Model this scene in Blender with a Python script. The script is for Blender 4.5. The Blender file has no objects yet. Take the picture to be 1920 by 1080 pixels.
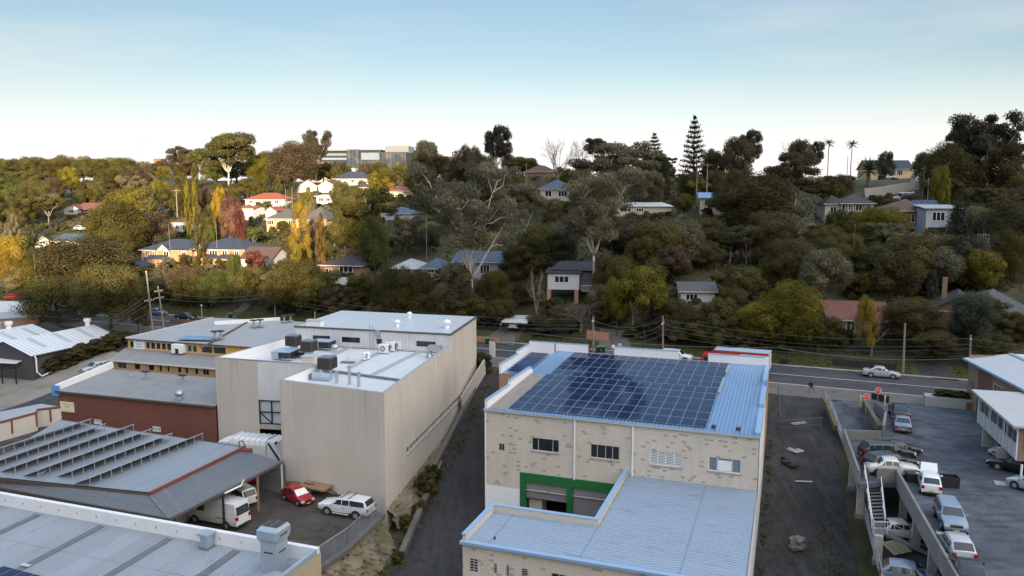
import bpy, math, random
import numpy as np
from mathutils import Vector, Matrix
R=random.Random(7); rad=math.radians
scn=bpy.context.scene; COL=scn.collection
# ---------------------------------------------------------------- camera
F=1470.0; HCAM=25.0; PIT=math.atan((540-357)/F)
cam=bpy.data.cameras.new('camera'); cam.sensor_width=36; cam.lens=36*F/1920; cam.clip_end=6000; cam.clip_start=.5
co=bpy.data.objects.new('camera',cam); COL.objects.link(co)
co.location=(0,0,HCAM); co.rotation_euler=(math.pi/2-PIT,0,0); scn.camera=co
# ---------------------------------------------------------------- sky and sun
SUN_EL=10.0; SUN_AZ=(0.143,-0.99)          # the sun stands low behind the viewer
w=bpy.data.worlds.new('World'); scn.world=w; w.use_nodes=True
nt=w.node_tree; bg=nt.nodes['Background']
sky=nt.nodes.new('ShaderNodeTexSky'); sky.sky_type='NISHITA'; sky.sun_disc=False
sky.sun_elevation=rad(SUN_EL); sky.sun_rotation=math.atan2(SUN_AZ[0],SUN_AZ[1])
sky.altitude=100; sky.air_density=1.0; sky.dust_density=.25; sky.ozone_density=2.2
tc=nt.nodes.new('ShaderNodeTexCoord'); mp=nt.nodes.new('ShaderNodeMapping'); mp.inputs['Scale'].default_value=(1.2,1.2,7)
no=nt.nodes.new('ShaderNodeTexNoise'); no.inputs['Scale'].default_value=2.2; no.inputs['Detail'].default_value=7; no.inputs['Roughness'].default_value=.55
rp=nt.nodes.new('ShaderNodeValToRGB'); rp.color_ramp.elements[0].position=.46; rp.color_ramp.elements[1].position=.74
rp.color_ramp.elements[0].color=(.05,.05,.05,1); rp.color_ramp.elements[1].color=(.42,.42,.42,1)
mx=nt.nodes.new('ShaderNodeMixRGB'); mx.inputs[2].default_value=(4.9,4.95,4.85,1)
L=nt.links.new
L(tc.outputs['Generated'],mp.inputs[0]); L(mp.outputs[0],no.inputs[0]); L(no.outputs[0],rp.inputs[0])
L(rp.outputs[0],mx.inputs[0])
tn=nt.nodes.new('ShaderNodeMixRGB'); tn.blend_type='MULTIPLY'; tn.inputs[0].default_value=1; tn.inputs[2].default_value=(1.0,.895,.82,1); L(sky.outputs[0],tn.inputs[1]); L(tn.outputs[0],mx.inputs[1])
# added fill in the sky: cool boost overhead, warm boost behind the viewer
def wn(t,**k):
    o=nt.nodes.new('ShaderNode'+t)
    for a,b in k.items(): setattr(o,a,b)
    return o
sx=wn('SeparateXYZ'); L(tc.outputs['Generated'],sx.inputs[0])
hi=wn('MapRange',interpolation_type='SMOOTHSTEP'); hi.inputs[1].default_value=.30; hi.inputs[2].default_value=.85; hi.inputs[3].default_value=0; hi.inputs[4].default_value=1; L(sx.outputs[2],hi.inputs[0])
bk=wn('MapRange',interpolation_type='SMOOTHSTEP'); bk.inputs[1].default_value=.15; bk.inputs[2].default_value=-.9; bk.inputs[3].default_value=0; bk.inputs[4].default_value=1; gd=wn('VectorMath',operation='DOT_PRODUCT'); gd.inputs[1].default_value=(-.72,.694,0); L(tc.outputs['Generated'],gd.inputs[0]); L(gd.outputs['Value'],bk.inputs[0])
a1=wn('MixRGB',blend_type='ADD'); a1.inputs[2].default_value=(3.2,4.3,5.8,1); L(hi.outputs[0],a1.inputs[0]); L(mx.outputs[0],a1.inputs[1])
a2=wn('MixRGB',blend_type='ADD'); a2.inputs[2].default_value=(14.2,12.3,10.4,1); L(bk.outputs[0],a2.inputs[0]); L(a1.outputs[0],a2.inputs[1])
# pale haze along the horizon, whiter to the left
hz=wn('MapRange',interpolation_type='SMOOTHSTEP'); hz.inputs[1].default_value=.17; hz.inputs[2].default_value=-.01; hz.inputs[3].default_value=0; hz.inputs[4].default_value=.85; L(sx.outputs[2],hz.inputs[0])
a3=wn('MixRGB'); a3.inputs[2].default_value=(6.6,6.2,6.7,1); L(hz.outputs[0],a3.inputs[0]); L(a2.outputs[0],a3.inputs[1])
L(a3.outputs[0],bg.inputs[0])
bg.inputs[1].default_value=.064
sl=bpy.data.lights.new('sun','SUN'); sl.energy=5.0; sl.angle=rad(.5); sl.color=(1,.74,.46)
so=bpy.data.objects.new('sun',sl); COL.objects.link(so)
sd=Vector((-SUN_AZ[0],-SUN_AZ[1],-math.tan(rad(SUN_EL)))).normalized()
so.rotation_euler=sd.to_track_quat('-Z','Y').to_euler(); so.location=(60,-120,120)
scn.view_settings.view_transform='Standard'; scn.view_settings.look='None'; scn.view_settings.gamma=1
scn.view_settings.exposure=1.45
scn.cycles.use_denoising=True; scn.cycles.max_bounces=5; scn.cycles.transparent_max_bounces=4
# ---------------------------------------------------------------- pixel <-> world helpers (photo pixels, 1920 wide)
cp,sp=math.cos(PIT),math.sin(PIT)
def ray(px,py):
    a=(px-960)/F; b=(540-py)/F
    return Vector((a,cp+b*sp,-sp+b*cp))
def P(px,py,z=0.):
    d=ray(px,py); t=(z-HCAM)/d.z; return Vector((d.x*t,d.y*t,z))
def PY(px,py,Y):
    d=ray(px,py); t=Y/d.y; return Vector((d.x*t,Y,HCAM+d.z*t))
def prj(p):
    x,y,z=p[0],p[1],p[2]-HCAM; zc=y*cp-z*sp; yc=y*sp+z*cp
    return (960+F*x/zc, 540-F*yc/zc, zc)
# ---------------------------------------------------------------- terrain
NX,NY,NC=.391,.92,111.1
TS=[-2000,-50,-35,-25,-13,-6.2,6.2,12,20,40,65,92,110,141,170,300,900,3000]
TZ=[-8,-8,-6.3,-4.2,-1.5,0,0,1.2,4.5,9,13.2,18,20,27,29,30,27,20]
def sm(t): t=np.clip(t,0,1); return t*t*(3-2*t)
def tz(x,y):
    x=np.asarray(x,float); y=np.asarray(y,float)
    s=NX*x+NY*y-NC
    z=np.interp(s,TS,TZ)
    k=sm((s-14)/40)
    z=z+k*(1.2*np.sin(x*.031+1)+.8*np.sin(x*.07+y*.05))
    rr=103+70*sm((x-38)/42)  # unseen ridge behind the camera, raised to shade the foreground and right slope
    z=z+(rr+8)*sm((-y-150)/250)*(1-.6*sm((-y-430)/400))
    return z
def T(x,y): return float(tz(x,y))
def G(px,py):
    "where the view through a photo pixel meets the ground"
    d=ray(px,py); t=40.
    while t<1500:
        x,y,z=d.x*t,d.y*t,HCAM+d.z*t
        if z<T(x,y): break
        t+=.5
    return Vector((d.x*t,d.y*t,T(d.x*t,d.y*t)))
# ---------------------------------------------------------------- materials
MATS={}
class N:
    def __init__(s,name):
        s.m=bpy.data.materials.new(name); s.m.use_nodes=True; s.t=s.m.node_tree; s.b=s.t.nodes['Principled BSDF']
    def n(s,typ,**kw):
        o=s.t.nodes.new('ShaderNode'+typ)
        for k,v in kw.items():
            if k[0]=='i' and k[1:].isdigit(): o.inputs[int(k[1:])].default_value=v
            elif k in o.inputs: o.inputs[k].default_value=v
            else: setattr(o,k,v)
        return o
    def l(s,a,b): s.t.links.new(a,b)
    def uv(s): return s.n('TexCoord').outputs['UV']
    def obj(s): return s.n('TexCoord').outputs['Object']
    def noise(s,vec,scale,detail=4,rough=.55):
        o=s.n('TexNoise',Scale=scale,Detail=detail,Roughness=rough); s.l(vec,o.inputs[0]); return o.outputs[0]
    def ramp(s,fac,p0,p1,c0=(0,0,0),c1=(1,1,1),mode='LINEAR'):
        o=s.n('ValToRGB'); e=o.color_ramp.elements; o.color_ramp.interpolation=mode
        e[0].position=p0; e[1].position=p1; e[0].color=(*c0,1); e[1].color=(*c1,1); s.l(fac,o.inputs[0]); return o.outputs[0]
    def mix(s,fac,a,b,mode='MIX'):
        o=s.n('MixRGB'); o.blend_type=mode
        for i,x in enumerate((fac,a,b)):
            if hasattr(x,'is_linked') or hasattr(x,'links'): s.l(x,o.inputs[i])
            else: o.inputs[i].default_value=x if (i==0) else (*x,1)
        return o.outputs[0]
    def map(s,vec,sc): 
        o=s.n('Mapping'); o.inputs['Scale'].default_value=sc; s.l(vec,o.inputs[0]); return o.outputs[0]
    def bump(s,h,strength=.4,dist=.05):
        o=s.n('Bump',Strength=strength,Distance=dist); s.l(h,o.inputs['Height']); s.l(o.outputs[0],s.b.inputs['Normal'])
    def col(s,c):
        if isinstance(c,tuple): s.b.inputs['Base Color'].default_value=(*c,1)
        else: s.l(c,s.b.inputs['Base Color'])
    def done(s,rough=.8,metal=0.,spec=None):
        s.b.inputs['Roughness'].default_value=rough; s.b.inputs['Metallic'].default_value=metal
        if spec is not None: s.b.inputs['Specular IOR Level'].default_value=spec
        return s.m
def plain(name,c,rough=.6,metal=0.,var=.12,sc=3.):
    if name in MATS: return MATS[name]
    k=N(name); f=k.noise(k.obj(),sc,5)
    a=tuple(x*(1-var) for x in c); b=tuple(min(1,x*(1+var)) for x in c)
    k.col(k.mix(f,a,b)); MATS[name]=k.done(rough,metal); return MATS[name]
def glass(name='window_glass',c=(.012,.015,.02),rough=.06):
    if name in MATS: return MATS[name]
    k=N(name); f=k.noise(k.obj(),.9,2); k.col(k.mix(f,c,tuple(x*2.2 for x in c))); MATS[name]=k.done(rough,0,.6); return MATS[name]
def corr(name,c,pitch=.2,rough=.45,dirt=.25,streak=(.3,.25,.2),axis=0,depth=.03,panel=0.,seam=.82,metal=.0,lap=0.):
    "corrugated or ribbed sheet: ribs repeat along UV axis"
    if name in MATS: return MATS[name]
    k=N(name); uv=k.uv()
    sx=k.n('SeparateXYZ'); k.l(uv,sx.inputs[0]); a=sx.outputs[axis]; b=sx.outputs[1-axis]
    m=k.n('Math',operation='MULTIPLY',i1=2*math.pi/pitch); k.l(a,m.inputs[0])
    s=k.n('Math',operation='SINE'); k.l(m.outputs[0],s.inputs[0])
    v=k.map(uv,(.35 if axis else 2.2,2.2 if axis else .35,1)); f=k.noise(v,.7,6,.6)
    f2=k.noise(uv,.18,3)
    base=k.mix(k.ramp(f,.35,.75),c,tuple(x*(1-dirt) for x in c))
    base=k.mix(k.ramp(f2,.45,.75,(0,0,0),(.3,.3,.3)),base,streak)
    rib=k.ramp(s.outputs[0],-1,1); 
    base=k.mix(.26,base,rib,'MULTIPLY')  # rib troughs darkened in the colour itself, as shade in the grooves
    if panel:
        d=k.n('Math',operation='DIVIDE',i1=panel); k.l(a,d.inputs[0]); fl=k.n('Math',operation='FLOOR'); k.l(d.outputs[0],fl.inputs[0])
        wn=k.n('TexWhiteNoise',noise_dimensions='1D'); k.l(fl.outputs[0],wn.inputs['W'])
        base=k.mix(k.ramp(wn.outputs[0],0,1,(0,0,0),(1,1,1)),base,tuple(x*seam for x in c))
    if lap:
        d=k.n('Math',operation='DIVIDE',i1=lap); k.l(b,d.inputs[0]); fr=k.n('Math',operation='FRACT'); k.l(d.outputs[0],fr.inputs[0])
        base=k.mix(k.ramp(fr.outputs[0],.015,.02,(.55,.55,.55),(0,0,0)),base,tuple(x*.4 for x in c))
        f3=k.noise(k.map(uv,(.25 if axis else 1.2,1.2 if axis else .25,1)),1.1,7,.7); base=k.mix(k.ramp(f3,.56,.70,(0,0,0),(.7,.7,.7)),base,(.17,.13,.10))
    k.col(base); k.bump(s.outputs[0],.6,depth); MATS[name]=k.done(rough,metal); return MATS[name]
def brick(name,c1,c2,mortar,bw=.24,bh=.086,ms=.012,stain=.25,rough=.85,sparse=None,bump=.3):
    if name in MATS: return MATS[name]
    k=N(name); uv=k.uv(); b=k.n('TexBrick',Scale=1.,offset=.5)
    b.inputs['Brick Width'].default_value=bw; b.inputs['Row Height'].default_value=bh; b.inputs['Mortar Size'].default_value=ms; b.inputs['Bias'].default_value=0
    k.l(uv,b.inputs[0])
    if sparse:
        b.inputs['Color1'].default_value=(0,0,0,1); b.inputs['Color2'].default_value=(1,1,1,1); b.inputs['Mortar'].default_value=(.3,.3,.3,1)
        gn=k.noise(uv,.55,3); gm=k.n('Math',operation='MULTIPLY_ADD',i1=.16,i2=-.08); k.l(gn,gm.inputs[0]); ga=k.n('Math',operation='ADD'); k.l(b.outputs[0],ga.inputs[0]); k.l(gm.outputs[0],ga.inputs[1]); base=k.mix(k.ramp(ga.outputs[0],sparse-.01,sparse),c1,c2)
        base=k.mix(k.ramp(b.outputs[0],.0,.8,(.0,.0,.0),(.35,.35,.35)),base,tuple(x*.8 for x in c1))
        base=k.mix(b.outputs['Fac'],base,mortar)
    else:
        b.inputs['Color1'].default_value=(*c1,1); b.inputs['Color2'].default_value=(*c2,1); b.inputs['Mortar'].default_value=(*mortar,1)
        base=b.outputs[0]
    f=k.noise(k.map(uv,(1,.35,1)),.6,6,.6)
    base=k.mix(k.ramp(f,.4,.8,(0,0,0),(stain,stain,stain)),base,tuple(x*.45 for x in c1))
    k.col(base); k.bump(b.outputs['Fac'],-bump,.01); MATS[name]=k.done(rough); return MATS[name]
def panelconc(name,c,pitch=1.45):
    "precast concrete with vertical joints, rain streaks and grime from the top edge"
    k=N(name); uv=k.uv(); sx=k.n('SeparateXYZ'); k.l(uv,sx.inputs[0])
    d=k.n('Math',operation='DIVIDE',i1=pitch); k.l(sx.outputs[0],d.inputs[0])
    fr=k.n('Math',operation='FRACT'); k.l(d.outputs[0],fr.inputs[0])
    j=k.ramp(fr.outputs[0],.012,.03,(1,1,1),(0,0,0))
    fl=k.n('Math',operation='FLOOR'); k.l(d.outputs[0],fl.inputs[0]); wn=k.n('TexWhiteNoise',noise_dimensions='1D'); k.l(fl.outputs[0],wn.inputs['W'])
    st=k.noise(k.map(uv,(1.6,.06,1)),1.3,6,.65); big=k.noise(uv,.25,4); fine=k.noise(uv,9,6,.7)
    top=k.n('MapRange',i1=-1.5,i2=6.); k.l(sx.outputs[1],top.inputs[0])
    stm=k.n('Math',operation='MULTIPLY'); k.l(k.ramp(st,.5,.72),stm.inputs[0]); k.l(top.outputs[0],stm.inputs[1])
    base=k.mix(k.ramp(wn.outputs[0],0,1,(0,0,0),(.5,.5,.5)),c,tuple(x*.86 for x in c))
    base=k.mix(k.ramp(big,.35,.7,(0,0,0),(.6,.6,.6)),base,tuple(a*b for a,b in zip(c,(.86,.80,.73))))
    base=k.mix(k.mix(1.,stm.outputs[0],(.62,.62,.62),'MULTIPLY'),base,tuple(x*.42 for x in c))
    base=k.mix(k.ramp(fine,.3,.75,(0,0,0),(.22,.22,.22)),base,tuple(x*.6 for x in c))
    base=k.mix(k.mix(1.,j,(.35,.35,.35),'MULTIPLY'),base,tuple(x*.4 for x in c))
    k.col(base); k.bump(fine,.15,.02); return k.done(.88)
def ground(name,cols,scales,rough=.92,bump=.3,stretch=(1,1,1),crack=0.,streak=0.):
    "blotchy ground: successive noise layers of colour"
    k=N(name); o=k.map(k.obj(),stretch); base=None
    for i,(c,s_) in enumerate(zip(cols,scales)):
        if base is None: base=k.mix(0.,c,c); continue
        f=k.noise(o,s_,6,.65); base=k.mix(k.ramp(f,.42,.66,(0,0,0),(.85,.85,.85)),base,c)
    fine=k.noise(o,6,6,.75); base=k.mix(k.ramp(fine,.3,.8,(0,0,0),(.35,.35,.35)),base,tuple(x*.5 for x in cols[0]))
    if crack:
        v=k.n('TexVoronoi',feature='DISTANCE_TO_EDGE',Scale=crack); ad=k.n('VectorMath',operation='ADD'); nz=k.n('TexNoise',Scale=.9,Detail=5.); k.l(k.obj(),nz.inputs[0]); sc_=k.n('VectorMath',operation='SCALE'); sc_.inputs['Scale'].default_value=2.2; k.l(nz.outputs['Color'],sc_.inputs[0]); k.l(k.obj(),ad.inputs[0]); k.l(sc_.outputs[0],ad.inputs[1]); k.l(ad.outputs[0],v.inputs['Vector'])
        base=k.mix(k.ramp(v.outputs['Distance'],.003,.014,(.42,.42,.42),(0,0,0)),base,tuple(x*.3 for x in cols[0]))
    if streak:
        f=k.noise(k.map(k.obj(),(.25,2.6,1)) if streak>0 else k.map(k.obj(),(2.6,.25,1)),.6,6,.65); base=k.mix(k.ramp(f,.5,.68,(0,0,0),(.6,.6,.6)),base,tuple(min(1,x*(1.75 if abs(streak)>1 else .45)) for x in cols[0]))
        f=k.noise(k.obj(),.5,7,.75); base=k.mix(k.ramp(f,.56,.62,(0,0,0),(.55,.55,.55)),base,tuple(x*.35 for x in cols[0]))
    k.col(base); k.bump(fine,bump,.05); return k.done(rough,0,.3)
def paint(name,c,rough=.28,coat=.6):
    if name in MATS: return MATS[name]
    k=N(name); f=k.noise(k.obj(),1.4,4); k.col(k.mix(f,tuple(x*.9 for x in c),c))
    k.b.inputs['Coat Weight'].default_value=coat; k.b.inputs['Coat Roughness'].default_value=.08
    MATS[name]=k.done(rough,.15); return MATS[name]
def leafm(name,c,var=.62,trans=.3):
    if name in MATS: return MATS[name]
    k=N(name); at=k.n('Attribute',attribute_name='rnd'); oi=k.n('ObjectInfo')
    base=k.mix(at.outputs['Fac'],tuple(x*(1-var) for x in c),tuple(x*(1+var*.7) for x in c))
    base=k.mix(k.ramp(oi.outputs['Random'],0,1,(0,0,0),(.5,.5,.5)),base,(c[0]*.75,c[1]*.9,c[2]*1.0))
    k.col(base); k.done(.75,0,.15)
    tr=k.n('BsdfTranslucent'); k.l(base,tr.inputs[0]); ms=k.n('MixShader'); ms.inputs[0].default_value=trans
    out=k.t.nodes['Material Output']; k.l(k.b.outputs[0],ms.inputs[1]); k.l(tr.outputs[0],ms.inputs[2]); k.l(ms.outputs[0],out.inputs[0])
    MATS[name]=k.m; return k.m
# ---------------------------------------------------------------- mesh builder
class MB:
    def __init__(s): s.v=[]; s.f=[]; s.m=[]
    def poly(s,pts,m=0):
        b=len(s.v); s.v+=[tuple(p) for p in pts]; s.f.append(tuple(range(b,b+len(pts)))); s.m.append(m); return s
    def box(s,x0,x1,y0,y1,z0,z1,m=0,M=None):
        c=[Vector((x,y,z)) for z in (z0,z1) for y in (y0,y1) for x in (x0,x1)]
        if M is not None: c=[M@p for p in c]
        b=len(s.v); s.v+=[tuple(p) for p in c]
        for q in ((0,2,3,1),(4,5,7,6),(0,1,5,4),(1,3,7,5),(3,2,6,7),(2,0,4,6)): s.f.append(tuple(b+i for i in q)); s.m.append(m)
        return s
    def hexa(s,c,m=0):
        "8 corners: bottom 4 (ccw) then top 4"
        b=len(s.v); s.v+=[tuple(p) for p in c]
        for q in ((3,2,1,0),(4,5,6,7),(0,1,5,4),(1,2,6,5),(2,3,7,6),(3,0,4,7)): s.f.append(tuple(b+i for i in q)); s.m.append(m)
        return s
    def prism(s,pts,z0,z1,m=0,mt=None,top=True,bot=True,side=True):
        n=len(pts); b=len(s.v); Z=lambda z,i: z[i] if hasattr(z,'__len__') else z
        s.v+=[(p[0],p[1],Z(z0,i)) for i,p in enumerate(pts)]+[(p[0],p[1],Z(z1,i)) for i,p in enumerate(pts)]
        if side:
            for i in range(n): j=(i+1)%n; s.f.append((b+i,b+j,b+n+j,b+n+i)); s.m.append(m)
        if top: s.f.append(tuple(range(b+n,b+2*n))); s.m.append(m if mt is None else mt)
        if bot: s.f.append(tuple(range(b+n-1,b-1,-1))); s.m.append(m)
        return s
    def bar(s,p,q,wx,wz,m=0,up=(0,0,1)):
        p=Vector(p);q=Vector(q); d=(q-p).normalized(); u=Vector(up); x=d.cross(u)
        if x.length<1e-4: x=d.cross(Vector((1,0,0)))
        x.normalize(); y=x.cross(d)
        a=[x*(-wx/2)+y*(-wz/2),x*(wx/2)+y*(-wz/2),x*(wx/2)+y*(wz/2),x*(-wx/2)+y*(wz/2)]
        return s.hexa([p+k for k in a]+[q+k for k in a],m)
    def tube(s,pts,rs,n=6,m=0,cap=True):
        pts=[Vector(p) for p in pts]; 
        if not hasattr(rs,'__len__'): rs=[rs]*len(pts)
        b=len(s.v); k=len(pts)
        for i,p in enumerate(pts):
            d=(pts[min(i+1,k-1)]-pts[max(i-1,0)]); d=d.normalized() if d.length>1e-6 else Vector((0,0,1))
            x=d.cross(Vector((.13,.2,.97))); 
            if x.length<.05: x=d.cross(Vector((1,0,0)))
            x.normalize(); y=d.cross(x)
            for j in range(n):
                a=2*math.pi*j/n; s.v.append(tuple(p+(x*math.cos(a)+y*math.sin(a))*rs[i]))
        for i in range(k-1):
            for j in range(n):
                j2=(j+1)%n; s.f.append((b+i*n+j,b+i*n+j2,b+(i+1)*n+j2,b+(i+1)*n+j)); s.m.append(m)
        if cap: s.f.append(tuple(b+j for j in reversed(range(n)))); s.m.append(m); s.f.append(tuple(b+(k-1)*n+j for j in range(n))); s.m.append(m)
        return s
    def lathe(s,c,prof,n=16,m=0):
        pts=[Vector((c[0],c[1],c[2]+z)) for r,z in prof]
        b=len(s.v); k=len(prof)
        for (r,z),p in zip(prof,pts):
            for j in range(n): a=2*math.pi*j/n; s.v.append((p.x+r*math.cos(a),p.y+r*math.sin(a),p.z))
        for i in range(k-1):
            for j in range(n): j2=(j+1)%n; s.f.append((b+i*n+j,b+i*n+j2,b+(i+1)*n+j2,b+(i+1)*n+j)); s.m.append(m)
        s.f.append(tuple(b+j for j in reversed(range(n)))); s.m.append(m); s.f.append(tuple(b+(k-1)*n+j for j in range(n))); s.m.append(m)
        return s
    def wall(s,p,q,z0,z1,holes=(),dep=.18,m=0,mr=None,thick=0):
        "vertical wall from p to q (seen from the right-hand side of p->q), with real openings; holes are (a0,a1,h0,h1) along/height"
        p=Vector((p[0],p[1],0));q=Vector((q[0],q[1],0)); W=(q-p).length; d=(q-p)/W; nrm=Vector((d.y,-d.x,0))
        xs=sorted({0,W,*[h[0] for h in holes],*[h[1] for h in holes]}); zs=sorted({z0,z1,*[h[2] for h in holes],*[h[3] for h in holes]})
        A=lambda a,z,o=0: p+d*a-nrm*o+Vector((0,0,z))
        for i in range(len(xs)-1):
            for j in range(len(zs)-1):
                cx,cz=(xs[i]+xs[i+1])/2,(zs[j]+zs[j+1])/2
                if any(h[0]<cx<h[1] and h[2]<cz<h[3] for h in holes): continue
                s.poly([A(xs[i],zs[j]),A(xs[i+1],zs[j]),A(xs[i+1],zs[j+1]),A(xs[i],zs[j+1])],m)
        for a0,a1,h0,h1 in holes:
            r=m if mr is None else mr
            s.poly([A(a0,h0),A(a0,h1),A(a0,h1,dep),A(a0,h0,dep)],r); s.poly([A(a1,h0),A(a1,h0,dep),A(a1,h1,dep),A(a1,h1)],r)
            s.poly([A(a0,h0),A(a0,h0,dep),A(a1,h0,dep),A(a1,h0)],r); s.poly([A(a0,h1),A(a1,h1),A(a1,h1,dep),A(a0,h1,dep)],r)
        return s
    def build(s,name,mats,parent=None,loc=None,rz=None,smooth=False,ax=(1,0)):
        if not isinstance(mats,(list,tuple)): mats=[mats]
        me=bpy.data.meshes.new(name); me.from_pydata(s.v,[],s.f)
        for m in mats: me.materials.append(m)
        me.polygons.foreach_set('material_index',s.m)
        if smooth: me.polygons.foreach_set('use_smooth',[True]*len(s.f))
        uvl=me.uv_layers.new(name='UVMap'); co_=me.vertices
        for p in me.polygons:
            n=p.normal
            if abs(n.z)<.72:
                t=Vector((-n.y,n.x,0)); t=t.normalized() if t.length>1e-6 else Vector((1,0,0))
                for li in p.loop_indices: c=co_[me.loops[li].vertex_index].co; uvl.data[li].uv=(c.dot(t),c.z)
            else:
                for li in p.loop_indices:
                    c=co_[me.loops[li].vertex_index].co; uvl.data[li].uv=(c.x*ax[0]+c.y*ax[1],-c.x*ax[1]+c.y*ax[0])
        me.update(); o=bpy.data.objects.new(name,me); COL.objects.link(o)
        if parent is not None: o.parent=parent
        if loc is not None: o.location=loc
        if rz is not None: o.rotation_euler.z=rz
        return o
def tag(o,label,cat,group=None,kind=None):
    if label: o['label']=label
    if cat: o['category']=cat
    if group: o['group']=group
    if kind: o['kind']=kind
    return o
def thing(name,label,cat,loc=(0,0,0),yaw=0,group=None):
    o=bpy.data.objects.new(name,None); o.empty_display_size=.2; COL.objects.link(o); o.location=loc; o.rotation_euler.z=-rad(yaw)
    return tag(o,label,cat,group)
def struct(name,mb,m,**k):
    o=mb.build(name,m,**k); o['kind']='structure'; return o
KIDS={}
def copytree(o,parent=None):
    c=o.copy(); COL.objects.link(c)
    if parent is not None: c.parent=parent
    for ch in o.children: copytree(ch,c)
    return c
def inset(poly,d):
    "shrink a counter-clockwise polygon by d"
    n=len(poly); out=[]
    for i in range(n):
        p0,p1,p2=Vector(poly[i-1][:2]),Vector(poly[i][:2]),Vector(poly[(i+1)%n][:2])
        e1=(p1-p0).normalized(); e2=(p2-p1).normalized(); n1=Vector((-e1.y,e1.x)); n2=Vector((-e2.y,e2.x))
        b=(n1+n2); b/= max(.2,1+n1.dot(n2)); out.append(tuple(p1+b*d))
    return out
def drape(mb,c,off=.06,nx=20,ny=20,m=0,flat=None):
    "sheet over the terrain between four ground corners (ccw)"
    b=len(mb.v)
    for j in range(ny+1):
        for i in range(nx+1):
            s_,t=i/nx,j/ny
            x=(1-t)*((1-s_)*c[0][0]+s_*c[1][0])+t*((1-s_)*c[3][0]+s_*c[2][0]); y=(1-t)*((1-s_)*c[0][1]+s_*c[1][1])+t*((1-s_)*c[3][1]+s_*c[2][1])
            mb.v.append((x,y,(T(x,y) if flat is None else flat)+off))
    for j in range(ny):
        for i in range(nx): a=b+j*(nx+1)+i; mb.f.append((a,a+1,a+nx+2,a+nx+1)); mb.m.append(m)
    return mb
# ================================================================ materials used by the buildings
m_conc=panelconc('precast_concrete',(.575,.53,.47)); m_concp=plain('concrete_plain',(.36,.34,.31),.9,0,.25,1.5)
m_concd=plain('concrete_dark',(.17,.17,.165),.9,0,.35,.8)
m_white=plain('white_paint',(.74,.75,.76),.55,0,.07); m_whitecorr=corr('white_corrugated',(.72,.74,.76),.2,.5,.08,depth=.02)
m_roofwhite=corr('white_deck_roof',(.74,.77,.80),.25,.35,.1,(.6,.62,.64),axis=0,depth=.02)
m_roofgrey=corr('grey_corrugated_roof',(.30,.31,.325),.22,.5,.28,(.27,.235,.20),axis=0,panel=.76,seam=.76,lap=5.)
m_roofrust=corr('weathered_roof',(.33,.335,.34),.22,.6,.4,(.27,.21,.165),axis=0,panel=.76,seam=.72,lap=5.)
m_roofskytint=corr('sky_tinted_metal_roof',(.17,.31,.52),.35,.2,.1,(.15,.28,.48),axis=0,depth=.03)  # zinc sheet; blue of the reflected sky put into its base colour
m_roofwing=corr('wing_corrugated_roof',(.30,.385,.50),.36,.32,.12,(.34,.40,.48),axis=1,depth=.06,panel=2.2,seam=.9,lap=7.)
m_shedroof=corr('shed_roof',(.28,.32,.37),.25,.45,.15,(.30,.31,.32),axis=0,panel=.76,seam=.86)
m_awning=corr('awning_roof',(.15,.168,.19),.25,.5,.2,(.22,.2,.18),axis=0)
m_skylight=plain('skylight_sheet',(.12,.125,.14),.45,0,.3,2)
m_block=brick('concrete_block',(.62,.56,.485),(.31,.26,.20),(.46,.415,.36),.40,.205,.014,.36,.9,sparse=.925,bump=.15)
m_redbrick=brick('dark_red_brick',(.165,.046,.032),(.215,.068,.046),(.13,.075,.06),stain=.35)
m_orbrick=brick('orange_brick',(.40,.19,.095),(.34,.15,.075),(.36,.27,.2))
m_tanbrick=brick('tan_brick',(.30,.20,.13),(.24,.15,.10),(.27,.22,.18))
m_redbrick2=brick('red_brown_brick',(.20,.085,.06),(.155,.065,.05),(.16,.11,.09))
m_cap=plain('blue_capping',(.27,.40,.58),.3,.1,.1); m_fasc=plain('brown_fascia',(.09,.07,.06),.6); m_redtrim=plain('red_trim',(.17,.045,.035),.6)
m_yel=plain('yellow_paint',(.62,.33,.045),.6,0,.2,2); m_yelb=brick('yellow_brick',(.50,.32,.13),(.44,.27,.10),(.4,.3,.17))
m_grn=plain('green_paint',(.012,.13,.035),.5,0,.12); m_steel=plain('galvanised_steel',(.42,.44,.46),.35,.6,.15); m_dark=plain('opening_shade_black',(.012,.012,.013),.9)  # the last one puts the shade of open bays into its colour
m_blk=plain('black_steel',(.02,.02,.022),.5); m_alu=plain('aluminium',(.55,.57,.58),.4,.4,.05); m_shutter=corr('roller_shutter',(.27,.27,.29),.09,.5,.1,axis=1,depth=.015)
m_glass=glass(); m_glass2=glass('blind_glass',(.16,.165,.17),.2); m_glassb=glass('sky_glass',(.10,.13,.17),.1)
m_cream=plain('cream_render',(.50,.47,.41),.8,0,.1); m_beige=plain('beige_render',(.36,.29,.20),.8,0,.15,2)
m_cool=plain('brown_cooler',(.045,.038,.035),.6,0,.2); m_blueg=plain('duct_metal',(.36,.42,.48),.3,.4,.1)
m_bluepaint=plain('blue_paint',(.10,.30,.62),.5); m_timber=plain('weathered_timber',(.26,.17,.10),.85,0,.3,4); m_pole=plain('pole_timber',(.20,.175,.15),.9,0,.3,3)
m_asph=ground('asphalt',[(.058,.060,.066),(.085,.086,.09),(.045,.045,.05)],[1,.12,.35],.9,.25,crack=.06,streak=1)
m_deck=ground('deck_asphalt',[(.070,.078,.096),(.125,.137,.16),(.038,.041,.050)],[1,.16,.55],.85,.3,crack=.09,streak=2)
m_yard=ground('yard_ground',[(.075,.066,.060),(.12,.115,.115),(.040,.035,.032),(.075,.062,.042)],[1,.22,.45,.2],.92,.5,crack=.12,streak=1)
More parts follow.
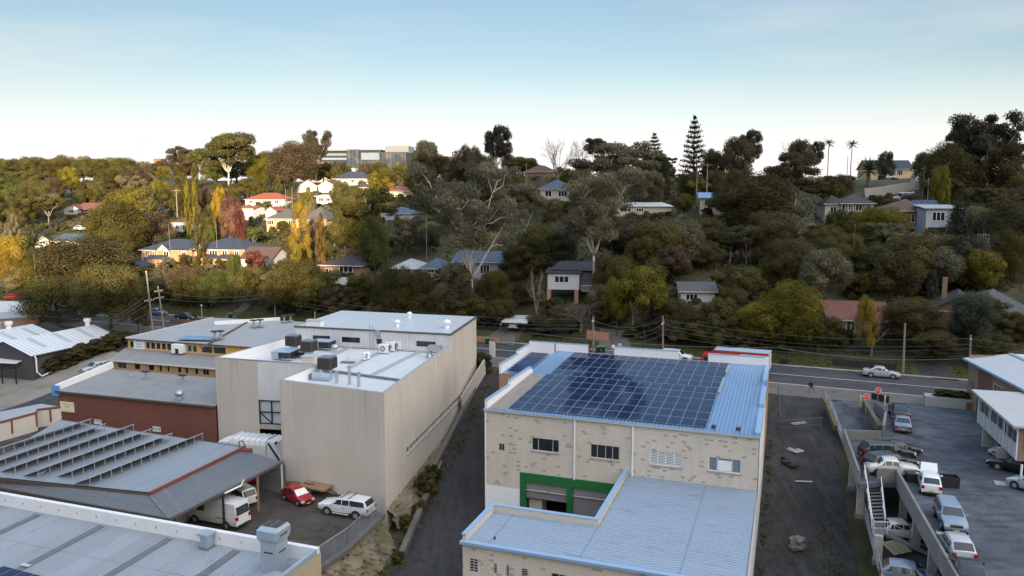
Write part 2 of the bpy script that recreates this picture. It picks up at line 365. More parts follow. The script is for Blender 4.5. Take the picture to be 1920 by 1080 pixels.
m_alley=ground('alley_concrete',[(.037,.036,.037),(.072,.070,.070),(.02,.0195,.021)],[1,.2,.4],.9,.35,(1,.5,1),crack=.1,streak=-1)
m_strip=ground('strip_concrete',[(.036,.035,.036),(.078,.076,.075),(.015,.015,.016),(.03,.031,.022)],[1,.16,.3,.25],.9,.4,crack=.16,streak=-2)
m_gravel=ground('gravel_pale',[(.24,.22,.19),(.30,.28,.25),(.16,.14,.11)],[1,.15,.3],.95,.5)
m_soil=ground('hill_ground',[(.040,.040,.022),(.065,.072,.026),(.085,.066,.04),(.03,.035,.018)],[1,.06,.11,.3],.95,.6)
m_grass=ground('verge_grass',[(.055,.06,.022),(.09,.08,.035),(.035,.04,.015)],[1,.3,.8],.95,.6)
m_drive=ground('driveway_concrete',[(.13,.12,.11),(.17,.16,.15),(.08,.075,.07)],[1,.3,.6],.9,.3)
m_rock=ground('sandstone',[(.21,.17,.115),(.30,.25,.18),(.075,.065,.05),(.10,.10,.04)],[1,.35,.5,.4],.95,1.0,(1,1,.5))
m_mark=plain('road_marking',(.58,.59,.6),.7,0,.2,3)
# ================================================================ ground, road, paths
def lin(a,b,s): return np.arange(a,b,s)
xs=np.concatenate([lin(-900,-160,25),lin(-160,160,2.),lin(160,901,25)]); ys=np.concatenate([lin(-900,-30,15),lin(-30,330,2.),lin(330,1700,30)])
X,Y=np.meshgrid(xs,ys); Z=tz(X,Y); nx,ny=len(xs),len(ys)
V=np.stack([X.ravel(),Y.ravel(),Z.ravel()],1); i=np.arange((ny-1)*(nx-1)); r_,c_=i//(nx-1),i%(nx-1); a=r_*nx+c_
me=bpy.data.meshes.new('ground'); me.from_pydata(V.tolist(),[],np.stack([a,a+1,a+nx+1,a+nx],1).tolist()); me.materials.append(m_soil); me.shade_smooth()
o=bpy.data.objects.new('ground',me); COL.objects.link(o); o['kind']='structure'
P0=Vector((-68.7,150,0)); RU=Vector((.92,-.391,0)).normalized(); RN=Vector((.391,.92,0)).normalized()
def road(t,s,z=0): p=P0+RU*t+RN*s; p.z=z; return p
def rstrip(name,s0,s1,t0,t1,mat,off,n=90):
    mb=MB(); drape(mb,[road(t0,s0),road(t1,s0),road(t1,s1),road(t0,s1)],off,n,4); struct(name,mb,mat)
rstrip('road',-5.6,5.6,-230,230,m_asph,.03,60)
rstrip('pavement',-9.2,-5.8,-40,230,m_drive,.09); rstrip('verge',5.9,10.2,-200,230,m_grass,.10,120)
mb=MB(); 
for t0,t1 in ((-200,-52),(-52,230)): mb.prism([road(t0,-.07),road(t1,-.07),road(t1,.07),road(t0,.07)],.034,.04)
struct('road_line',mb,m_mark)
mb=MB(); mb.prism([road(-230,5.6),road(230,5.6),road(230,5.9),road(-230,5.9)],-.1,.16); mb.prism([road(-40,-5.85),road(230,-5.85),road(230,-5.6),road(-40,-5.6)],-.1,.12); struct('kerb',mb,m_concp)
# side street and gravel on the left
sa,sb=G(0,772),G(190,699); sdv=(sb-sa).normalized(); sln=Vector((-sdv.y,sdv.x,0))
def sst(name,t0,t1,w0,w1,mat,off): 
    mb=MB(); L_=(sb-sa).length; drape(mb,[sa+sdv*t0+sln*w0,sa+sdv*(L_+t1)+sln*w0,sa+sdv*(L_+t1)+sln*w1,sa+sdv*t0+sln*w1],off,40,8); struct(name,mb,mat)
sst('side_street',-40,22,-8,0,m_asph,.06); sst('gravel_path',-40,6,0,24,m_gravel,.05)
mb=MB(); drape(mb,[G(80,760)+sln*-.0,G(112,752),G(112,750.6),G(80,758.6)],.09,8,1); struct('street_line',mb,m_mark)
mb=MB(); drape(mb,[Vector((-13.5,40,0)),Vector((8,40,0)),G(962,690),G(893,711)],.07,16,50); struct('alley',mb,m_alley)
mb=MB(); drape(mb,[Vector((10,40,0)),Vector((22,40,0)),G(1553,747),G(1452,741)],.07,16,50); struct('concrete_yard',mb,m_strip)
for nm,(q,mt) in {'driveway':([G(900,640),G(962,650),G(985,612),G(948,606)],m_drive),'dirt_path':([G(398,603),G(418,606),G(470,574),G(458,570)],m_drive),'driveway_right':([G(1120,668),G(1190,672),G(1175,622),G(1125,618)],m_drive),
   'driveway_dark':([G(1725,708),G(1800,716),G(1745,655),G(1715,650)],m_alley)}.items():
    mb=MB(); drape(mb,q,.12,10,14); struct(nm,mb,mt)
mb=MB(); drape(mb,[G(1625,352),G(1712,352),G(1705,334),G(1630,334)],.15,12,8); struct('lawn',mb,m_grass)
# ================================================================ window helper
def framed(root,p,q,a0,a1,h0,h1,dep=.1,muls=(),mf=None,mg=None,bars=(),fw=.06,name='window',label=None):
    "frame (part) and pane (sub-part) set into an opening of the wall p->q"
    p=Vector((p[0],p[1],0));q=Vector((q[0],q[1],0)); d=(q-p).normalized(); n=Vector((d.y,-d.x,0)); mf=mf or m_alu; mg=mg or m_glass
    M=Matrix(((d.x,n.x,0,p.x),(d.y,n.y,0,p.y),(0,0,1,0),(0,0,0,1)))
    mb=MB(); y0,y1=-dep-.03,-dep+.05
    mb.box(a0,a1,y0,y1,h1-fw,h1,0,M); mb.box(a0,a1,y0,y1,h0,h0+fw,0,M); mb.box(a0,a0+fw,y0,y1,h0+fw,h1-fw,0,M); mb.box(a1-fw,a1,y0,y1,h0+fw,h1-fw,0,M)
    for t in muls: c=a0+(a1-a0)*t; mb.box(c-fw*.5,c+fw*.5,y0,y1-.01,h0+fw,h1-fw,0,M)
    for t in bars: c=h0+(h1-h0)*t; mb.box(a0+fw,a1-fw,y0,y1-.02,c-fw*.4,c+fw*.4,0,M)
    o=mb.build(name,mf,root)
    if label: o['label']=label
    g=MB().box(a0+fw*.5,a1-fw*.5,y0-.01,-dep-.005,h0+fw*.5,h1-fw*.5,0,M).build('pane',mg,o)
    return o
def wpt(p,q,px):
    "distance along the wall p->q at which photo column px crosses it"
    k=(px-960)/F; p=Vector((p[0],p[1],0)); q=Vector((q[0],q[1],0)); d=(q-p).normalized()
    # zc depends slightly on height: use mid height 0
    f=lambda t:(p.x+d.x*t)-k*((p.y+d.y*t)*cp-(0-HCAM)*sp)
    f0,f1=f(0),f(1); return -f0/(f1-f0)
def wz(p,q,t,py):
    p=Vector((p[0],p[1],0)); q=Vector((q[0],q[1],0)); d=(q-p).normalized(); pt=p+d*t
    b=(540-py)/F; return HCAM+pt.y*(-sp+b*cp)/(cp+b*sp)
# ================================================================ concrete factory
zt=5.95
A_=P(720,737,zt).xy; B_=P(524,712,zt).xy; I_=P(596.7,683,zt).xy; c1=P(403,670,zt).xy; c2=P(482,678.5,zt).xy
L2=P(553,612,7.2).xy; Lb=P(640,583,7.2).xy; R1=P(845,627,7.2).xy; R2=P(893,594.5,7.2).xy
R1=A_+(R2-A_)*((R1-A_).length/(R2-A_).length)
fac=thing('concrete_factory','big pale concrete factory with stained panel walls and white flat roof','building',(0,0,0))
mb=MB(); zb=-8.2
tA,tB=wpt(A_,R2,762),wpt(A_,R2,868)
nw=22; wl=(tB-tA)/nw
holes=[(tA+i*wl,tA+(i+1)*wl-.14,-2.2,-1.5) for i in range(nw)]
tD0,tD1=wpt(A_,R2,857),wpt(A_,R2,871)
holes2=[(tB+1.4,tB+3.6,-5.0,-2.4)]
mb.wall(A_,R2,zb,zt,holes+holes2,.2); mb.wall(B_,A_,zb,zt); mb.wall(I_,B_,zb,zt); mb.wall(c1,c2,zb,zt); mb.wall(L2,c1,zb,zt); mb.wall(Lb,L2,zb,zt); mb.wall(R2,Lb,zb,zt)
mb.build('wall',m_conc,fac)
# parapet cap + inner parapet faces
foot=[B_,A_,R1,L2,c1,I_]; ins=inset([tuple(p) for p in foot],.28)
mb=MB(); n=len(foot)
for i in range(n):
    j=(i+1)%n
    if i==2: continue
    a,b,c,d=foot[i],foot[j],ins[j],ins[i]
    mb.poly([(a[0],a[1],zt),(b[0],b[1],zt),(c[0],c[1],zt),(d[0],d[1],zt)],0)
    mb.poly([(d[0],d[1],zt),(c[0],c[1],zt),(c[0],c[1],4.6),(d[0],d[1],4.6)],1)
mb.build('parapet',[plain('grey_capping',(.30,.30,.31),.5),m_white],fac)
fu=(A_-B_).normalized()
roof_ax=(R2-A_).normalized()
mb=MB(); mb.poly([(p[0],p[1],4.78) for p in ins],0); ro=mb.build('roof',m_roofwhite,fac,ax=(fu.x,fu.y))
def onroof(px,py,z): return P(px,py,z)
mb=MB()
for (x0,y0),(x1,y1) in (((700,702),(795,655)),((612,672),(678,640)),((655,690),(735,648))):
    a,b=P(x0,y0,4.8),P(x1,y1,4.8); mb.bar(a,b,.8,.02)
mb.build('roof_skylight',plain('grey_skylight',(.33,.35,.37),.5),fac)
# eave gutter line across the front block roof
mb=MB(); mb.bar(P(597,692,4.95),P(748,712,4.95),.35,.16); mb.build('roof_step',plain('dark_flashing',(.16,.16,.165),.6),fac)
# white cladding above the loading bay
zs,zl,zo=1.6,-1.2,-1.75
mb=MB(); mb.wall(c2,I_,zs,zt); mb.build('cladding',m_whitecorr,fac)
dI=(I_-c2).normalized(); nI=Vector((dI.y,-dI.x)); wI=(I_-c2).length
mb=MB()
def onI(a,z,o=0.): p=c2+dI*a+nI*o; return Vector((p.x,p.y,z))
for a in (.05,1.5,1.6+1.6,4.4): mb.bar(onI(a,zl,-.05),onI(a,zs,-.05),.13,.13)
for z in (zl+.07,.2,zs-.07): mb.bar(onI(0,z,-.06),onI(wI,z,-.06),.11,.11)
mb.bar(onI(.1,.15,-.05),onI(1.5,zl+.1,-.05),.09,.09); fr=mb.build('window_frame',m_blk,fac)
MB().poly([onI(0,zl,-.2),onI(wI,zl,-.2),onI(wI,zs,-.2),onI(0,zs,-.2)]).build('pane',plain('frosted_sheet',(.42,.46,.50),.35),fr)
mb=MB(); mb.bar(onI(0,(zl+zo)/2,-.15),onI(wI,(zl+zo)/2,-.15),.4,zl-zo); mb.build('lintel',m_concp,fac)
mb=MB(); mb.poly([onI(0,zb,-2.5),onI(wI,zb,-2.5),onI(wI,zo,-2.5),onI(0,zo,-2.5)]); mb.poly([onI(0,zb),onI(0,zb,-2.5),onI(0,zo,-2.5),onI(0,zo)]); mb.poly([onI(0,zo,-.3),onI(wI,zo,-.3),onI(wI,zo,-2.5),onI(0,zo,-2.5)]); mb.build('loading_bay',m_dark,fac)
for i,h in enumerate(holes): framed(fac,A_,R2,h[0],h[1],h[2],h[3],.14,(.5,),m_alu,m_glassb if i%3 else m_glass,name='window',fw=.05)
d=(R2-A_).normalized(); h=holes2[0]
mb=MB(); q=A_+d*h[0]; q2=A_+d*h[1]; nn=Vector((d.y,-d.x)); mb.poly([(*(q-nn*.2),h[2]),(*(q2-nn*.2),h[2]),(*(q2-nn*.2),h[3]),(*(q-nn*.2),h[3])]); mb.build('door',m_blk,fac)
# concrete ledge below the strip windows
mb=MB(); s0=A_+d*(tA-.1)+nn*.06; s1=A_+d*(tB+.1)+nn*.06; mb.bar((*s0,-2.27),(*s1,-2.27),.14,.1); mb.bar((*s0,-1.43),(*s1,-1.43),.1,.1); mb.build('sill',m_concp,fac)
# penthouse storey
pf=[L2,R1,R2,Lb]
ph=thing('rooftop_storey','long white corrugated upper storey with brown trim on the concrete factory roof','building',(0,0,0))
mb=MB(); W=(R1-L2).length
wins=[]
for x0,x1,y0,y1 in ((555,565,651,660),(589,621,629,640),(643,677,632,641),(708,718,637,647),(782,818,639,649)):
    a0,a1=wpt(L2,R1,x0),wpt(L2,R1,x1); wins.append((a0,a1,5.45,6.15))
mb.wall(L2,R1,4.78,7.1,wins,.12); mb.wall(R2,Lb,4.78,7.1); mb.wall(Lb,L2,4.78,7.1); mb.build('wall',m_whitecorr,ph)
mb=MB(); dR=(R2-R1).normalized(); mb.wall(R1,R2,zt,7.1); mb.build('side_panel',m_conc,ph)
for h in wins: framed(ph,L2,R1,*h,.08,(.45,) if h[1]-h[0]>1 else (),m_blk,m_glass)
ov=inset([tuple(p) for p in pf],-.12)
mb=MB(); mb.prism(ov,7.1,7.26,0); mb.build('fascia',m_fasc,ph)
mb=MB(); pi_=inset([tuple(p) for p in pf],.12); mb.poly([(p[0],p[1],7.285) for p in pi_]); mb.build('roof',corr('ribbed_white_roof',(.62,.67,.72),.7,.3,.1,(.55,.62,.7),axis=0,depth=.05),ph,ax=(fu.x,fu.y))
# base ledge, sandstone cut and kerb along the alley
# ================================================================ roof plant on the factory
def cooler(px,py,z,wd,label,hs=1.2):
    b=P(px,py,z); t=thing('evaporative_cooler',label,'cooler',b,14,'evaporative coolers on the factory roof')
    MB().box(-.38,.38,-.38,.38,0,1.0).build('duct',m_blueg,t)
    mb=MB(); h=wd/2; z0,z1=.95,.95+hs
    mb.prism([(-h*.85,-h),(h*.85,-h),(h,-h*.85),(h,h*.85),(h*.85,h),(-h*.85,h),(-h,h*.85),(-h,-h*.85)],z0,z1)
    n=9
    for i in range(n):
        c=-h*.8+1.6*h*i/(n-1)
        for s_ in (-1,1): mb.box(c-.03,c+.03,s_*(h+.015)-.02,s_*(h+.015)+.02,z0+.08,z1-.12); mb.box(s_*(h+.015)-.02,s_*(h+.015)+.02,c-.03,c+.03,z0+.08,z1-.12)
    mb.build('housing',m_cool,t); MB().prism([(-h*.9,-h*.9),(h*.9,-h*.9),(h*.9,h*.9),(-h*.9,h*.9)],z1,z1+.1).build('lid',plain('cooler_lid',(.12,.15,.19),.35),t); return t
cooler(551,661,4.8,1.55,'brown louvred rooftop cooler furthest back near the small penthouse window')
cooler(580,672,4.8,1.55,'brown louvred rooftop cooler standing above a pale square box')
cooler(614.5,706,4.8,1.65,'brown louvred rooftop cooler nearest the front parapet of the factory')
def chiller(px,py,lx,ly,hh,label,yaw=14):
    t=thing('rooftop_unit',label,'air conditioner',P(px,py,4.8),yaw,'metal units on the factory roof')
    mb=MB(); mb.prism([(0,0),(lx,0),(lx,ly),(0,ly)],.15,hh); mb.build('casing',m_blueg,t)
    MB().prism([(-.04,-.04),(lx+.04,-.04),(lx+.04,ly+.04),(-.04,ly+.04)],hh,hh+.05).build('lid',plain('blue_lid',(.30,.40,.52),.3),t)
    MB().box(lx*.4,lx-.02,-.06,0,.22,hh-.05).build('grille',m_blk,t); MB().box(lx,lx+.06,.05,ly-.05,.22,hh-.05).build('grille',m_blk,t)
    mb=MB(); mb.tube([(lx*.6,-.1,.3),(lx*.75,-.3,.25),(lx+.3,-.25,.3),(lx+.5,.1,.15)],.06); mb.build('pipe',m_steel,t)
    return t
chiller(509,675,2.4,2.6,1.0,'low blue-topped metal unit at the left front edge of the factory roof')
chiller(549,670,1.6,1.4,.7,'small blue metal unit between the two brown coolers',14)
chiller(585,656,2.4,1.8,1.1,'tall blue-topped metal unit behind the middle brown cooler')
t=thing('roof_vent_box','pale square masonry box below the middle brown cooler','vent',P(582,686,4.8),14); MB().box(-.75,.75,-.6,.6,-.6,1.15).build('casing',m_cream,t); MB().box(-.85,.85,-.7,.7,1.15,1.25).build('lid',m_alu,t)
def condenser(px,py,z,label,yaw,s=1.):
    t=thing('condenser',label,'air conditioner',P(px,py,z),yaw,'white condensers on the factory roof')
    MB().box(-.5*s,.5*s,-.2*s,.2*s,.12*s,.95*s).build('casing',m_white,t)
    mb=MB(); mb.tube([(-.12*s,-.2*s,.53*s),(-.12*s,-.225*s,.53*s)],.3*s,18); f=mb.build('fan',plain('fan_grey',(.25,.25,.25),.6),t)
    MB().tube([(-.12*s,-.226*s,.53*s),(-.12*s,-.24*s,.53*s)],.09*s,10).build('hub',m_white,f)
    mb=MB(); mb.box(-.4*s,-.34*s,-.25*s,.25*s,0,.12*s); mb.box(.34*s,.4*s,-.25*s,.25*s,0,.12*s); mb.build('foot',m_steel,t)
    MB().box(.5*s,.51*s,-.15*s,.15*s,.2*s,.85*s).build('grille',m_blk,t); return t
condenser(721,663,4.8,'white fan unit at the left of the row by the penthouse wall',14,1.25)
condenser(733,659,4.8,'white boxy unit in the middle of the row by the penthouse wall',14,1.25)
condenser(745,656,4.8,'white boxy unit at the right end of the row by the penthouse wall',14,1.25)
condenser(686,675,4.8,'small cream fan unit alone in the middle of the white roof',-60,1.)
def whirly(px,py,z,label,r=.35,grp='round roof ventilators',mat=None):
    t=thing('roof_ventilator',label,'ventilator',P(px,py,z),0,grp)
    MB().lathe((0,0,0),[(r*.7,0),(r*.55,r*.9)],14).build('throat',mat or m_steel,t)
    MB().lathe((0,0,r*.9),[(r*.6,0),(r,r*.35),(r*1.05,r*.7),(r*.8,r*1.15),(r*.3,r*1.35)],16).build('turbine',mat or m_steel,t); return t
whirly(628,660,4.8,'silver bowl ventilator between the two left penthouse windows',.45)
whirly(745,612,7.29,'small white ventilator at the middle of the penthouse roof',.4,mat=m_white)
whirly(838,615,7.29,'round white ventilator at the right front corner of the penthouse roof',.5,mat=m_white)
whirly(768,595,7.29,'tiny white vent at the back of the penthouse roof',.35,mat=m_white)
t=thing('roof_box','white box vent on the left end of the penthouse roof','vent',P(591,611,7.29),12); MB().box(-1,1,-.5,.5,0,.75).build('casing',m_white,t); MB().box(-1.1,1.1,-.6,.6,.75,.83).build('lid',m_alu,t); MB().tube([(0,0,.8),(0,0,1.9)],.05).build('pipe',m_steel,t)
t=thing('exhaust_hood','galvanised exhaust hood at the right parapet by the penthouse','vent',P(806,670,4.8),14)
MB().lathe((0,0,0),[(.5,0),(.45,.2),(.28,.5),(.28,.9),(.5,1.25)],14).build('throat',m_steel,t); MB().box(-.1,1.5,-.5,.5,.95,1.5).build('duct',m_steel,t)
t=thing('roof_hatch','flat grey plate with a curled pipe on the white factory roof','hatch',P(652,680,4.8),14); MB().box(-.8,.8,-.4,.4,0,.12).build('plate',m_skylight,t); MB().tube([(0,0,.1),(0,0,.5),(.2,0,.65),(.35,0,.5)],.07).build('pipe',m_alu,t)
for px,py,h,l in ((655.5,721,1.9,'tall capped flue pipe in the middle of the front parapet'),(673,725,1.45,'shorter capped flue pipe right of the tall one'),(631.5,718,1.2,'short flue pipe left of the tall one at the front parapet')):
    t=thing('flue_pipe',l,'flue',P(px,py,4.8),0,'flue pipes on the factory roof'); MB().tube([(0,0,0),(0,0,h)],.16,10).build('stack',m_steel,t); MB().tube([(0,0,h),(0,0,h+.1)],.22,10).build('cap',m_steel,t)
t=thing('roof_duct','silver elbow duct beside the front cooler','duct',P(598,712,4.8),14); MB().tube([(-.6,0,.3),(.5,0,.35),(1.4,0,.3)],[.5,.5,.45],10).build('pipe',m_blueg,t); MB().box(-1.6,-1,-.4,.4,0,.6).build('base',m_blueg,t)
t=thing('roof_ladder','thin steel ladder up the white penthouse wall','ladder',P(697,656,4.8),14)
mb=MB()
for s_ in (-.22,.22): mb.tube([(s_,0,0),(s_,0,3.3)],.035,6)
mb.build('rail',m_steel,t); mb=MB()
for i in range(10): mb.tube([(-.22,0,.25+i*.3),(.22,0,.25+i*.3)],.025,5)
mb.build('rung',m_steel,t)
t=thing('satellite_dish','small grey dish box beside the ladder on the penthouse wall','dish',PY(711,627,99.0),14); MB().box(-.3,.3,-.5,.1,-.3,.6).build('casing',m_steel,t)
t=thing('wall_light','white floodlight on the left tower wall of the factory','light',PY(461,786,88.2),16); MB().box(-.35,.05,-.5,-.15,-.1,.12).build('lamp_head',m_white,t); MB().bar((-.1,-.3,.05),(.25,.05,.15),.06,.06).build('bracket',m_steel,t)
# ================================================================ block building with the solar roof (local frame: x right, y back)
YB=19.7; OB=Vector((-2.6,74,0)); WB,DB=25.4,24.5; zg=-8.3
uB=Vector((math.cos(rad(YB)),-math.sin(rad(YB)),0)); vB=Vector((math.sin(rad(YB)),math.cos(rad(YB)),0))
def lb(x,y,z): return OB+uB*x+vB*y+Vector((0,0,z))
def rz_(y): return 4.0+1.0*y/DB
blk=thing('block_building','large cream concrete block building with a blue solar roof and green doors','building',OB,YB)
def bpx(px,py,v=0):  # local x,z on the plane y=v seen at a pixel
    d=ray(px,py); n=vB; t=((OB+vB*v)-Vector((0,0,HCAM))).dot(n)/d.dot(n); p=Vector((0,0,HCAM))+d*t; return (p-OB).dot(uB),p.z
def hole(x0,y0,x1,y1,v=0):
    a=bpx(x0,y0,v); b=bpx(x1,y1,v); return (min(a[0],b[0]),max(a[0],b[0]),min(a[1],b[1]),max(a[1],b[1]))
W=[hole(997,820,1048,850),hole(1107,832,1161,864),hole(1219,844,1277,877),hole(1329,856,1389,889)]
w0=hole(935,831,946,846)
grn=hole(975,884,1163,975)
gx0,gx1=grn[0],13.9; gz1=bpx(1000,888)[1]; gfl=-7.6
H_=[*W,w0,(gx0,gx1,gfl,gz1)]
mb=MB(); zt_=3.9; zw=bpx(945,913)[1]
Pq=lambda x,y:(x,y)
mb.wall((0,0),(WB,0),zw,zt_,[*W,w0,(gx0,gx1,zw-.001,gz1)],.22)
mb.wall((WB,0),(WB,DB),zg,rz_(0)); mb.wall((WB,DB),(0,DB),zg,rz_(DB)); mb.wall((0,DB),(0,0),zg,3.9)
mb.build('wall',m_block,blk)
mb=MB(); lw=hole(936,968,947,987); mb.wall((0,0),(gx0,0),zg,zw,[lw],.15); mb.build('white_wall',m_white,blk); mb=MB(); mb.wall((gx1,0),(WB,0),zg,zw); mb.build('white_wall',m_white,blk)
mb=MB(); mb.wall((WB+.05,-.05),(WB+.05,DB*.62),zg,3.95); mb.build('white_side_wall',m_white,blk)
mb=MB(); mb.wall((WB+.06,DB*.62),(WB+.06,DB),zg,rz_(DB)); mb.build('brick_side_wall',m_orbrick,blk)
fq=(0,0),(WB,0)
framed(blk,*fq,*W[0],.12,(.24,.77),m_alu,m_glass); framed(blk,*fq,*W[1],.12,(.24,.52,.76),m_alu,m_glass)
f=framed(blk,*fq,*W[2],.10,(.25,.5,.77),m_white,m_glass2,bars=[i/9 for i in range(1,9)],label='louvred window with white slats')
f=framed(blk,*fq,*W[3],.10,(.27,.72),m_white,m_glassb,label='wide window with a pale blind in the middle')
h=W[3]; MB().box(h[0]+(h[1]-h[0])*.29,h[0]+(h[1]-h[0])*.70,.05,.1,h[2]+.1,h[3]-.25).build('blind',m_white,f)
framed(blk,*fq,*w0,.1,(.5,),m_concp,m_glass); framed(blk,*fq,*lw,.1,(.33,.66),m_alu,m_glass)
mb=MB()
for h in (W[0],W[1],W[2],W[3]): mb.box(h[0]-.1,h[1]+.1,-.08,.12,h[2]-.13,h[2]-.005)
mb.build('sill',m_concp,blk)
mb=MB()
for x in (bpx(1078,800)[0],bpx(1187,810)[0]): mb.tube([(x,-.12,3.85),(x,-.12,gz1-.05 if x<11 else -1.5)],.085,8)
x=bpx(1187,810)[0]; mb.tube([(x,-.12,-1.5),(x-.45,-.4,-1.9)],.085,8)
mb.tube([(.06,-.1,3.9),(.06,-.1,-7)],.08,8); mb.build('downpipe',m_white,blk)
mb=MB(); mb.box(-.1,WB+.1,-.22,.05,3.82,4.02); mb.build('gutter',m_alu,blk)
# green portal and roller doors
gm=(gx0+gx1)/2-.2; hb=bpx(1000,905)[1]
mb=MB(); mb.box(gx0,gx1,-.04,.5,hb,gz1); mb.box(gx0,gx0+.55,-.05,.5,gfl,hb); mb.box(gm-.28,gm+.28,-.05,.5,gfl,hb); mb.build('green_frame',m_grn,blk)
sh=bpx(1010,936)[1]
mb=MB(); mb.wall((gx0+.55,.3),(gm-.28,.3),sh-.1,hb); d1=mb.build('roller_door',m_shutter,blk); d1['label']='roller door rolled half open'
mb=MB(); mb.wall((gm+.28,.3),(gx1,.3),gfl,hb); d2=mb.build('roller_door',m_shutter,blk); d2['label']='roller door fully closed'
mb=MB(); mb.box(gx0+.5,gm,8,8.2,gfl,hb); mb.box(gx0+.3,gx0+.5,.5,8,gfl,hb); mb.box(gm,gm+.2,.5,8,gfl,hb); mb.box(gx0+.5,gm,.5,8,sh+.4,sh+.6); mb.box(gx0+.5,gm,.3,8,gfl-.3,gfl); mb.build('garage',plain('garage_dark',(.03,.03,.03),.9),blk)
mb=MB(); mb.box(gx0+.6,gx0+1.9,1.0,2.6,gfl,sh-.5); mb.build('partition',m_cream,blk)
# roof deck, parapets
mb=MB(); mb.poly([(0.02,-.2,4.03),(WB-.35,-.2,4.03),(WB-.35,DB-.3,rz_(DB)),(.02,DB-.3,rz_(DB))]); mb.build('roof',m_roofskytint,blk)
mb=MB(); mb.poly([(.35,.1,4.06),(2.2,.1,4.06),(2.2,13,4.06+13/DB),(.35,13,4.06+13/DB)]); mb.build('roof_sheet',corr('bare_brown_sheet',(.33,.29,.25),.32,.6,.3,axis=0,depth=.05),blk)
mb=MB(); px0=(0,13.6)
def parw(x0,x1,y0,y1,z0,z1): mb.box(x0,x1,y0,y1,z0,z1)
parw(-.02,.26,-.05,6.5,3.9,4.85); parw(-.02,.26,6.5,13.4,4.2,5.25); parw(-.02,.26,13.4,14.0,4.3,4.9)
ya0=14.2; xa0=-3.9
parw(xa0,xa0+.3,ya0,ya0+6,4.0,5.1); parw(xa0,xa0+.3,ya0+6,DB,4.0,5.5)
parw(xa0+.3,4.1,DB-.3,DB,4.5,5.95); parw(7.4,15.15,DB-.3,DB,4.8,5.95); parw(18.6,WB-.02,DB-.3,DB,4.8,5.9)
mb.build('parapet',m_white,blk)
mb=MB(); mb.box(-.05,.3,-.08,6.45,4.85,4.92); mb.box(-.05,.3,6.45,13.43,5.25,5.32); mb.box(xa0-.03,xa0+.33,ya0-.03,ya0+5.97,5.1,5.17); mb.box(xa0-.03,xa0+.33,ya0+5.97,DB,5.5,5.57)
mb.box(xa0+.35,4.13,DB-.33,DB+.03,5.95,6.02); mb.box(7.37,15.18,DB-.33,DB+.03,5.95,6.02); mb.box(18.57,WB-.4,DB-.33,DB+.03,5.9,5.97)
for y0,y1,z in ((-.2,8,4.35),(8,16,4.75),(16,DB,5.2)): mb.box(WB-.38,WB+.1,y0,y1,z-.5,z)
mb.build('capping',m_cap,blk)
mb=MB(); mb.wall((xa0,ya0),(0,ya0),zg,4.0); mb.wall((xa0,DB),(xa0,ya0),zg,4.0); mb.wall((0,DB),(xa0,DB),zg,4.4); mb.build('brick_annex',m_orbrick,blk)
mb=MB(); mb.box(-.25,-.05,DB-.31,DB-.29,4.8,5.9); mb.box(4.1,4.12,DB-.3,DB,4.6,5.9); mb.box(xa0-.01,xa0+.0,ya0,ya0+.5,4,5.0); mb.build('brick_edge',m_orbrick,blk)
mb=MB(); mb.poly([(xa0+.3,ya0,4.05),(0,ya0,4.05),(0,DB-.3,4.5),(xa0+.3,DB-.3,4.5)]); mb.build('annex_roof',m_roofskytint,blk)
mb=MB(); mb.tube([(21.5,.6,4.15),(21.5,.6,4.4)],.2,8); mb.tube([(23.6,.8,4.15),(23.6,.8,4.35)],.22,8); mb.build('roof_vent',m_cool,blk)
mb=MB(); mb.bar((23.9,2,4.2),(24.9,22,5.02),.05,.05); mb.bar((20.95,11.6,4.6),(21.1,22.8,5.05),.25,.12); mb.build('conduit',m_steel,blk)
# solar panels: every panel a thing
def solar_mat():
    k=N('solar_cell'); uv=k.uv(); b=k.n('TexBrick',Scale=1.,offset=0.); b.inputs['Brick Width'].default_value=.165; b.inputs['Row Height'].default_value=.165; b.inputs['Mortar Size'].default_value=.006
    b.inputs['Color1'].default_value=(.006,.017,.055,1); b.inputs['Color2'].default_value=(.008,.022,.066,1); b.inputs['Mortar'].default_value=(.02,.04,.10,1); k.l(uv,b.inputs[0])
    f=k.noise(k.obj(),.5,4); oi=k.n('ObjectInfo'); base=k.mix(k.ramp(f,.4,.8,(0,0,0),(.25,.25,.25)),b.outputs[0],(.02,.055,.15)); base=k.mix(k.ramp(oi.outputs['Random'],0,1,(0,0,0),(.5,.5,.5)),base,(.006,.014,.045)); k.col(base)
    k.b.inputs['IOR'].default_value=1.33; return k.done(.06,0,.35)
m_cell=solar_mat(); m_pframe=plain('panel_frame',(.25,.31,.41),.4,.3)
def panel_mesh(wd,ln):
    mb=MB(); fw=.024; t=.04
    mb.box(0,wd,0,fw,0,t); mb.box(0,wd,ln-fw,ln,0,t); mb.box(0,fw,fw,ln-fw,0,t); mb.box(wd-fw,wd,fw,ln-fw,0,t)
    mb.poly([(fw,fw,t-.006),(wd-fw,fw,t-.006),(wd-fw,ln-fw,t-.006),(fw,ln-fw,t-.006)],1)
    return mb
ORD='zeroth first second third fourth fifth sixth seventh eighth ninth tenth eleventh twelfth thirteenth fourteenth fifteenth sixteenth seventeenth eighteenth'.split()
sl_=math.atan(1./DB); NCOL,NROW=16,11; pu,pv=1.165,2.08
pan0=panel_mesh(pu-.03,pv-.03).build('solar_module',[m_pframe,m_cell])
first=True
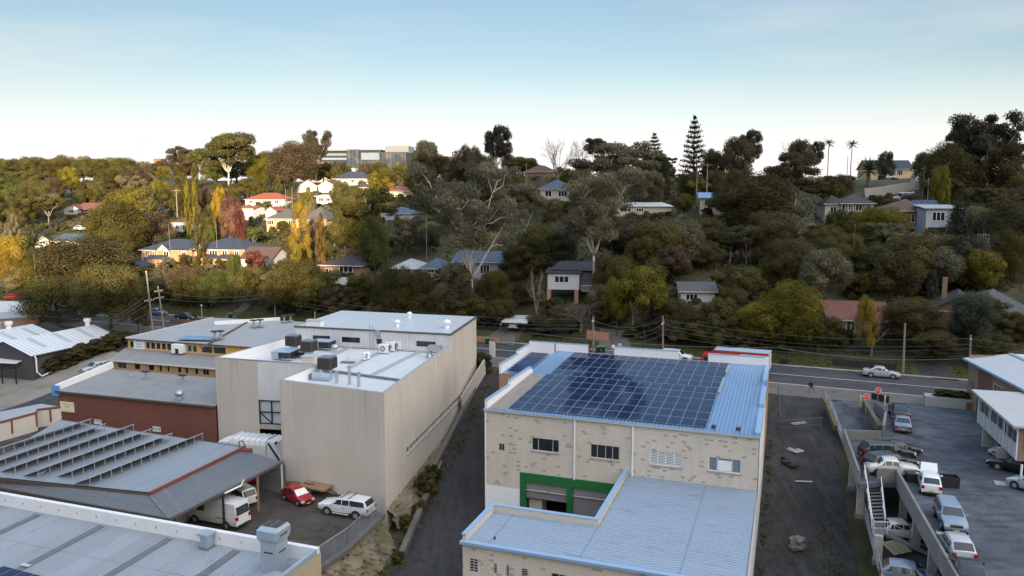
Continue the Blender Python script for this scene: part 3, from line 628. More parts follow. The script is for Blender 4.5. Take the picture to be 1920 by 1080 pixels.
for r in range(NROW):
    for c in range(NCOL):
        o=pan0 if first else pan0.copy()
        if not first: COL.objects.link(o)
        first=False
        y=.45+r*pv+(.25 if r>=6 else 0); x=2.25+c*pu+(.28 if r>=6 else 0)
        o.location=lb(x,y,rz_(y)+.12+.02*((r*7+c*3)%3)); o.rotation_euler=(sl_+R.uniform(-.004,.004),R.uniform(-.006,.006),-rad(YB))
        tag(o,f'dark blue solar panel on the block roof, {ORD[r+1]} row from gutter, {ORD[c+1]} from left','solar panel','solar panels on the block building roof')
pan1=panel_mesh(2.3,.86).build('solar_module',[m_pframe,m_cell])
for i_ in range(9):
    o=pan1 if i_==0 else pan1.copy()
    if i_: COL.objects.link(o)
    y=ya0+.5+i_*1.02; o.location=lb(xa0+.75,y,rz_(y)-.35); o.rotation_euler=(.1,0,-rad(YB))
    tag(o,f'solar panel in narrow annex row by the parapet, {ORD[i_+1]} from near end','solar panel','solar panels on the annex roof')
# ---- front wing
wing=thing('block_wing','low L-shaped block wing with a pale blue corrugated roof around a courtyard','building',OB,YB)
wx0,wy0,wy1,wc=5.1,-17.5,-11.4,13.75; zp=-.45
mb=MB()
hw=lambda x0,y0,x1,y1: (lambda h:(h[0]-wx0,h[1]-wx0,h[2],h[3]))(hole(x0,y0,x1,y1,wy0))
ww=[hw(880,1046,896,1075),hw(925,1056,932,1078),hw(948,1059,955,1082),hw(977,1065,990,1090),hw(1033,1074,1063,1096)]
mb.wall((wx0,wy0),(WB,wy0),zg,-.97,ww,.16); mb.wall((wx0,wy1),(wx0,wy0),zg,zp); mb.wall((wc,wy1),(wx0,wy1),zg,zp); mb.wall((wc,0),(wc,wy1),zg,zp); mb.wall((WB,wy0),(WB,0),zg,-.92); mb.build('wall',m_block,wing)
p_,q_=(wx0,wy0),(WB,wy0)
for i_,h in enumerate(ww): framed(wing,p_,q_,*h,.1,(.5,) if i_ in (0,4) else (),m_alu,m_glass,bars=[j/5 for j in range(1,5)] if i_<4 else ())
mb=MB(); mb.poly([(wx0+.3,wy0,-.99),(WB,wy0,-.99),(WB,wy1-.3,-.99),(wx0+.3,wy1-.3,-.99)]); mb.poly([(wc+.3,wy1-.3,-.99),(WB,wy1-.3,-.99),(WB,-.01,-.93),(wc+.3,-.01,-.93)]); mb.build('roof',m_roofwing,wing)
mb=MB(); mb.box(wx0+.02,wx0+.3,wy0,wy1,-1.2,zp); mb.box(wx0+.3,wc+.3,wy1-.3,wy1-.01,-1.2,zp); mb.box(wc+.01,wc+.3,wy1,-.02,-1.2,zp); mb.build('parapet',m_cream,wing)
mb=MB(); mb.box(wx0-.06,wx0+.34,wy0-.06,wy1-.34,zp,zp+.06); mb.box(wx0-.06,wc-.06,wy1-.34,wy1+.06,zp,zp+.06); mb.box(wc-.06,wc+.34,wy1-.34,-.02,zp,zp+.06); mb.build('capping',m_cap,wing)
mb=MB(); mb.box(wx0-.1,WB+.05,wy0-.35,wy0+.12,-1.11,-.90); mb.build('gutter',m_cap,wing)
mb=MB(); mb.wall((WB+.03,wy0),(WB+.03,-.05),zg,-.97); mb.build('white_side_wall',m_white,wing)
mb=MB(); mb.tube([(wx0+2.2,wy0+1,-.95),(wx0+2.2,wy0+1,-.75)],.07,6); mb.build('roof_vent',m_blk,wing)
# ================================================================ dark red brick workshop
zf=.2
b0=P(107,733,zf).xy; b1=P(405,762,zf).xy; ub=(b1-b0).normalized(); vb=Vector((-ub.y,ub.x))
bk=thing('brick_workshop','long low dark red brick workshop with a stained grey sheet roof','building')
mb=MB(); mb.wall(b0,b1,-8,zf); mb.wall(b0+vb*9,b0,-8,1.); mb.build('wall',m_redbrick,bk)
mb=MB(); e=b0-vb*.15; e1=b1-vb*.15+ub*.0; mb.poly([(*(b0-vb*.2),zf+.06),(*(b1-vb*.2),zf+.06),(*(b1+vb*8.6),1.1),(*(b0+vb*8.6),1.1)]); mb.build('roof',m_roofrust,bk,ax=(ub.x,ub.y))
mb=MB(); mb.bar((*(b0-vb*.25),zf-.02),(*(b1-vb*.25),zf-.02),.2,.22); mb.build('gutter',m_fasc,bk)
mb=MB(); mb.bar((*(b0-ub*.05),zf+.35),(*(b0+vb*9.-ub*.05),1.6),.3,.9); mb.build('parapet',m_white,bk)
q=b0-ub*.1-vb*.05; mb=MB(); mb.bar((*(q-ub*.6),zf+.05),(*(q+ub*.55),zf+.05),.25,1.25); mb.build('blue_end',m_bluepaint,bk)
def text(parent,s,size,loc,yaw,mat,name='lettering',tilt=90,spacing=1.):
    cu=bpy.data.curves.new(name,'FONT'); cu.body=s; cu.size=size; cu.align_x='CENTER'; cu.align_y='CENTER'; cu.extrude=.004; cu.resolution_u=2; cu.space_line=spacing
    o=bpy.data.objects.new(name,cu); cu.materials.append(mat); COL.objects.link(o); o.parent=parent; o.location=loc; o.rotation_euler=(rad(tilt),0,-rad(yaw))
    dg=bpy.context.evaluated_depsgraph_get(); me=bpy.data.meshes.new_from_object(o.evaluated_get(dg)); n=bpy.data.objects.new(name,me); COL.objects.link(n); n.parent=parent; n.location=o.location; n.rotation_euler=o.rotation_euler
    bpy.data.objects.remove(o); bpy.data.curves.remove(cu); return n
yb=math.degrees(math.atan2(-ub.y,ub.x))
def sign(px0,py0,px1,py1,label,mat,lines,name='wall_sign',off=.06,tm=None):
    t0,t1=wpt(b0,b1,px0),wpt(b0,b1,px1); z1,z0=wz(b0,b1,t0,py0),wz(b0,b1,t0,py1)
    p=b0+ub*t0-vb*off; t=thing(name,label,'sign',(p.x,p.y,z0),yb); wd,hh=t1-t0,z1-z0
    MB().box(0,wd,-.03,.03,0,hh).build('board',mat,t)
    for s,sz,fy,m in lines: text(t,s,sz,(wd/2,-.036,hh*fy),0,m)
    return t,wd,hh
m_txt=plain('dark_lettering',(.05,.045,.04),.6); m_redtxt=plain('red_lettering',(.5,.03,.03),.6); m_palesign=plain('cream_sign',(.78,.68,.50),.5,0,.05)
t,wd,hh=sign(112,752,138,770,'cream sign board on the left end of the dark red brick wall',m_palesign,[('WORKSHOP',.36,.72,plain('tan_lettering',(.42,.33,.2),.6)),('UNIT',.34,.48,plain('tan_lettering',(.42,.33,.2),.6)),('- - - - - - -',.3,.2,m_txt)])
MB().box(0,wd,-.06,.05,-.14,0).build('base_strip',plain('olive_strip',(.2,.2,.03),.6),t)
m_wsign=plain('white_sign',(.72,.72,.72),.5,0,.06)
sign(174,786,188,794,'small white sign with red top on the brick wall above the racks',m_wsign,[('DANGER',.3,.72,m_redtxt)])
sign(284,799,299,808,'small white notice with grey lettering on the brick wall by the tower',m_wsign,[('NO PARKING',.2,.7,m_txt),('AT ANY TIME',.2,.35,m_txt)])
def twin(px,py,z,label):
    t=thing('roof_vent',label,'vent',P(px,py,z),yb,'cowl vents on the grey roofs')
    MB().box(-.45,.45,-.3,.3,0,.25).build('base',m_steel,t); MB().tube([(0,0,.2),(0,0,1.0)],.14,8).build('pipe',m_steel,t)
    MB().prism([(-.45,-.28),(.45,-.28),(.45,.28),(-.45,.28)],1.0,1.18).build('cowl',m_cool,t)
twin(274,712,.75,'rusty cowl vent on the left half of the workshop roof'); twin(343,719,.7,'rusty cowl vent in the middle of the workshop roof near the tower')
whirly(337,750,.35,'squat grey ventilator near the front edge of the workshop roof',.55)
t=thing('roof_hatch','square outline hatch on the left of the workshop roof','hatch',P(248,705,.85),yb); mb=MB(); mb.box(-.8,.8,-.5,-.4,0,.1); mb.box(-.8,.8,.4,.5,0,.1); mb.box(-.8,-.7,-.5,.5,0,.1); mb.box(.7,.8,-.5,.5,0,.1); mb.build('frame',m_steel,t)
# ---- lean-to behind, yellow brick strip with windows
l0=PY(207,701,105.5); l0=Vector((l0.x,l0.y)); l1=l0+ub*24
lt=thing('lean_to','low yellow brick lean-to with a grey sheet roof behind the workshop','building')
hl=[]
for x0,x1 in ((222,238),(253,264),(279,290),(299,305),(314,319),(334,341),(348,354),(366,373),(381,393)): hl.append((wpt(l0,l1,x0),wpt(l0,l1,x1),.88,1.84))
mb=MB(); mb.wall(l0,l1,-2,2.0,hl,.12); mb.build('wall',m_yelb,lt)
for i_,h in enumerate(hl): framed(lt,l0,l1,*h,.08,(.5,) if h[1]-h[0]>1 else (),m_concp if i_ else m_blueg,m_glass)
u0=PY(241,662,109.5); u0=Vector((u0.x,u0.y)); u1=u0+ub*20
mb=MB(); mb.poly([(*(l0-vb*.4),2.0),(*(l1-vb*.4),2.0),(*(l1+vb*4.6),2.75),(*(u0-ub*.6+vb*.2),2.75)]); mb.build('roof',m_roofrust,lt,ax=(ub.x,ub.y))
mb=MB(); mb.bar((*(l0-vb*.45),1.97),(*(l1-vb*.45),1.97),.14,.18); mb.build('gutter',m_cream,lt)
# ---- yellow hall with flat grey roof
hall=thing('yellow_hall','wide yellow-trimmed hall with a flat grey roof beside the road','building')
hh_=[]
for x0,x1 in ((246,254),(276,283),(285,293),(295,303),(305,313),(315,323),(325,333),(354,361),(363,371),(380,400),(402,425)): hh_.append((wpt(u0,u1,x0),wpt(u0,u1,x1+.8),2.86,3.86))
mb=MB(); mb.wall(u0,u1,0,4.2,hh_,.12); k1=PY(402,605,124.); k1=Vector((k1.x,k1.y)); mb.wall(k1,u0,-1,4.2); mb.build('wall',m_yel,hall)
for h in hh_: framed(hall,u0,u1,*h,.06,(),m_alu,m_glass)
u1b=u1+ub*2; mb=MB(); mb.poly([(*(u0-ub*.3-vb*.3),4.2),(*(u1b-vb*.3),4.2),(*(u1b+vb*17),4.75),(*(k1-ub*.2),4.75)]); mb.build('roof',plain('grey_membrane_roof',(.30,.305,.315),.6,0,.14,.4),hall)
mb=MB(); mb.bar((*(u0-vb*.35),4.15),(*(u1b-vb*.35),4.15),.12,.16); mb.build('fascia',m_fasc,hall)
mb=MB(); mb.bar((*(u0-ub*.35),4.25),(*(k1-ub*.25),4.8),.14,.14); mb.build('edge_trim',m_cream,hall)
a,b=P(402,606,4.9),P(525,598,4.9); mb=MB(); mb.bar(a,b,.3,.55); mb.build('parapet',m_white,hall)
a,b=P(377,652,4.3),P(470,600,4.8); mb=MB(); mb.bar(a,b,.3,.1); mb.build('roof_gutter',m_fasc,hall)
mb=MB(); mb.poly([P(330,636,4.5),P(398,638,4.5),P(400,631,4.6),P(352,629,4.6)]); mb.build('skylight',corr('blue_skylight',(.16,.33,.55),.3,.25,.1,axis=0),hall)
for px,py,z,l in ((403,636,4.5,'pair-like cowl vent left beside the blue skylight'),(414,635,4.5,'cowl vent right next to the blue skylight'),(476,614,4.65,'cowl vent in the middle of the flat grey hall roof'),(488,613,4.65,'second cowl vent in the middle of the hall roof, nearer the white storey'),(533,605,4.75,'cowl vent at the back right of the hall roof'),(545,604,4.75,'cowl vent furthest right at the back of the hall roof')): twin(px,py,z,l)
yh=yb
def onw(p,q,t,z,off): d=(q-p).normalized(); n=Vector((d.y,-d.x)); r=p+d*t+n*off; return Vector((r.x,r.y,z))
t0=wpt(u0,u1,254.5); t=thing('wall_sign','white notice board on the yellow hall wall among the windows','sign',onw(u0,u1,t0,2.75,.1),yb); wd=wpt(u0,u1,275)-t0
MB().box(0,wd,-.03,.03,0,1.35).build('board',m_wsign,t)
for i_,s in enumerate(('AUTO','REPAIRS','SERVICE')): text(t,s,.3,(wd/2,-.04,1.1-i_*.38),0,plain('blue_lettering',(.15,.25,.42),.6))
t0=wpt(u0,u1,334); t=thing('air_conditioner','white box air conditioner jutting from the yellow hall window strip','air conditioner',onw(u0,u1,t0,2.7,.6),yb)
mb=MB(); mb.box(0,1.7,-.5,.5,.75,1.3); mb.box(0,.5,-.5,.5,.1,.75); mb.box(1.2,1.7,-.5,.5,.1,.75); mb.build('casing',m_white,t); MB().box(.5,1.2,-.3,.4,.1,.75).build('grille',m_blk,t)
# ================================================================ white roofed shed on the left
e0=P(60,667,-.94).xy; e1=P(220,632,-.94).xy; ue=(e1-e0).normalized(); ve=Vector((-ue.y,ue.x))   # eave line, ve points left/away
shd=thing('white_roof_shed','dark walled shed with twin white gable roofs and grey skylight strips','building')
LE=(e1-e0).length; G1,G2=5.6,11.5
def se(a,b,z): p=e0+ue*a+ve*b; return (p.x,p.y,z)
zr=1.0
mb=MB(); mb.wall(e0+ve*0,e1,-6.5,-.95); 
mb.poly([se(0,G2*2,-6.5),se(0,0,-6.5),se(0,0,-.95),se(0,G1,zr-.1),se(0,G2,-.5),se(0,G2+5,zr-.1),se(0,G2*2,-.95)]); mb.poly([se(LE,0,-6.5),se(LE,G2*2,-6.5),se(LE,G2*2,-.95),se(LE,G2+5,zr-.1),se(LE,G2,-.5),se(LE,G1,zr-.1),se(LE,0,-.95)]); mb.build('wall',plain('charcoal_wall',(.06,.058,.062),.8,0,.2),shd)
mb=MB()
mb.poly([se(-.3,-.3,-.98),se(LE+.3,-.3,-.98),se(LE+.3,G1,zr),se(-.3,G1,zr)]); mb.poly([se(-.3,G1,zr),se(LE+.3,G1,zr),se(LE+.3,G2,-.4),se(-.3,G2,-.4)])
mb.poly([se(-.3,G2,-.4),se(LE-3,G2,-.4),se(LE-3,G2+5,zr),se(-.3,G2+5,zr)]); mb.poly([se(-.3,G2+5,zr),se(LE-3,G2+5,zr),se(LE-3,G2*2,-1),se(-.3,G2*2,-1)]); mb.build('roof',corr('shed_white_roof',(.66,.70,.74),.8,.4,.08,(.6,.62,.64),axis=0,depth=.02),shd,ax=(ue.x,ue.y))
mb=MB()
for a in (LE*.22,LE*.50,LE*.78): mb.bar(se(a,.2,-.85),se(a,G1-.4,.93),.9,.02)
for a in (LE*.12,LE*.40,LE*.66): mb.bar(se(a,G2+.5,-.2),se(a,G2+4.,.75),.8,.02)
mb.build('roof_skylight',plain('grey_skylight2',(.36,.38,.40),.5),shd)
mb=MB(); mb.bar(se(-.3,-.35,-1.0),se(LE+.3,-.35,-1.0),.14,.16); mb.bar(se(LE+.32,-.3,-.98),se(LE+.32,G1,zr+.02),.2,.3); mb.bar(se(LE+.32,G1,zr+.02),se(LE+.32,G2,-.4),.2,.3); mb.build('gutter',m_fasc,shd)
mb=MB(); mb.wall(e0+ue*(LE*.79)-ve*.04,e1-ve*.04,-4.2,-1.2); mb.build('brick_end',m_orbrick,shd)
mb=MB(); mb.tube([se(.1,-.4,-1),se(.25,-.5,-1.4),se(.25,-.5,-3.6),se(1.0,-.6,-4.4),se(2.6,-.6,-4.1),se(2.8,-.6,-5.6)],.13,8); mb.build('downpipe',m_white,shd)
for a,b,z,l in ((LE*.95,G1+.2,zr,'white drum ventilator on the right ridge of the white shed'),(LE*.55,G2+5,zr-.1,'white drum ventilator on the rear white ridge near the brick building'),(LE*.30,G2+5.,zr-.1,'white drum ventilator furthest left on the rear ridge')):
    t=thing('roof_ventilator',l,'ventilator',se(a,b,z),0,'drum ventilators on the white shed'); MB().tube([(0,0,-.2),(0,0,.7)],.4,14).build('throat',m_white,t); MB().tube([(0,0,.7),(0,0,1.25)],.62,16).build('drum',m_white,t)
pc=thing('loading_porch','white sloping porch roof on dark posts at the shed end','porch')
pz=-2.1; q0,q1,q2,q3=P(58,668,-1.6),P(30,681,pz),P(-60,677,pz),P(-60,661,-1.6)
mb=MB(); mb.poly([q1,q2,q3,q0]); mb.poly([p-Vector((0,0,.12)) for p in (q0,q3,q2,q1)]); mb.build('roof',m_whitecorr,pc)
mb=MB(); mb.bar(q1,q2,.1,.18); mb.bar(q1,q0,.1,.16); mb.build('gutter',m_white,pc)
for px,py in ((28,683),(2,681)): p=P(px,py,pz); MB().bar((p.x,p.y,-6.6),(p.x,p.y,pz-.1),.16,.16).build('post',m_blk,pc)
dr=G(24,707); t=thing('loading_dock_steps','yellow handrailed timber steps up to the dark shed door','steps',dr,-10)
for i_ in range(3): MB().box(0,1.9,i_*.32,1.2,i_*.3,(i_+1)*.3).build('tread',plain('brown_step',(.28,.12,.06),.8),t)
for s_ in (0,1.9): mb=MB(); mb.tube([(s_,0,0),(s_,0,1.0),(s_,1.2,1.9),(s_,1.2,.9)],.05,6); mb.tube([(s_,0,.6),(s_,1.2,1.4)],.04,6); mb.build('handrail',plain('yellow_rail',(.5,.32,.06),.5),t)
dk=G(4,702); t=thing('loading_dock','low brown dock platform under the porch roof','platform',dk,-10); MB().box(-7,1.2,.9,3,0,.85).build('platform',m_timber,t)
p=G(66,707); t=thing('mesh_gate','grey steel mesh gate with a pale sign beside the shed','gate',p,-30)
mb=MB()
for a,b in (((-1.2,0),(1.2,0)),((-1.2,2.2),(1.2,2.2)),((-1.2,0),(-1.2,2.2)),((1.2,0),(1.2,2.2)),((-1.2,2.2),(1.2,0))): mb.bar((a[0],0,a[1]+.1),(b[0],0,b[1]+.1),.07,.07)
mb.build('frame',m_steel,t); mb=MB(); mb.box(-.8,.1,-.05,-.03,1.0,1.6); mb.build('sign_plate',m_cream,t)
p=P(46,687,-3.2); t=thing('warning_lamp','round yellow lamp hung under the porch roof','lamp',p,0); MB().lathe((0,0,0),[(.05,-.3),(.3,-.2),(.36,.05),(.25,.3),(.05,.36)],12).build('lamp_head',plain('yellow_plastic',(.6,.42,.03),.4),t); MB().tube([(0,0,.3),(0,0,1.2)],.03).build('rod',m_blk,t)
# ---- brick block top left
f0=PY(72,587,150); f0=Vector((f0.x,f0.y)); uf=ue; zf1=HCAM+150*0; 
zF=P(72,587,0); zF1=wz(f0,f0-ve*0+ue,0,583); zF0=wz(f0,f0+ue,0,630)
fb=thing('brick_office','brown brick office with a pale blue fascia and white roof at far left','building')
f1=f0+Vector((-.35,-.94))*0+Vector((-26,-7.5))
mb=MB(); mb.wall(f1,f0,-6,zF1-1.2); mb.wall(f0,f0+Vector((-4,14)),-6,zF1-1.2); mb.build('wall',m_orbrick,fb)
mb=MB(); dn=(f0-f1).normalized(); mb.bar((*f1,zF1-.6),(*(f0+dn*.3),zF1-.6),.4,1.25); mb.bar((*(f0+dn*.2),zF1-.6),(*(f0+Vector((-4,14))),zF1-.6),.4,1.25); mb.build('fascia',plain('pale_blue_fascia',(.46,.54,.62),.5),fb)
mb=MB(); mb.poly([(*f1,zF1+.04),(*f0,zF1+.04),(*(f0+Vector((-4,14))),zF1+.3),(*(f1+Vector((-4,14))),zF1+.3)]); mb.build('roof',m_roofwhite,fb)
tt=(f0-f1).length; h=(tt-7.5,tt-5.6,zF1-3.6,zF1-1.9); mb=MB(); framed(fb,f1,f0,h[0],h[1],h[2],h[3],-.06,(.5,),m_white,m_glass2)
mb=MB(); mb.bar((*(f1+Vector((.3,-.3))),zF0-.0),(*(f0+dn*.3+Vector((.1,-.3))),zF0),.2,.25); mb.build('ledge',m_cream,fb)
# ================================================================ shed with empty solar racks
zS=-.5
g0,g1,g2=P(280,923,zS),P(455,838,zS),P(113,787,zS); g3=P(-60,889,zS)
sh_=thing('rack_shed','wide low shed with a grey corrugated roof and red edge trim','building')
eu=(g0-g1).normalized(); e2=(g2-g1).normalized()
mb=MB(); mb.poly([g3,g0,g1,g2]); mb.build('roof',m_shedroof,sh_,ax=(-eu.y,eu.x))
mb=MB(); dz=Vector((0,0,-.2)); mb.bar(g0+dz,g1+dz+(g1-g0).normalized()*.4,.18,.42); mb.build('fascia',m_redtrim,sh_)
mb=MB(); mb.bar(g3+dz,g0+dz,.15,.2); mb.bar(g1+dz*.2,g2+dz*.2,.15,.12); mb.build('gutter',m_fasc,sh_)
mb=MB(); mb.bar(g3+Vector((0,0,-.75)),P(60,896,zS-.75),.18,.9); mb.build('red_fascia',m_redtrim,sh_)
mb=MB(); z5=-5.3
for a,b in ((g3,g0),(g0,g1)): mb.wall(a.xy+(Vector((.0,.6))),b.xy+Vector((-.3,.4)),-5.4,zS-.3)
mb.build('wall',corr('cream_shed_wall',(.33,.33,.31),.2,.7,.2,axis=0),sh_)
mb=MB(); mb.tube([g1+Vector((-.3,-.2,-.05)),g1+Vector((-.25,-.2,.6)),g1+Vector((.1,-.3,.75)),g1+Vector((.35,-.4,.4)),g1+Vector((.35,-.4,-.2))],.06,6); mb.build('pipe',m_redtrim,sh_)
MB().box(-.5,.5,-.3,.3,-.45,.05,0,Matrix.Translation(g1+Vector((.45,-.3,-.15)))).build('rainhead',m_redtrim,sh_)
def al(a,b,t): return a+(b-a)*t
aw=thing('carport_awning','dark corrugated awning on posts along two sides of the rack shed','awning')
zi,zo_=-.75,-1.5
i0=g0+Vector((.1,-.1,zi-zS)); i1=g1+Vector((.12,-.05,zi-zS)); o0,o1=P(319,974,zo_),P(530,867,zo_); i0=g0+Vector((.1,-.1,-.28)); i1=g1+Vector((.12,-.05,-.28)); i3=al(g3,g0,.40)+Vector((0,-.1,-.28)); o3=P(-60,905,zo_)
mb=MB(); mb.poly([i0,o0,o1,i1]); mb.build('roof',m_awning,aw,ax=(-eu.y,eu.x)); 
def bil(mb,a,b,c,d,n,t0=0.,t1=1.,off=0.):
    for i in range(n):
        for j in range(4):
            q=[]
            for u_,v_ in ((i,j),(i+1,j),(i+1,j+1),(i,j+1)): k=t0+(t1-t0)*v_/4; p=al(al(a,b,u_/n),al(d,c,u_/n),k); q.append(p+Vector((0,0,off)))
            mb.poly(q)
mb=MB(); bil(mb,o3,o0,i0,i3,24); eu2=(o0-o3).normalized(); mb.build('roof',m_awning,aw,ax=(eu2.x,eu2.y))
mb=MB(); dz=Vector((0,0,.03))
bil(mb,o3,o0,i0,i3,24,.52,.66,.02); mb.bar(i0+dz,o0+dz,.25,.03)
def al(a,b,t): return a+(b-a)*t
mb.bar(al(i0,i1,.40)+dz,al(o0,o1,.36)+dz,.5,.02); mb.bar(al(i0,i1,.12)+dz,al(o0,o1,.10)+dz,.6,.02); mb.build('skylight_strip',m_skylight,aw)
mb=MB(); mb.bar(o0,o1,.14,.22); mb.bar(o3,o0,.14,.18); mb.build('gutter',m_fasc,aw)
for t_ in (.03,.42,.74):
    p=al(o0,o1,t_); MB().bar((p.x,p.y,-5.1),(p.x,p.y,zo_-.1),.16,.16).build('post',m_timber if t_>.5 else m_blk,aw)
p=al(o0,o1,.985); MB().tube([(p.x,p.y,-5.1),(p.x,p.y,zo_-.05)],.1,8).build('downpipe',m_cream,aw)
p=al(o0,o1,.44); mb=MB(); mb.tube([p+Vector((0,-.15,-.1)),p+Vector((.9,1.6,-.05)),p+Vector((1.1,1.7,.45))],.08,6); mb.build('downpipe',m_white,aw)
# back screen of the carport
a,b=P(505,866,-1.9),P(528,873,-1.9); mb=MB(); mb.wall(a.xy+Vector((-1.5,.8)),b.xy+Vector((.3,.3)),-5,-1.8); mb.build('screen',m_roofgrey,aw)
p=P(68,896,-.9); t=thing('flood_lamp','small white flood lamp tilted up on the shed roof corner','lamp',p,20); MB().bar((-.6,-.3,.1),(.5,.5,.55),.9,.06).build('lens',m_wsign,t); MB().box(-.15,.15,-.1,.2,-.4,.25).build('base',m_blk,t)
# solar racks
m_rleg=plain('rack_leg',(.36,.37,.38),.5,.2)
m_rsheet=plain('rack_sheet',(.25,.29,.34),.4,0,.1,.5)
def rack(a,b,label):
    a=Vector((a.x,a.y,zS)); b=Vector((b.x,b.y,zS)); L_=(b-a).length; d=(b-a)/L_; n=Vector((d.y,-d.x,0))
    t=thing('tilted_rack',label,'roof rack',a,math.degrees(math.atan2(-d.y,d.x)),'tilted racks on the shed roof')
    mb=MB(); mb.bar((0,0,.78),(L_,0,.78),.07,.06); mb.build('top_rail',m_rleg,t)
    MB().hexa([(0,.02,.70),(L_,.02,.70),(L_,1.75,.03),(0,1.75,.03),(0,.02,.73),(L_,.02,.73),(L_,1.75,.06),(0,1.75,.06)]).build('tilted_sheet',m_rsheet,t)
    k=int(L_/1.1)
    for i_ in range(k+1):
        x=.15+i_*(L_-.3)/k; mb=MB(); mb.bar((x,0,.02),(x,0,.78),.045,.045,0,(1,0,0)); mb.build('leg',m_rleg,t)
rows=((-60,859,171,785,'back row'),(-60,882,198,794,'second row from the back'),(25,874,252,795,'third row from the back'),(68,882,284,804,'fourth row from the back'),(132,883,323,812,'second row from the front'),(165,897,381,812,'front row'))
for x0,y0,x1,y1,l in rows:
    q0=P(x0,y0,zS+.78); q1=P(x1,y1,zS+.78)
    rack(q0,q1,f'long tilted sheet rack on thin legs across the shed roof, {l}')
# ---- low cream flat with red trim behind the racks
lc=thing('cream_store','small cream store with grey roof and red posts behind the racks','building')
z6=.55
k0,k1,k2,k3=P(-40,806,z6),P(66,771,z6),P(112,764,z6),P(60,757,z6)
cc=[P(-60,808,z6),P(68,774,z6),P(70,768,z6),P(114,763,z6),P(76,757,z6),P(-60,784,z6)]
mb=MB(); mb.poly(cc); mb.build('roof',plain('grey_membrane',(.29,.31,.34),.55,0,.15,.6),lc)
mb=MB(); mb.wall(cc[0].xy,cc[1].xy,-1.5,z6-.02); mb.wall(cc[1].xy,cc[2].xy,-1.5,z6-.02); mb.wall(cc[2].xy,cc[3].xy,-1.5,z6-.02); mb.build('wall',m_cream,lc)
mb=MB(); 
for a,b in ((0,1),(1,2),(2,3)): mb.bar(cc[a],cc[b],.16,.2)
for p in (al(cc[0],cc[1],.62),cc[1],al(cc[2],cc[3],.55)): mb.bar((p.x,p.y-.05,-1.),(p.x,p.y-.05,z6-.05),.14,.14)
mb.build('trim',m_redtrim,lc)
# ================================================================ foreground building bottom left
zH=.85
h0,h1=P(-80,908,zH),P(599,1026,zH); uh=(h1-h0).normalized(); vh=Vector((-uh.y,uh.x,0))
fg=thing('foreground_factory','nearest building with a ribbed blue-grey roof and thick white parapet','building')
zR=-.1
def hp(a,b,z): p=h1-uh*a-vh*b; return Vector((p.x,p.y,z))   # a left of the right end, b toward the viewer
mb=MB(); mb.poly([hp(46,.2,zR),hp(46,26,zR-.9),hp(.3,26,zR-.9),hp(.3,.2,zR)]); mb.build('roof',corr('foreground_roof',(.40,.45,.51),.2,.35,.14,(.38,.40,.42),axis=0,panel=1.56,seam=.66,depth=.07,lap=6.5),fg,ax=(uh.x,uh.y))
mb=MB(); mb.bar(h0+Vector((0,0,-.5))-vh*.18,h1+Vector((0,0,-.5))-vh*.18,.36,1.05); mb.build('parapet',plain('chalky_white_parapet',(.66,.68,.70),.7,0,.14,1.2),fg)
mb=MB(); mb.bar(hp(.1,.36,zH-.42),hp(.1,27,zH-.8),.28,.85); mb.build('side_parapet',m_blueg,fg)
mb=MB(); mb.wall(hp(0,27,0).xy,hp(-.06,-.05,0).xy,-8.2,zH-.35); mb.wall(h1.xy,h0.xy,-8.2,zH-.4); mb.build('wall',m_beige,fg)
mb=MB()
for i_ in range(16): a=.4+i_*1.9; mb.box(-.03,.03,-.03,.03,0,.14,0,Matrix.Translation(hp(a,.42,zR+.45)))
mb.build('bracket',m_steel,fg)
for i_,a in enumerate((6.3,12.2,18.6,25.,31.5,38)):
    mb=MB(); b1_=.7 if i_<4 else .5
    mb.bar(hp(a,b1_,zR+.03),hp(a,25,zR-.86),.62,.02); mb.build('roof_skylight',m_skylight,fg)
    mb=MB(); mb.bar(hp(a-.35,6.2+.4*i_,zR-.12),hp(a+.35,6.2+.4*i_,zR-.12),.3,.05); mb.build('roof_strap',m_alu,fg)
for i_ in range(6):
    o=pan1.copy(); COL.objects.link(o); p=P(3+i_*19,1062+i_*5.0,-.25); o.location=p-vh*1.5; o.rotation_euler=(-.035,0,math.atan2(uh.y,uh.x)); o.scale=(.46,1.9,1)
    tag(o,f'solar panel at the bottom left corner on the nearest roof, {ORD[i_+1]} from left','solar panel','solar panels on the nearest roof')
p=P(516,1072,-.25); t=thing('exhaust_tower','tall blue-grey square exhaust duct with a wider angled top','vent',p,math.degrees(math.atan2(-uh.y,uh.x)))
s=.62; mb=MB(); mb.box(-s,s,-s,s,-.4,2.25); mb.build('duct',m_blueg,t)
mb=MB(); mb.hexa([(-s,-s,2.25),(s,-s,2.25),(s,s,2.25),(-s,s,2.25),(-s*1.25,-s*1.25,2.55),(s*1.25,-s*1.25,2.55),(s*1.25,s*1.25,2.55),(-s*1.25,s*1.25,2.55)]); mb.prism([(-s*1.25,-s*1.25),(s*1.25,-s*1.25),(s*1.25,s*1.25),(-s*1.25,s*1.25)],2.55,3.1); 
mb.hexa([(-s*1.25,-s*1.25,3.1),(s*1.25,-s*1.25,3.1),(s*1.25,s*1.25,3.1),(-s*1.25,s*1.25,3.1),(-s*1.05,-s*.75,3.3),(s*1.05,-s*.75,3.3),(s*1.05,s*1.05,3.3),(-s*1.05,s*1.05,3.3)]); hd=mb.build('hood',m_blueg,t)
mb=MB(); mb.box(-s*.95,-.04,-s*.65,s*.95,3.3,3.33); mb.box(.04,s*.95,-s*.65,s*.95,3.3,3.33); mb.build('grille',m_cool,hd)
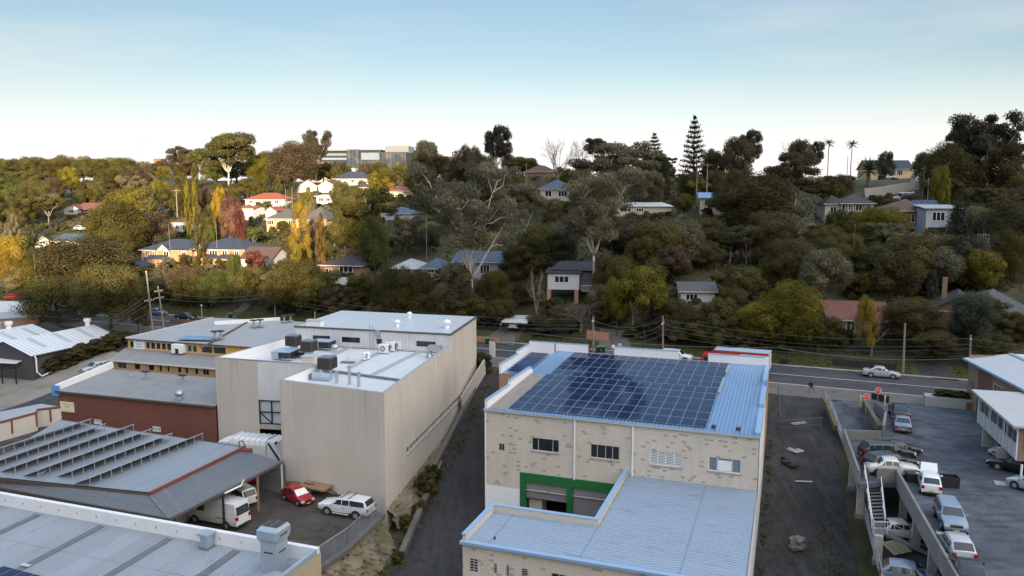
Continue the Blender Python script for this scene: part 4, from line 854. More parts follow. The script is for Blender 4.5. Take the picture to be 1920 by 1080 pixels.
mb=MB(); mb.box(s*1.26,s*1.27,-.4,.4,2.72,2.82); mb.box(s+.005,s+.015,-.35,.35,1.55,1.64); mb.box(-.35,.35,-s-.015,-s-.005,1.55,1.64); mb.build('slot',m_blk,hd)
p=P(512,1098,-.3); t=thing('roof_cowl','rounded pale metal cowl at the foot of the exhaust duct','vent',p,20); MB().lathe((0,0,0),[(.85,0),(.9,.35),(.75,.62),(.45,.78),(.1,.82)],18).build('dome',m_blueg,t)
p=P(388,1026,-.12); t=thing('roof_vent_box','small square vent with flat cap behind the white parapet','vent',p,20); MB().box(-.42,.42,-.42,.42,0,.06).build('flashing',m_skylight,t); MB().box(-.3,.3,-.3,.3,.05,.95).build('duct',m_blueg,t); MB().box(-.45,.45,-.45,.45,.95,1.12).build('cap',m_blueg,t)
# ================================================================ yard, retaining wall, sandstone cut, fence
zY=-5.0
yd=[P(717,969,zY),P(652,1030,zY),P(600,1064,zY),P(560,1120,zY),Vector((-50,42,zY)),Vector((-62,95,zY)),Vector((-30,92,zY)),Vector((-20,86,zY))]
yd=[(p.x,p.y) for p in yd]; yd=yd[::-1]
mb=MB(); mb.prism(yd,-9.5,zY,0); struct('yard',mb,m_yard)
m_zinc=plain('fence_mesh',(.30,.31,.33),.5,.3)
def rockface(name,pts,zt_,zb_,out,label,seed):
    rr=random.Random(seed); mb=MB(); nx_,nz=46,12; L=[0]
    for a,b in zip(pts,pts[1:]): L.append(L[-1]+(Vector(b)-Vector(a)).length)
    b0_=len(mb.v)
    def at(t):
        t*=L[-1]
        for i_ in range(len(pts)-1):
            if t<=L[i_+1]+1e-6: 
                k=(t-L[i_])/(L[i_+1]-L[i_]); a,b=Vector(pts[i_]),Vector(pts[i_+1]); d=(b-a).normalized(); return a+(b-a)*k,Vector((d.y,-d.x))
    off=[[rr.uniform(-.35,.45)+.35*math.sin(i_*.7+j*.5) for j in range(nz+1)] for i_ in range(nx_+1)]
    for i_ in range(nx_+1):
        p,n=at(i_/nx_)
        for j in range(nz+1):
            k=j/nz; z=zt_(i_/nx_)*(1-k)+zb_(i_/nx_)*k; o=(.05 if j==0 else (out*k+off[i_][j]*.55)); mb.v.append((p.x+n.x*o,p.y+n.y*o,z))
    for i_ in range(nx_):
        for j in range(nz): a=i_*(nz+1)+j; mb.f.append((a,a+1,a+nz+2,a+nz+1)); mb.m.append(0)
    o=mb.build(name,m_rock); tag(o,label,'rock face'); return o
edge=[P(560,1120,zY).xy,P(600,1064,zY).xy,P(652,1030,zY).xy,P(717,969,zY).xy]
rockface('sandstone_cut',edge,lambda t:-5.35,lambda t:-8.6,2.2,'rough mossy sandstone cutting below the chain link fence',3)
edge2=[A_+d*0.0 for d in [Vector((0,0))]]+[A_+(R2-A_)*.25,A_+(R2-A_)*.75]
rockface('sandstone_ledge',[tuple(p) for p in edge2],lambda t:-5.6+1.0*t,lambda t:T(-8,78+20*t)-.3,1.3,'overgrown sandstone ledge along the foot of the factory wall',5)
mb=MB(); q=[A_+(R2-A_)*t for t in (.0,.6,.97)]; dd=(R2-A_).normalized(); nn=Vector((dd.y,-dd.x))
for t0,t1,o0_,o1_ in ((-.12,.28,3.0,1.6),(.30,.97,.9,.7)):
    a=A_+(R2-A_)*t0+nn*o0_; b=A_+(R2-A_)*t1+nn*o1_; za,zb_=T(*a)+.25,T(*b)+.35; mb.bar((a.x,a.y,za),(b.x,b.y,zb_),.55,.6)
o=mb.build('concrete_footing',m_drive); tag(o,'pale concrete footing kerb beside the alley under the factory','kerb')
a=A_+(R2-A_)*.72+nn*.5; b=A_+(R2-A_)*1.0+nn*1.2
mb=MB(); mb.bar((a.x,a.y,T(*a)+1.0),(b.x,b.y,T(*b)+1.4),.2,2.2); o=mb.build('alley_wall',m_concp); tag(o,'plain concrete wall at the road end of the alley','wall')
def chain(pts,h,label,name='chain_link_fence',post=1,zfun=None,mesh=True,gap=2.4,mat=None,rails=(1.,.03)):
    t=thing(name,label,'fence'); mat=mat or m_steel
    mb=MB(); pm=MB(); rl=MB()
    for a,b in zip(pts,pts[1:]):
        a=Vector(a);b=Vector(b); L_=(b-a).length; n_=max(1,round(L_/gap))
        for r in rails: rl.tube([a+Vector((0,0,h*r)),b+Vector((0,0,h*r))],.028,5)
        for i_ in range(n_+1): p=a+(b-a)*i_/n_; pm.tube([p-Vector((0,0,.1)),p+Vector((0,0,h))],.035,5)
        if mesh:
            k=int(L_/.22)
            for i_ in range(-int(h/.22),k):
                for s_ in (1,-1):
                    x0,x1=i_*.22,i_*.22+h; 
                    f0,f1=max(0,-x0/h),min(1,(L_-x0)/h)
                    if f1<=f0: continue
                    d_=(b-a)/L_; z=lambda f:(h*f if s_>0 else h*(1-f)); mb.bar(a+d_*(x0+h*f0)+Vector((0,0,z(f0))),a+d_*(x0+h*f1)+Vector((0,0,z(f1))),.012,.012)
    pm.build('post',mat,t); rl.build('rail',mat,t)
    if mesh: mb.build('mesh',m_zinc if mat is m_steel else mat,t)
    return t
fp=[P(555,1110,zY),P(600,1062,zY),P(652,1026,zY),P(717,964,zY)]
chain(fp,1.7,'chain link fence along the edge of the yard above the rock')
mb=MB(); 
for a,b in zip(fp,fp[1:]): mb.bar(a+Vector((.12,-.12,-.1)),b+Vector((.12,-.12,-.1)),.4,.35)
o=mb.build('yard_kerb',m_drive); tag(o,'concrete kerb beam under the chain link fence','kerb')
# ================================================================ right hand car park deck and ramp
zD=.3; zL=-3.3
dk=[P(1583,829,zD),P(1612,908,zD),P(1645,904,zD),P(1684,905,zD),P(1803,1110,zD),Vector((45,38,zD)),Vector((75,38,zD)),Vector((75,84,zD)),road(140,-9,0),P(1640,748,zD),P(1650,812,zD)]
dk=[(p[0],p[1]) for p in dk]
mb=MB(); mb.prism(dk,[zD-.45]*8+[-.3,-.3,zD-.45],[zD]*8+[.1,.1,zD],0); o=struct('car_park_deck',mb,m_deck)
def beam(name,pts,hh,wd,mat,label,cat='wall',z=0):
    mb=MB()
    for a,b in zip(pts,pts[1:]): mb.bar(a+Vector((0,0,z)),b+Vector((0,0,z)),wd,hh)
    o=mb.build(name,mat); tag(o,label,cat); return o
pe=[Vector((p[0],p[1],zD)) for p in dk[:5]]
beam('deck_parapet',[P(1583,806,zD+.9),P(1611,884,zD+.9)],1.5,.2,m_concd,'short grey concrete parapet above the stair at the deck edge',z=-.65)
beam('deck_parapet',[P(1645,880,zD+.9),P(1682,882,zD+.9),P(1800,1090,zD+.9)],1.5,.2,m_concd,'long grey concrete parapet running beside the parked cars','wall',-.65)
beam('deck_parapet',[P(1583,806,zD+.9),P(1652,808,zD+.9)],1.0,.18,m_concd,'brown concrete parapet behind the black four wheel drive',z=-.5)
for px,py,l in ((1598,868,'concrete column nearest the ramp under the parapet'),(1613,918,'concrete column beside the upper stair'),(1647,1000,'bright concrete column below the stair landing'),(1694,925,'shadowed column under the deck behind the stair'),(1718,980,'concrete column right of the white sedan below the deck'),(1748,1035,'concrete column above the silver hatchback below the deck')):
    p=PY(px,py,1); p=P(px,py+20,-2.0); t=thing('deck_column',l,'column',(p.x,p.y,zL),20,'columns under the car park deck'); MB().box(-.3,.3,-.22,.22,-.3,zD-zL-.47 if px!=1647 else 2.0).build('shaft',m_concp,t); MB().box(-.36,.36,-.28,.28,-.3,.1).build('base',m_concd,t)
# lower level and ramp
lo=[P(1560,1100,zL),P(1600,905,zL),P(1740,900,zL),P(1840,905,zL),P(1900,1110,zL)]
lo=[Vector((24.5,40,0)),Vector((60,40,0)),Vector((60,72,0)),P(1690,868,zL),P(1600,868,zL)]
mb=MB(); mb.prism([(p.x,p.y) for p in lo],-9,zL,0); struct('lower_level',mb,m_strip)
ra,rb=P(1548,751,0.05),P(1636,753,0.05); rc,rd_=P(1648,868,zL),P(1602,868,zL)
rcc=Vector((30.5,66,zL+.03)); 
q0,q1=P(1600,868,zL),P(1692,868,zL)
mb=MB(); N_=16; 
for i_ in range(N_):
    k0,k1=i_/N_,(i_+1)/N_; f=lambda k:(k*k*(3-2*k))
    L0,L1=al(ra,q0,k0),al(ra,q0,k1); R0,R1_=al(rb,q1,k0),al(rb,q1,k1)
    for p,k in ((L0,k0),(R0,k0),(L1,k1),(R1_,k1)): p.z=.05+(zL-.02)*f(k)
    mb.hexa([p-Vector((0,0,3)) for p in (L1,R1_,R0,L0)]+[L1,R1_,R0,L0])
struct('ramp',mb,m_deck)
rl=[]; 
for i_ in range(7):
    k=i_/6; p=al(ra,q0,k); p.z=.05+(zL-.02)*(k*k*(3-2*k)); rl.append(p+Vector((-.15,0,.1)))
rl+= [P(1608,925,zL),P(1625,985,zL),P(1645,1062,zL),P(1655,1110,zL)]
chain(rl,1.15,'galvanised pipe railing down the left side of the car park ramp',name='ramp_railing',mesh=True,gap=2.6,rails=(1.,.55,.05))
mb=MB()
for a,b in zip(rl[:4],rl[1:4]): mb.bar(a+Vector((-.2,0,.05)),b+Vector((-.2,0,.05)),.35,.7)
o=mb.build('ramp_kerb',plain('mossy_yellow_kerb',(.14,.12,.06),.9,0,.3,2)); tag(o,'mossy yellowish low wall at the top of the ramp','wall')
beam('stone_wall',[P(1621,757,.3),P(1650,806,.3)],.9,.45,plain('brown_stone',(.11,.095,.075),.9,0,.35,2.),'rough brown stone wall between ramp and dark stairwell')
beam('well_wall',[P(1660,786,.8),P(1656,812,.6)],1.6,.25,m_concd,'dark concrete wall at the end of the stairwell')
t=thing('glass_balustrade','tilted pale grey barrier panel beside the black sedan','barrier'); a,b=P(1642,772,.3),P(1661,790,.3); mb=MB(); mb.bar(a+Vector((0,0,.55)),b+Vector((0,0,.55)),.05,1.1); mb.build('panel',plain('barrier_panel',(.17,.18,.20),.4),t); mb=MB(); mb.bar(a+Vector((0,0,.02)),b+Vector((0,0,.02)),.1,.08); mb.tube([a,a+Vector((0,0,1.15))],.05); mb.tube([b,b+Vector((0,0,1.15))],.05); mb.build('frame',m_steel,t)
# stair
st=thing('steel_stair','dark steel stair with white handrails from the deck to lower level','stairs')
s0l,s0r=P(1620,892,zD-.1),P(1648,890,zD-.1); s1l,s1r=P(1634,990,-2.2),P(1659,990,-2.2)
NS=15
mb=MB()
for i_ in range(NS):
    k=i_/NS; k2=(i_+.75)/NS; a,b,c,e=al(s0l,s1l,k),al(s0r,s1r,k),al(s0r,s1r,k2),al(s0l,s1l,k2); z=a.z
    for p in (a,b,c,e): p.z=z
    mb.hexa([p-Vector((0,0,.06)) for p in (e,c,b,a)]+[e,c,b,a])
mb.build('tread',m_concd,st)
for a,b in ((s0l,s1l),(s0r,s1r)):
    mb=MB(); mb.bar(a-Vector((0,0,.15)),b-Vector((0,0,.15)),.08,.28); mb.build('stringer',m_blk,st)
    mb=MB(); up=Vector((0,0,1.0)); mb.tube([a+up,b+up],.04,6); mb.tube([a+up*.55,b+up*.55],.03,6)
    for k in (0,.33,.66,1.): p=al(a,b,k); mb.tube([p,p+up],.03,5)
    mb.build('handrail',m_white,st)
l0_,l1_=s1l,s1r; fl=(s1l-s0l).normalized(); fl.z=0; e0_,e1_=s1l+fl*1.3,s1r+fl*1.3
for p in (e0_,e1_): p.z=-2.2
mb=MB(); mb.hexa([p-Vector((0,0,.15)) for p in (e0_,e1_,l1_,l0_)]+[e0_,e1_,l1_,l0_]); mb.build('landing',m_concd,st)
mb=MB(); up=Vector((0,0,1.0)); mb.tube([s1l+up,e0_+up,e1_+up],.04,6); mb.tube([s1l+up*.5,e0_+up*.5,e1_+up*.5],.03,6)
for p in (e0_,e1_): mb.tube([p,p+up],.03)
mb.build('handrail',m_white,st)
lr0=e1_; lr1=P(1748,1042,zL); mb=MB(); mb.bar(lr0,lr1,.7,.12); mb.build('flight',m_concd,st)
mb=MB(); mb.tube([lr0+up,lr1+up],.035,6); mb.tube([lr0+up*.5,lr1+up*.5],.03,6); p=al(lr0,lr1,.5); mb.tube([p,p+up],.03); mb.build('handrail',m_steel,st)
t=thing('stair_gate','narrow steel gate at the head of the stair','gate'); a,b=P(1618,890,zD),P(1630,892,zD); mb=MB(); mb.bar(a+Vector((0,0,1.1)),b+Vector((0,0,1.1)),.05,.05); mb.bar(a+Vector((0,0,.1)),b+Vector((0,0,.1)),.05,.05)
for k in range(8): p=al(a,b,k/7); mb.tube([p+Vector((0,0,.1)),p+Vector((0,0,1.1))],.018,5)
mb.build('frame',m_steel,t)
p=P(1681,1040,zL); t=thing('timber_pallet','pale slatted timber pallet leaning under the deck','pallet',p+Vector((0,0,.3)),-20)
mb=MB()
for i_ in range(9): mb.box(-.9,.9,-.6+i_*.15,-.5+i_*.15,.1+i_*.05,.13+i_*.05)
mb.build('slat',plain('pale_timber',(.34,.29,.2),.8,0,.2),t); mb=MB()
for x in (-.8,0,.75): mb.bar((x,-.6,.03),(x,.75,.5),.09,.1)
mb.build('bearer',m_timber,t)
# posts, stop signs
def stop(px,py,ztop,label,yaw,gz=0):
    p=P(px,py,ztop); t=thing('stop_sign',label,'road sign',(p.x,p.y,gz),yaw,'red octagon signs at the ramp')
    MB().tube([(0,0,0),(0,0,ztop-gz+.3)],.035,8).build('post',m_steel,t)
    r=.37; pts=[(r*math.cos(rad(22.5+45*i)),r*math.sin(rad(22.5+45*i))) for i in range(8)]
    mk=lambda s,y0,y1: MB().hexa([(0,0,0)]*8) 
    def octa(s,y0,y1,mat,name,par):
        mb=MB(); h=ztop-gz; A=[(x*s,y0,h+z*s) for x,z in pts]; B=[(x*s,y1,h+z*s) for x,z in pts]; mb.poly(A[::-1]); mb.poly(B)
        for i in range(8): j=(i+1)%8; mb.poly([A[i],A[j],B[j],B[i]])
        return mb.build(name,mat,par)
    pl=octa(1.0,-.05,-.07,m_wsign,'plate',t); octa(.9,-.072,-.076,plain('sign_red',(.62,.02,.02),.4),'face',pl); text(pl,'STOP',.27,(0,-.079,ztop-gz),0,m_palesign)
stop(1624.5,743.5,2.1,'red stop sign lower and further left at the ramp entrance',5); stop(1646.5,732,2.6,'red stop sign higher and further right at the ramp entrance',5)
for px,py,l in ((1613,762,'pale yellow bollard at the left of the ramp mouth'),(1658.5,763,'yellow bollard at the right of the ramp mouth')):
    t=thing('bollard',l,'bollard',P(px,py,0.05),0,'yellow bollards at the ramp'); MB().tube([(0,0,0),(0,0,1.25)],.08,10).build('post',plain('bollard_yellow',(.62,.45,.13),.5),t); MB().tube([(0,0,1.25),(0,0,1.32)],.085,10).build('cap',m_wsign,t)
p=P(1652,752,.1); t=thing('chevron_board','dark leaning board behind the right stop sign','board',p,35); MB().bar((-1.1,.2,.4),(.9,-.3,.4),.08,.8).build('panel',m_blk,t)
# clutter on the concrete strip
def slabs(px,py,n,spread,label,name,mat,seed,flat=.08):
    rr=random.Random(seed); c=G(px,py); t=thing(name,label,'rubble',c,rr.uniform(0,40)); 
    for i_ in range(n):
        mb=MB(); M=Matrix.Translation((rr.uniform(-spread,spread),rr.uniform(-spread,spread)*1.3,.12+i_*.13))@Matrix.Rotation(rr.uniform(0,3),4,'Z')@Matrix.Rotation(rr.uniform(-.3,.3),4,'X')
        a=rr.uniform(.35,.7); b=rr.uniform(.25,.5)
        pts=[(-a,-b*.8),(a*.7,-b),(a,b*.3),(a*.4,b),(-a*.8,b*.7)]
        mb.prism(pts,-flat,flat); mb.v=[tuple(M@Vector(v)) for v in mb.v]; mb.build('slab',mat,t)
slabs(1498,1032,8,.42,'pile of broken pale concrete slabs on the dark yard','rubble_pile',plain('old_rubble',(.15,.138,.12),.95,0,.35,3),4)
slabs(1476,876,4,1.0,'low heap of flat dark slabs on the dark yard','rubble_pile',m_alley,6,.08)
def planks(px,py,n,label,yaw,ln,mat):
    c=G(px,py); t=thing('plank_stack',label,'planks',c,yaw)
    for i_ in range(n): MB().box(-ln/2,ln/2,-.5+i_*.3,-.28+i_*.3,.05+.06*(i_%2),.12+.06*(i_%2)).build('plank',mat,t)
planks(1490,850,4,'few pale grey boards lying near the block building',65,1.6,m_alu)
planks(1505,906,1,'single pale plank lying in the dark yard',5,1.7,m_alu); planks(1497,795,2,'thin boards on the upper part of the dark yard',-20,2.2,m_concp)
m_oldsteel=plain('old_steel',(.11,.11,.11),.6,.3); c=G(1500,815); chain([G(1462,815),G(1540,808)],1.6,'low wire fence across the dark concrete yard',name='wire_fence',gap=2.2,rails=(1.,.5),mat=m_oldsteel)
chain([G(1459,745),G(1462,812)],1.8,'wire fence beside the right wall of the block building',name='wire_fence',gap=2.2,rails=(1.,),mesh=False,mat=m_oldsteel)
# ================================================================ right hand buildings
J0=P(1811,763,0).xy; J1=P(1829,775,0).xy; dj=(J1-J0).normalized(); nj=Vector((-dj.y,dj.x))
jb=thing('brick_shop','two-tone brick shop with a low white sloping roof by the road','building')
J2=J0+dj*15
zj=5.6
hj=[(.8,1.8,1.6,3.4)]; mb=MB(); mb.wall(J0,J1,-2,zj,hj,.15); mb.build('tan_wall',m_tanbrick,jb); framed(jb,J0,J1,*hj[0],.1,(.5,),m_alu,m_glass)
mb=MB(); mb.wall(J1,J2,-2,zj); mb.build('red_wall',m_redbrick2,jb)
t0=3.6; mb=MB(); mb.wall(J1+dj*t0-nj*.03,J2-nj*.03,2.9,zj-.1,[(.4,3.0,3.3,4.5)],.1); mb.build('tan_panel',m_tanbrick,jb); framed(jb,J1+dj*t0-nj*.03,J2-nj*.03,.4,3.0,3.3,4.5,.06,(.33,.66),m_white,m_glassb,bars=(.33,.66))
mb=MB(); mb.wall(J0+nj*22,J0,-2,zj+.6); mb.build('rear_wall',m_tanbrick,jb)
ja,jb_,jc,jd=J0-dj*.5-nj*.5,J2-nj*.5,J2+nj*22,J0-dj*.5+nj*22
mb=MB(); mb.poly([(*ja,zj+.1),(*jb_,zj+.1),(*(jb_+nj*5),zj+.75),(*(ja+nj*5),zj+.75)]); mb.build('roof',plain('pale_sheet_roof',(.44,.46,.49),.4,0,.08,.5),jb)
mb=MB(); mb.poly([(*(ja+nj*5),zj+.75),(*(jb_+nj*5),zj+.75),(*jc,zj+.5),(*jd,zj+.5)]); mb.build('rear_roof',plain('cream_sheet_roof',(.56,.55,.53),.5,0,.1,.5),jb)
mb=MB(); mb.bar((*ja,zj),(*jb_,zj),.1,.22); mb.bar((*(ja+nj*5),zj+.8),(*(jb_+nj*5),zj+.8),.5,.08); mb.build('fascia',m_cap,jb)
# overhanging office
K0=P(1837,737,5.1).xy; K1=P(1911,800,5.1).xy; dkk=(K1-K0).normalized(); nk=Vector((-dkk.y,dkk.x)); LK=(K1-K0).length
kb=thing('raised_office','raised office with dark ribbon windows standing on concrete columns','building')
zk0,zk1=2.1,5.1
hk=[(.4+i_*(LK-.7)/4,.4+(i_+1)*(LK-.7)/4-.10,3.35,4.72) for i_ in range(4)]
mb=MB(); mb.wall(K0,K1,zk0,zk1,hk,.15); mb.wall(K0+nk*20,K0,zk0,zk1); mb.build('wall',plain('pale_panel_wall',(.44,.46,.49),.6,0,.12,1.2),kb)
mb=MB(); mb.wall(K1,K1+nk*20,zk0,zk1); mb.build('front_wall',m_tanbrick,kb)
mb=MB(); mb.poly([(*K0,zk0),(*K1,zk0),(*(K1+nk*20),zk0),(*(K0+nk*20),zk0)][::-1]); mb.build('soffit',m_concd,kb)
for h in hk: framed(kb,K0,K1,*h,.12,(.5,),m_alu,m_glass)
mb=MB(); mb.bar((*(K0-nk*.05),zk1-.25),(*(K1-nk*.05),zk1-.25),.1,.45); mb.build('fascia_board',m_cream,kb)
a,b=K0-dkk*.6-nk*.6,K1+dkk*.6-nk*.6; mb=MB(); mb.prism([tuple(a),tuple(b),tuple(b+nk*21),tuple(a+nk*21)],zk1+.02,zk1+.2); mb.build('roof',plain('grey_flat_roof',(.40,.41,.42),.6,0,.1,.4),kb)
mb=MB()
for t_ in (.02,.35,.7,1.0): p=K0+dkk*(LK*t_)-nk*.06; mb.tube([(p.x,p.y,zk0+.1),(p.x,p.y,zk1-.4 if 0<t_<1 else zk1)],.06,8)
for i_ in range(9): p=K0+dkk*(LK*(i_+.5)/9)-nk*.03; mb.bar((p.x,p.y,zk0+.1),(p.x,p.y,3.3),.05,.05)
mb.build('downpipe',m_white,kb)
for px,py in ((1853,838),(1880,876)):
    p=P(px,py,zD); mb=MB(); mb.box(-.55,.55,-.22,.22,0,zk0-zD,0,Matrix.Translation(p)@Matrix.Rotation(-rad(20),4,'Z')); mb.build('column',m_concp,kb)
p=P(1913,910,zD); MB().tube([(p.x,p.y,0),(p.x,p.y,zk0)],.09,8).build('downpipe',m_white,kb)
p=K1+nk*.5-dkk*-.06; t=thing('wall_sign','orange brick-coloured sign on the front corner of the raised office','sign',(p.x,p.y,3.2),math.degrees(math.atan2(-nk.y,nk.x))); MB().box(0,2.2,-.1,-.02,0,1.7).build('board',plain('orange_sign',(.48,.25,.11),.6),t); text(t,'OFFICE',.5,(1.1,-.12,1.0),0,m_redtxt)
# planter by the road
p=P(1783,762,0.1); t=thing('planter','pale concrete planter with a clipped dark hedge by the shop','planter',p,22); MB().box(-2.8,3.,-.9,.9,-.2,1.15).build('box',plain('planter_concrete',(.30,.30,.30),.8),t); MB().box(1.4,3.02,-.93,.92,-.2,.9).build('brick_end',m_redbrick2,t)
PLANTER=t
p=P(1800,929,zD); t=thing('floor_hatch','pale square cover plate set in the deck','hatch',P(1888,908,zD),22); MB().box(-.9,.9,-.5,.5,0,.05).build('plate',m_concp,t); MB().box(-.95,.95,-.55,.55,0,.03).build('frame',m_steel,t)
p=P(1775,908,zD)
t=thing('black_skip','open black steel bin beside the white hatchback','bin',P(1778,912,zD),10); t.scale=(.72,.75,.85); mb=MB(); mb.box(-1.,1.,-.6,-.54,0,1.1); mb.box(-1.,1.,.54,.6,0,1.1); mb.box(-1.,-.94,-.54,.54,0,1.1); mb.box(.94,1.,-.54,.54,0,1.1); mb.box(-.94,.94,-.54,.54,.02,.06); mb.build('box',m_blk,t); MB().bar((1.02,-.6,.1),(1.02,.6,.1),.05,.05).build('rail',m_alu,t)
t=thing('black_crate','low black box left of the white hatchback on the deck','crate',P(1718,902,zD),10); mb=MB(); mb.box(-.8,.8,-.5,.5,0,.7); mb.build('box',m_blk,t); MB().box(-.85,.85,-.55,.55,.7,.78).build('lid',m_blk,t)
# ================================================================ vehicles (x forward, y left, origin on the ground at the middle)
m_tyre=plain('tyre_rubber',(.018,.018,.019),.85); m_rim=plain('wheel_rim',(.42,.43,.44),.35,.6); m_cglass=glass('car_glass',(.014,.018,.024),.05)
m_lampw=plain('clear_lamp',(.62,.64,.66),.15); m_lampr=plain('red_lamp',(.28,.012,.012),.2); m_plate=plain('yellow_plate',(.62,.42,.05),.5); m_trimb=plain('black_plastic',(.016,.016,.017),.6)
m_chrome=plain('chrome',(.55,.56,.58),.15,.9)
PAINT={'white':(.74,.75,.76),'ivory':(.66,.63,.57),'silver':(.44,.47,.50),'black':(.010,.011,.014),'navy':(.012,.017,.032),'red':(.36,.012,.02),'steel':(.17,.22,.29),'bluegrey':(.22,.29,.38),'greyblue':(.33,.38,.43),'dark':(.02,.024,.03)}
# kind: length, width, wheel radius, wheel xs, body stations (x, top z), roof stations (x, z) front-bottom,front-top,rear-top,rear-bottom
KIND={
'sedan':dict(L=4.6,W=1.78,r=.32,wx=(1.38,-1.30),zb=.22,body=[(2.3,.52),(2.22,.68),(1.7,.80),(.95,.93),(-1.35,1.0),(-2.1,.98),(-2.27,.86),(-2.3,.55)],roof=[(1.05,.90),(.30,1.40),(-.75,1.43),(-1.65,.98)],pil=(.08,-.70)),
'hatch':dict(L=3.95,W=1.70,r=.31,wx=(1.22,-1.18),zb=.22,body=[(1.97,.5),(1.9,.70),(1.5,.83),(.9,.96),(-1.5,1.0),(-1.88,.95),(-1.97,.6)],roof=[(1.05,.92),(.30,1.46),(-1.25,1.46),(-1.86,.97)],pil=(.05,-.72)),
'wagon':dict(L=4.75,W=1.78,r=.33,wx=(1.42,-1.35),zb=.24,body=[(2.37,.55),(2.3,.72),(1.8,.84),(1.0,.97),(-2.0,1.02),(-2.32,.95),(-2.37,.6)],roof=[(1.1,.94),(.40,1.46),(-1.85,1.48),(-2.28,1.0)],pil=(.15,-.7,-1.35)),
'suv':dict(L=4.65,W=1.86,r=.38,wx=(1.40,-1.38),zb=.34,body=[(2.32,.66),(2.26,.90),(1.85,1.03),(1.0,1.14),(-1.95,1.16),(-2.26,1.1),(-2.32,.7)],roof=[(1.05,1.10),(.45,1.68),(-1.9,1.72),(-2.26,1.14)],pil=(.12,-.75,-1.45)),
'ute':dict(L=5.3,W=1.85,r=.39,wx=(1.60,-1.45),zb=.42,body=[(2.65,.70),(2.55,.98),(2.0,1.10),(1.2,1.18),(-2.45,1.2),(-2.62,1.15),(-2.65,.75)],roof=[(1.30,1.14),(.55,1.74),(-2.2,1.80),(-2.60,1.2)],pil=(.05,-.72,-.95)),
'van':dict(L=5.9,W=1.98,r=.36,wx=(1.95,-1.75),zb=.34,body=[(2.95,.6),(2.85,1.0),(2.35,1.2),(1.9,1.30),(-2.8,1.35),(-2.93,1.3),(-2.95,.6)],roof=[(2.05,1.22),(1.25,2.35),(-2.7,2.52),(-2.93,1.3)],pil=(.55,-4)),
'minivan':dict(L=4.5,W=1.70,r=.32,wx=(1.35,-1.35),zb=.30,body=[(2.25,.6),(2.2,.85),(2.05,1.02),(1.7,1.1),(-2.1,1.12),(-2.22,1.05),(-2.25,.6)],roof=[(1.75,1.06),(1.05,1.78),(-1.85,1.85),(-2.2,1.1)],pil=(.4,-.6)),
'classic':dict(L=4.25,W=1.62,r=.33,wx=(1.28,-1.22),zb=.28,body=[(2.1,.55),(2.05,.82),(1.75,.96),(1.0,1.02),(.6,1.03),(-.95,1.0),(-1.35,.96),(-1.85,.84),(-2.08,.68),(-2.12,.45)],roof=[(.72,1.0),(.38,1.46),(-.70,1.48),(-1.28,.98)],pil=(-.10,-.68)),
'boxsedan':dict(L=4.3,W=1.64,r=.31,wx=(1.25,-1.2),zb=.25,body=[(2.15,.5),(2.13,.78),(1.6,.84),(.85,.92),(-1.3,.94),(-2.05,.92),(-2.13,.85),(-2.15,.5)],roof=[(.9,.90),(.42,1.38),(-.85,1.40),(-1.40,.93)],pil=(.02,-.7)),
}
CARS={}
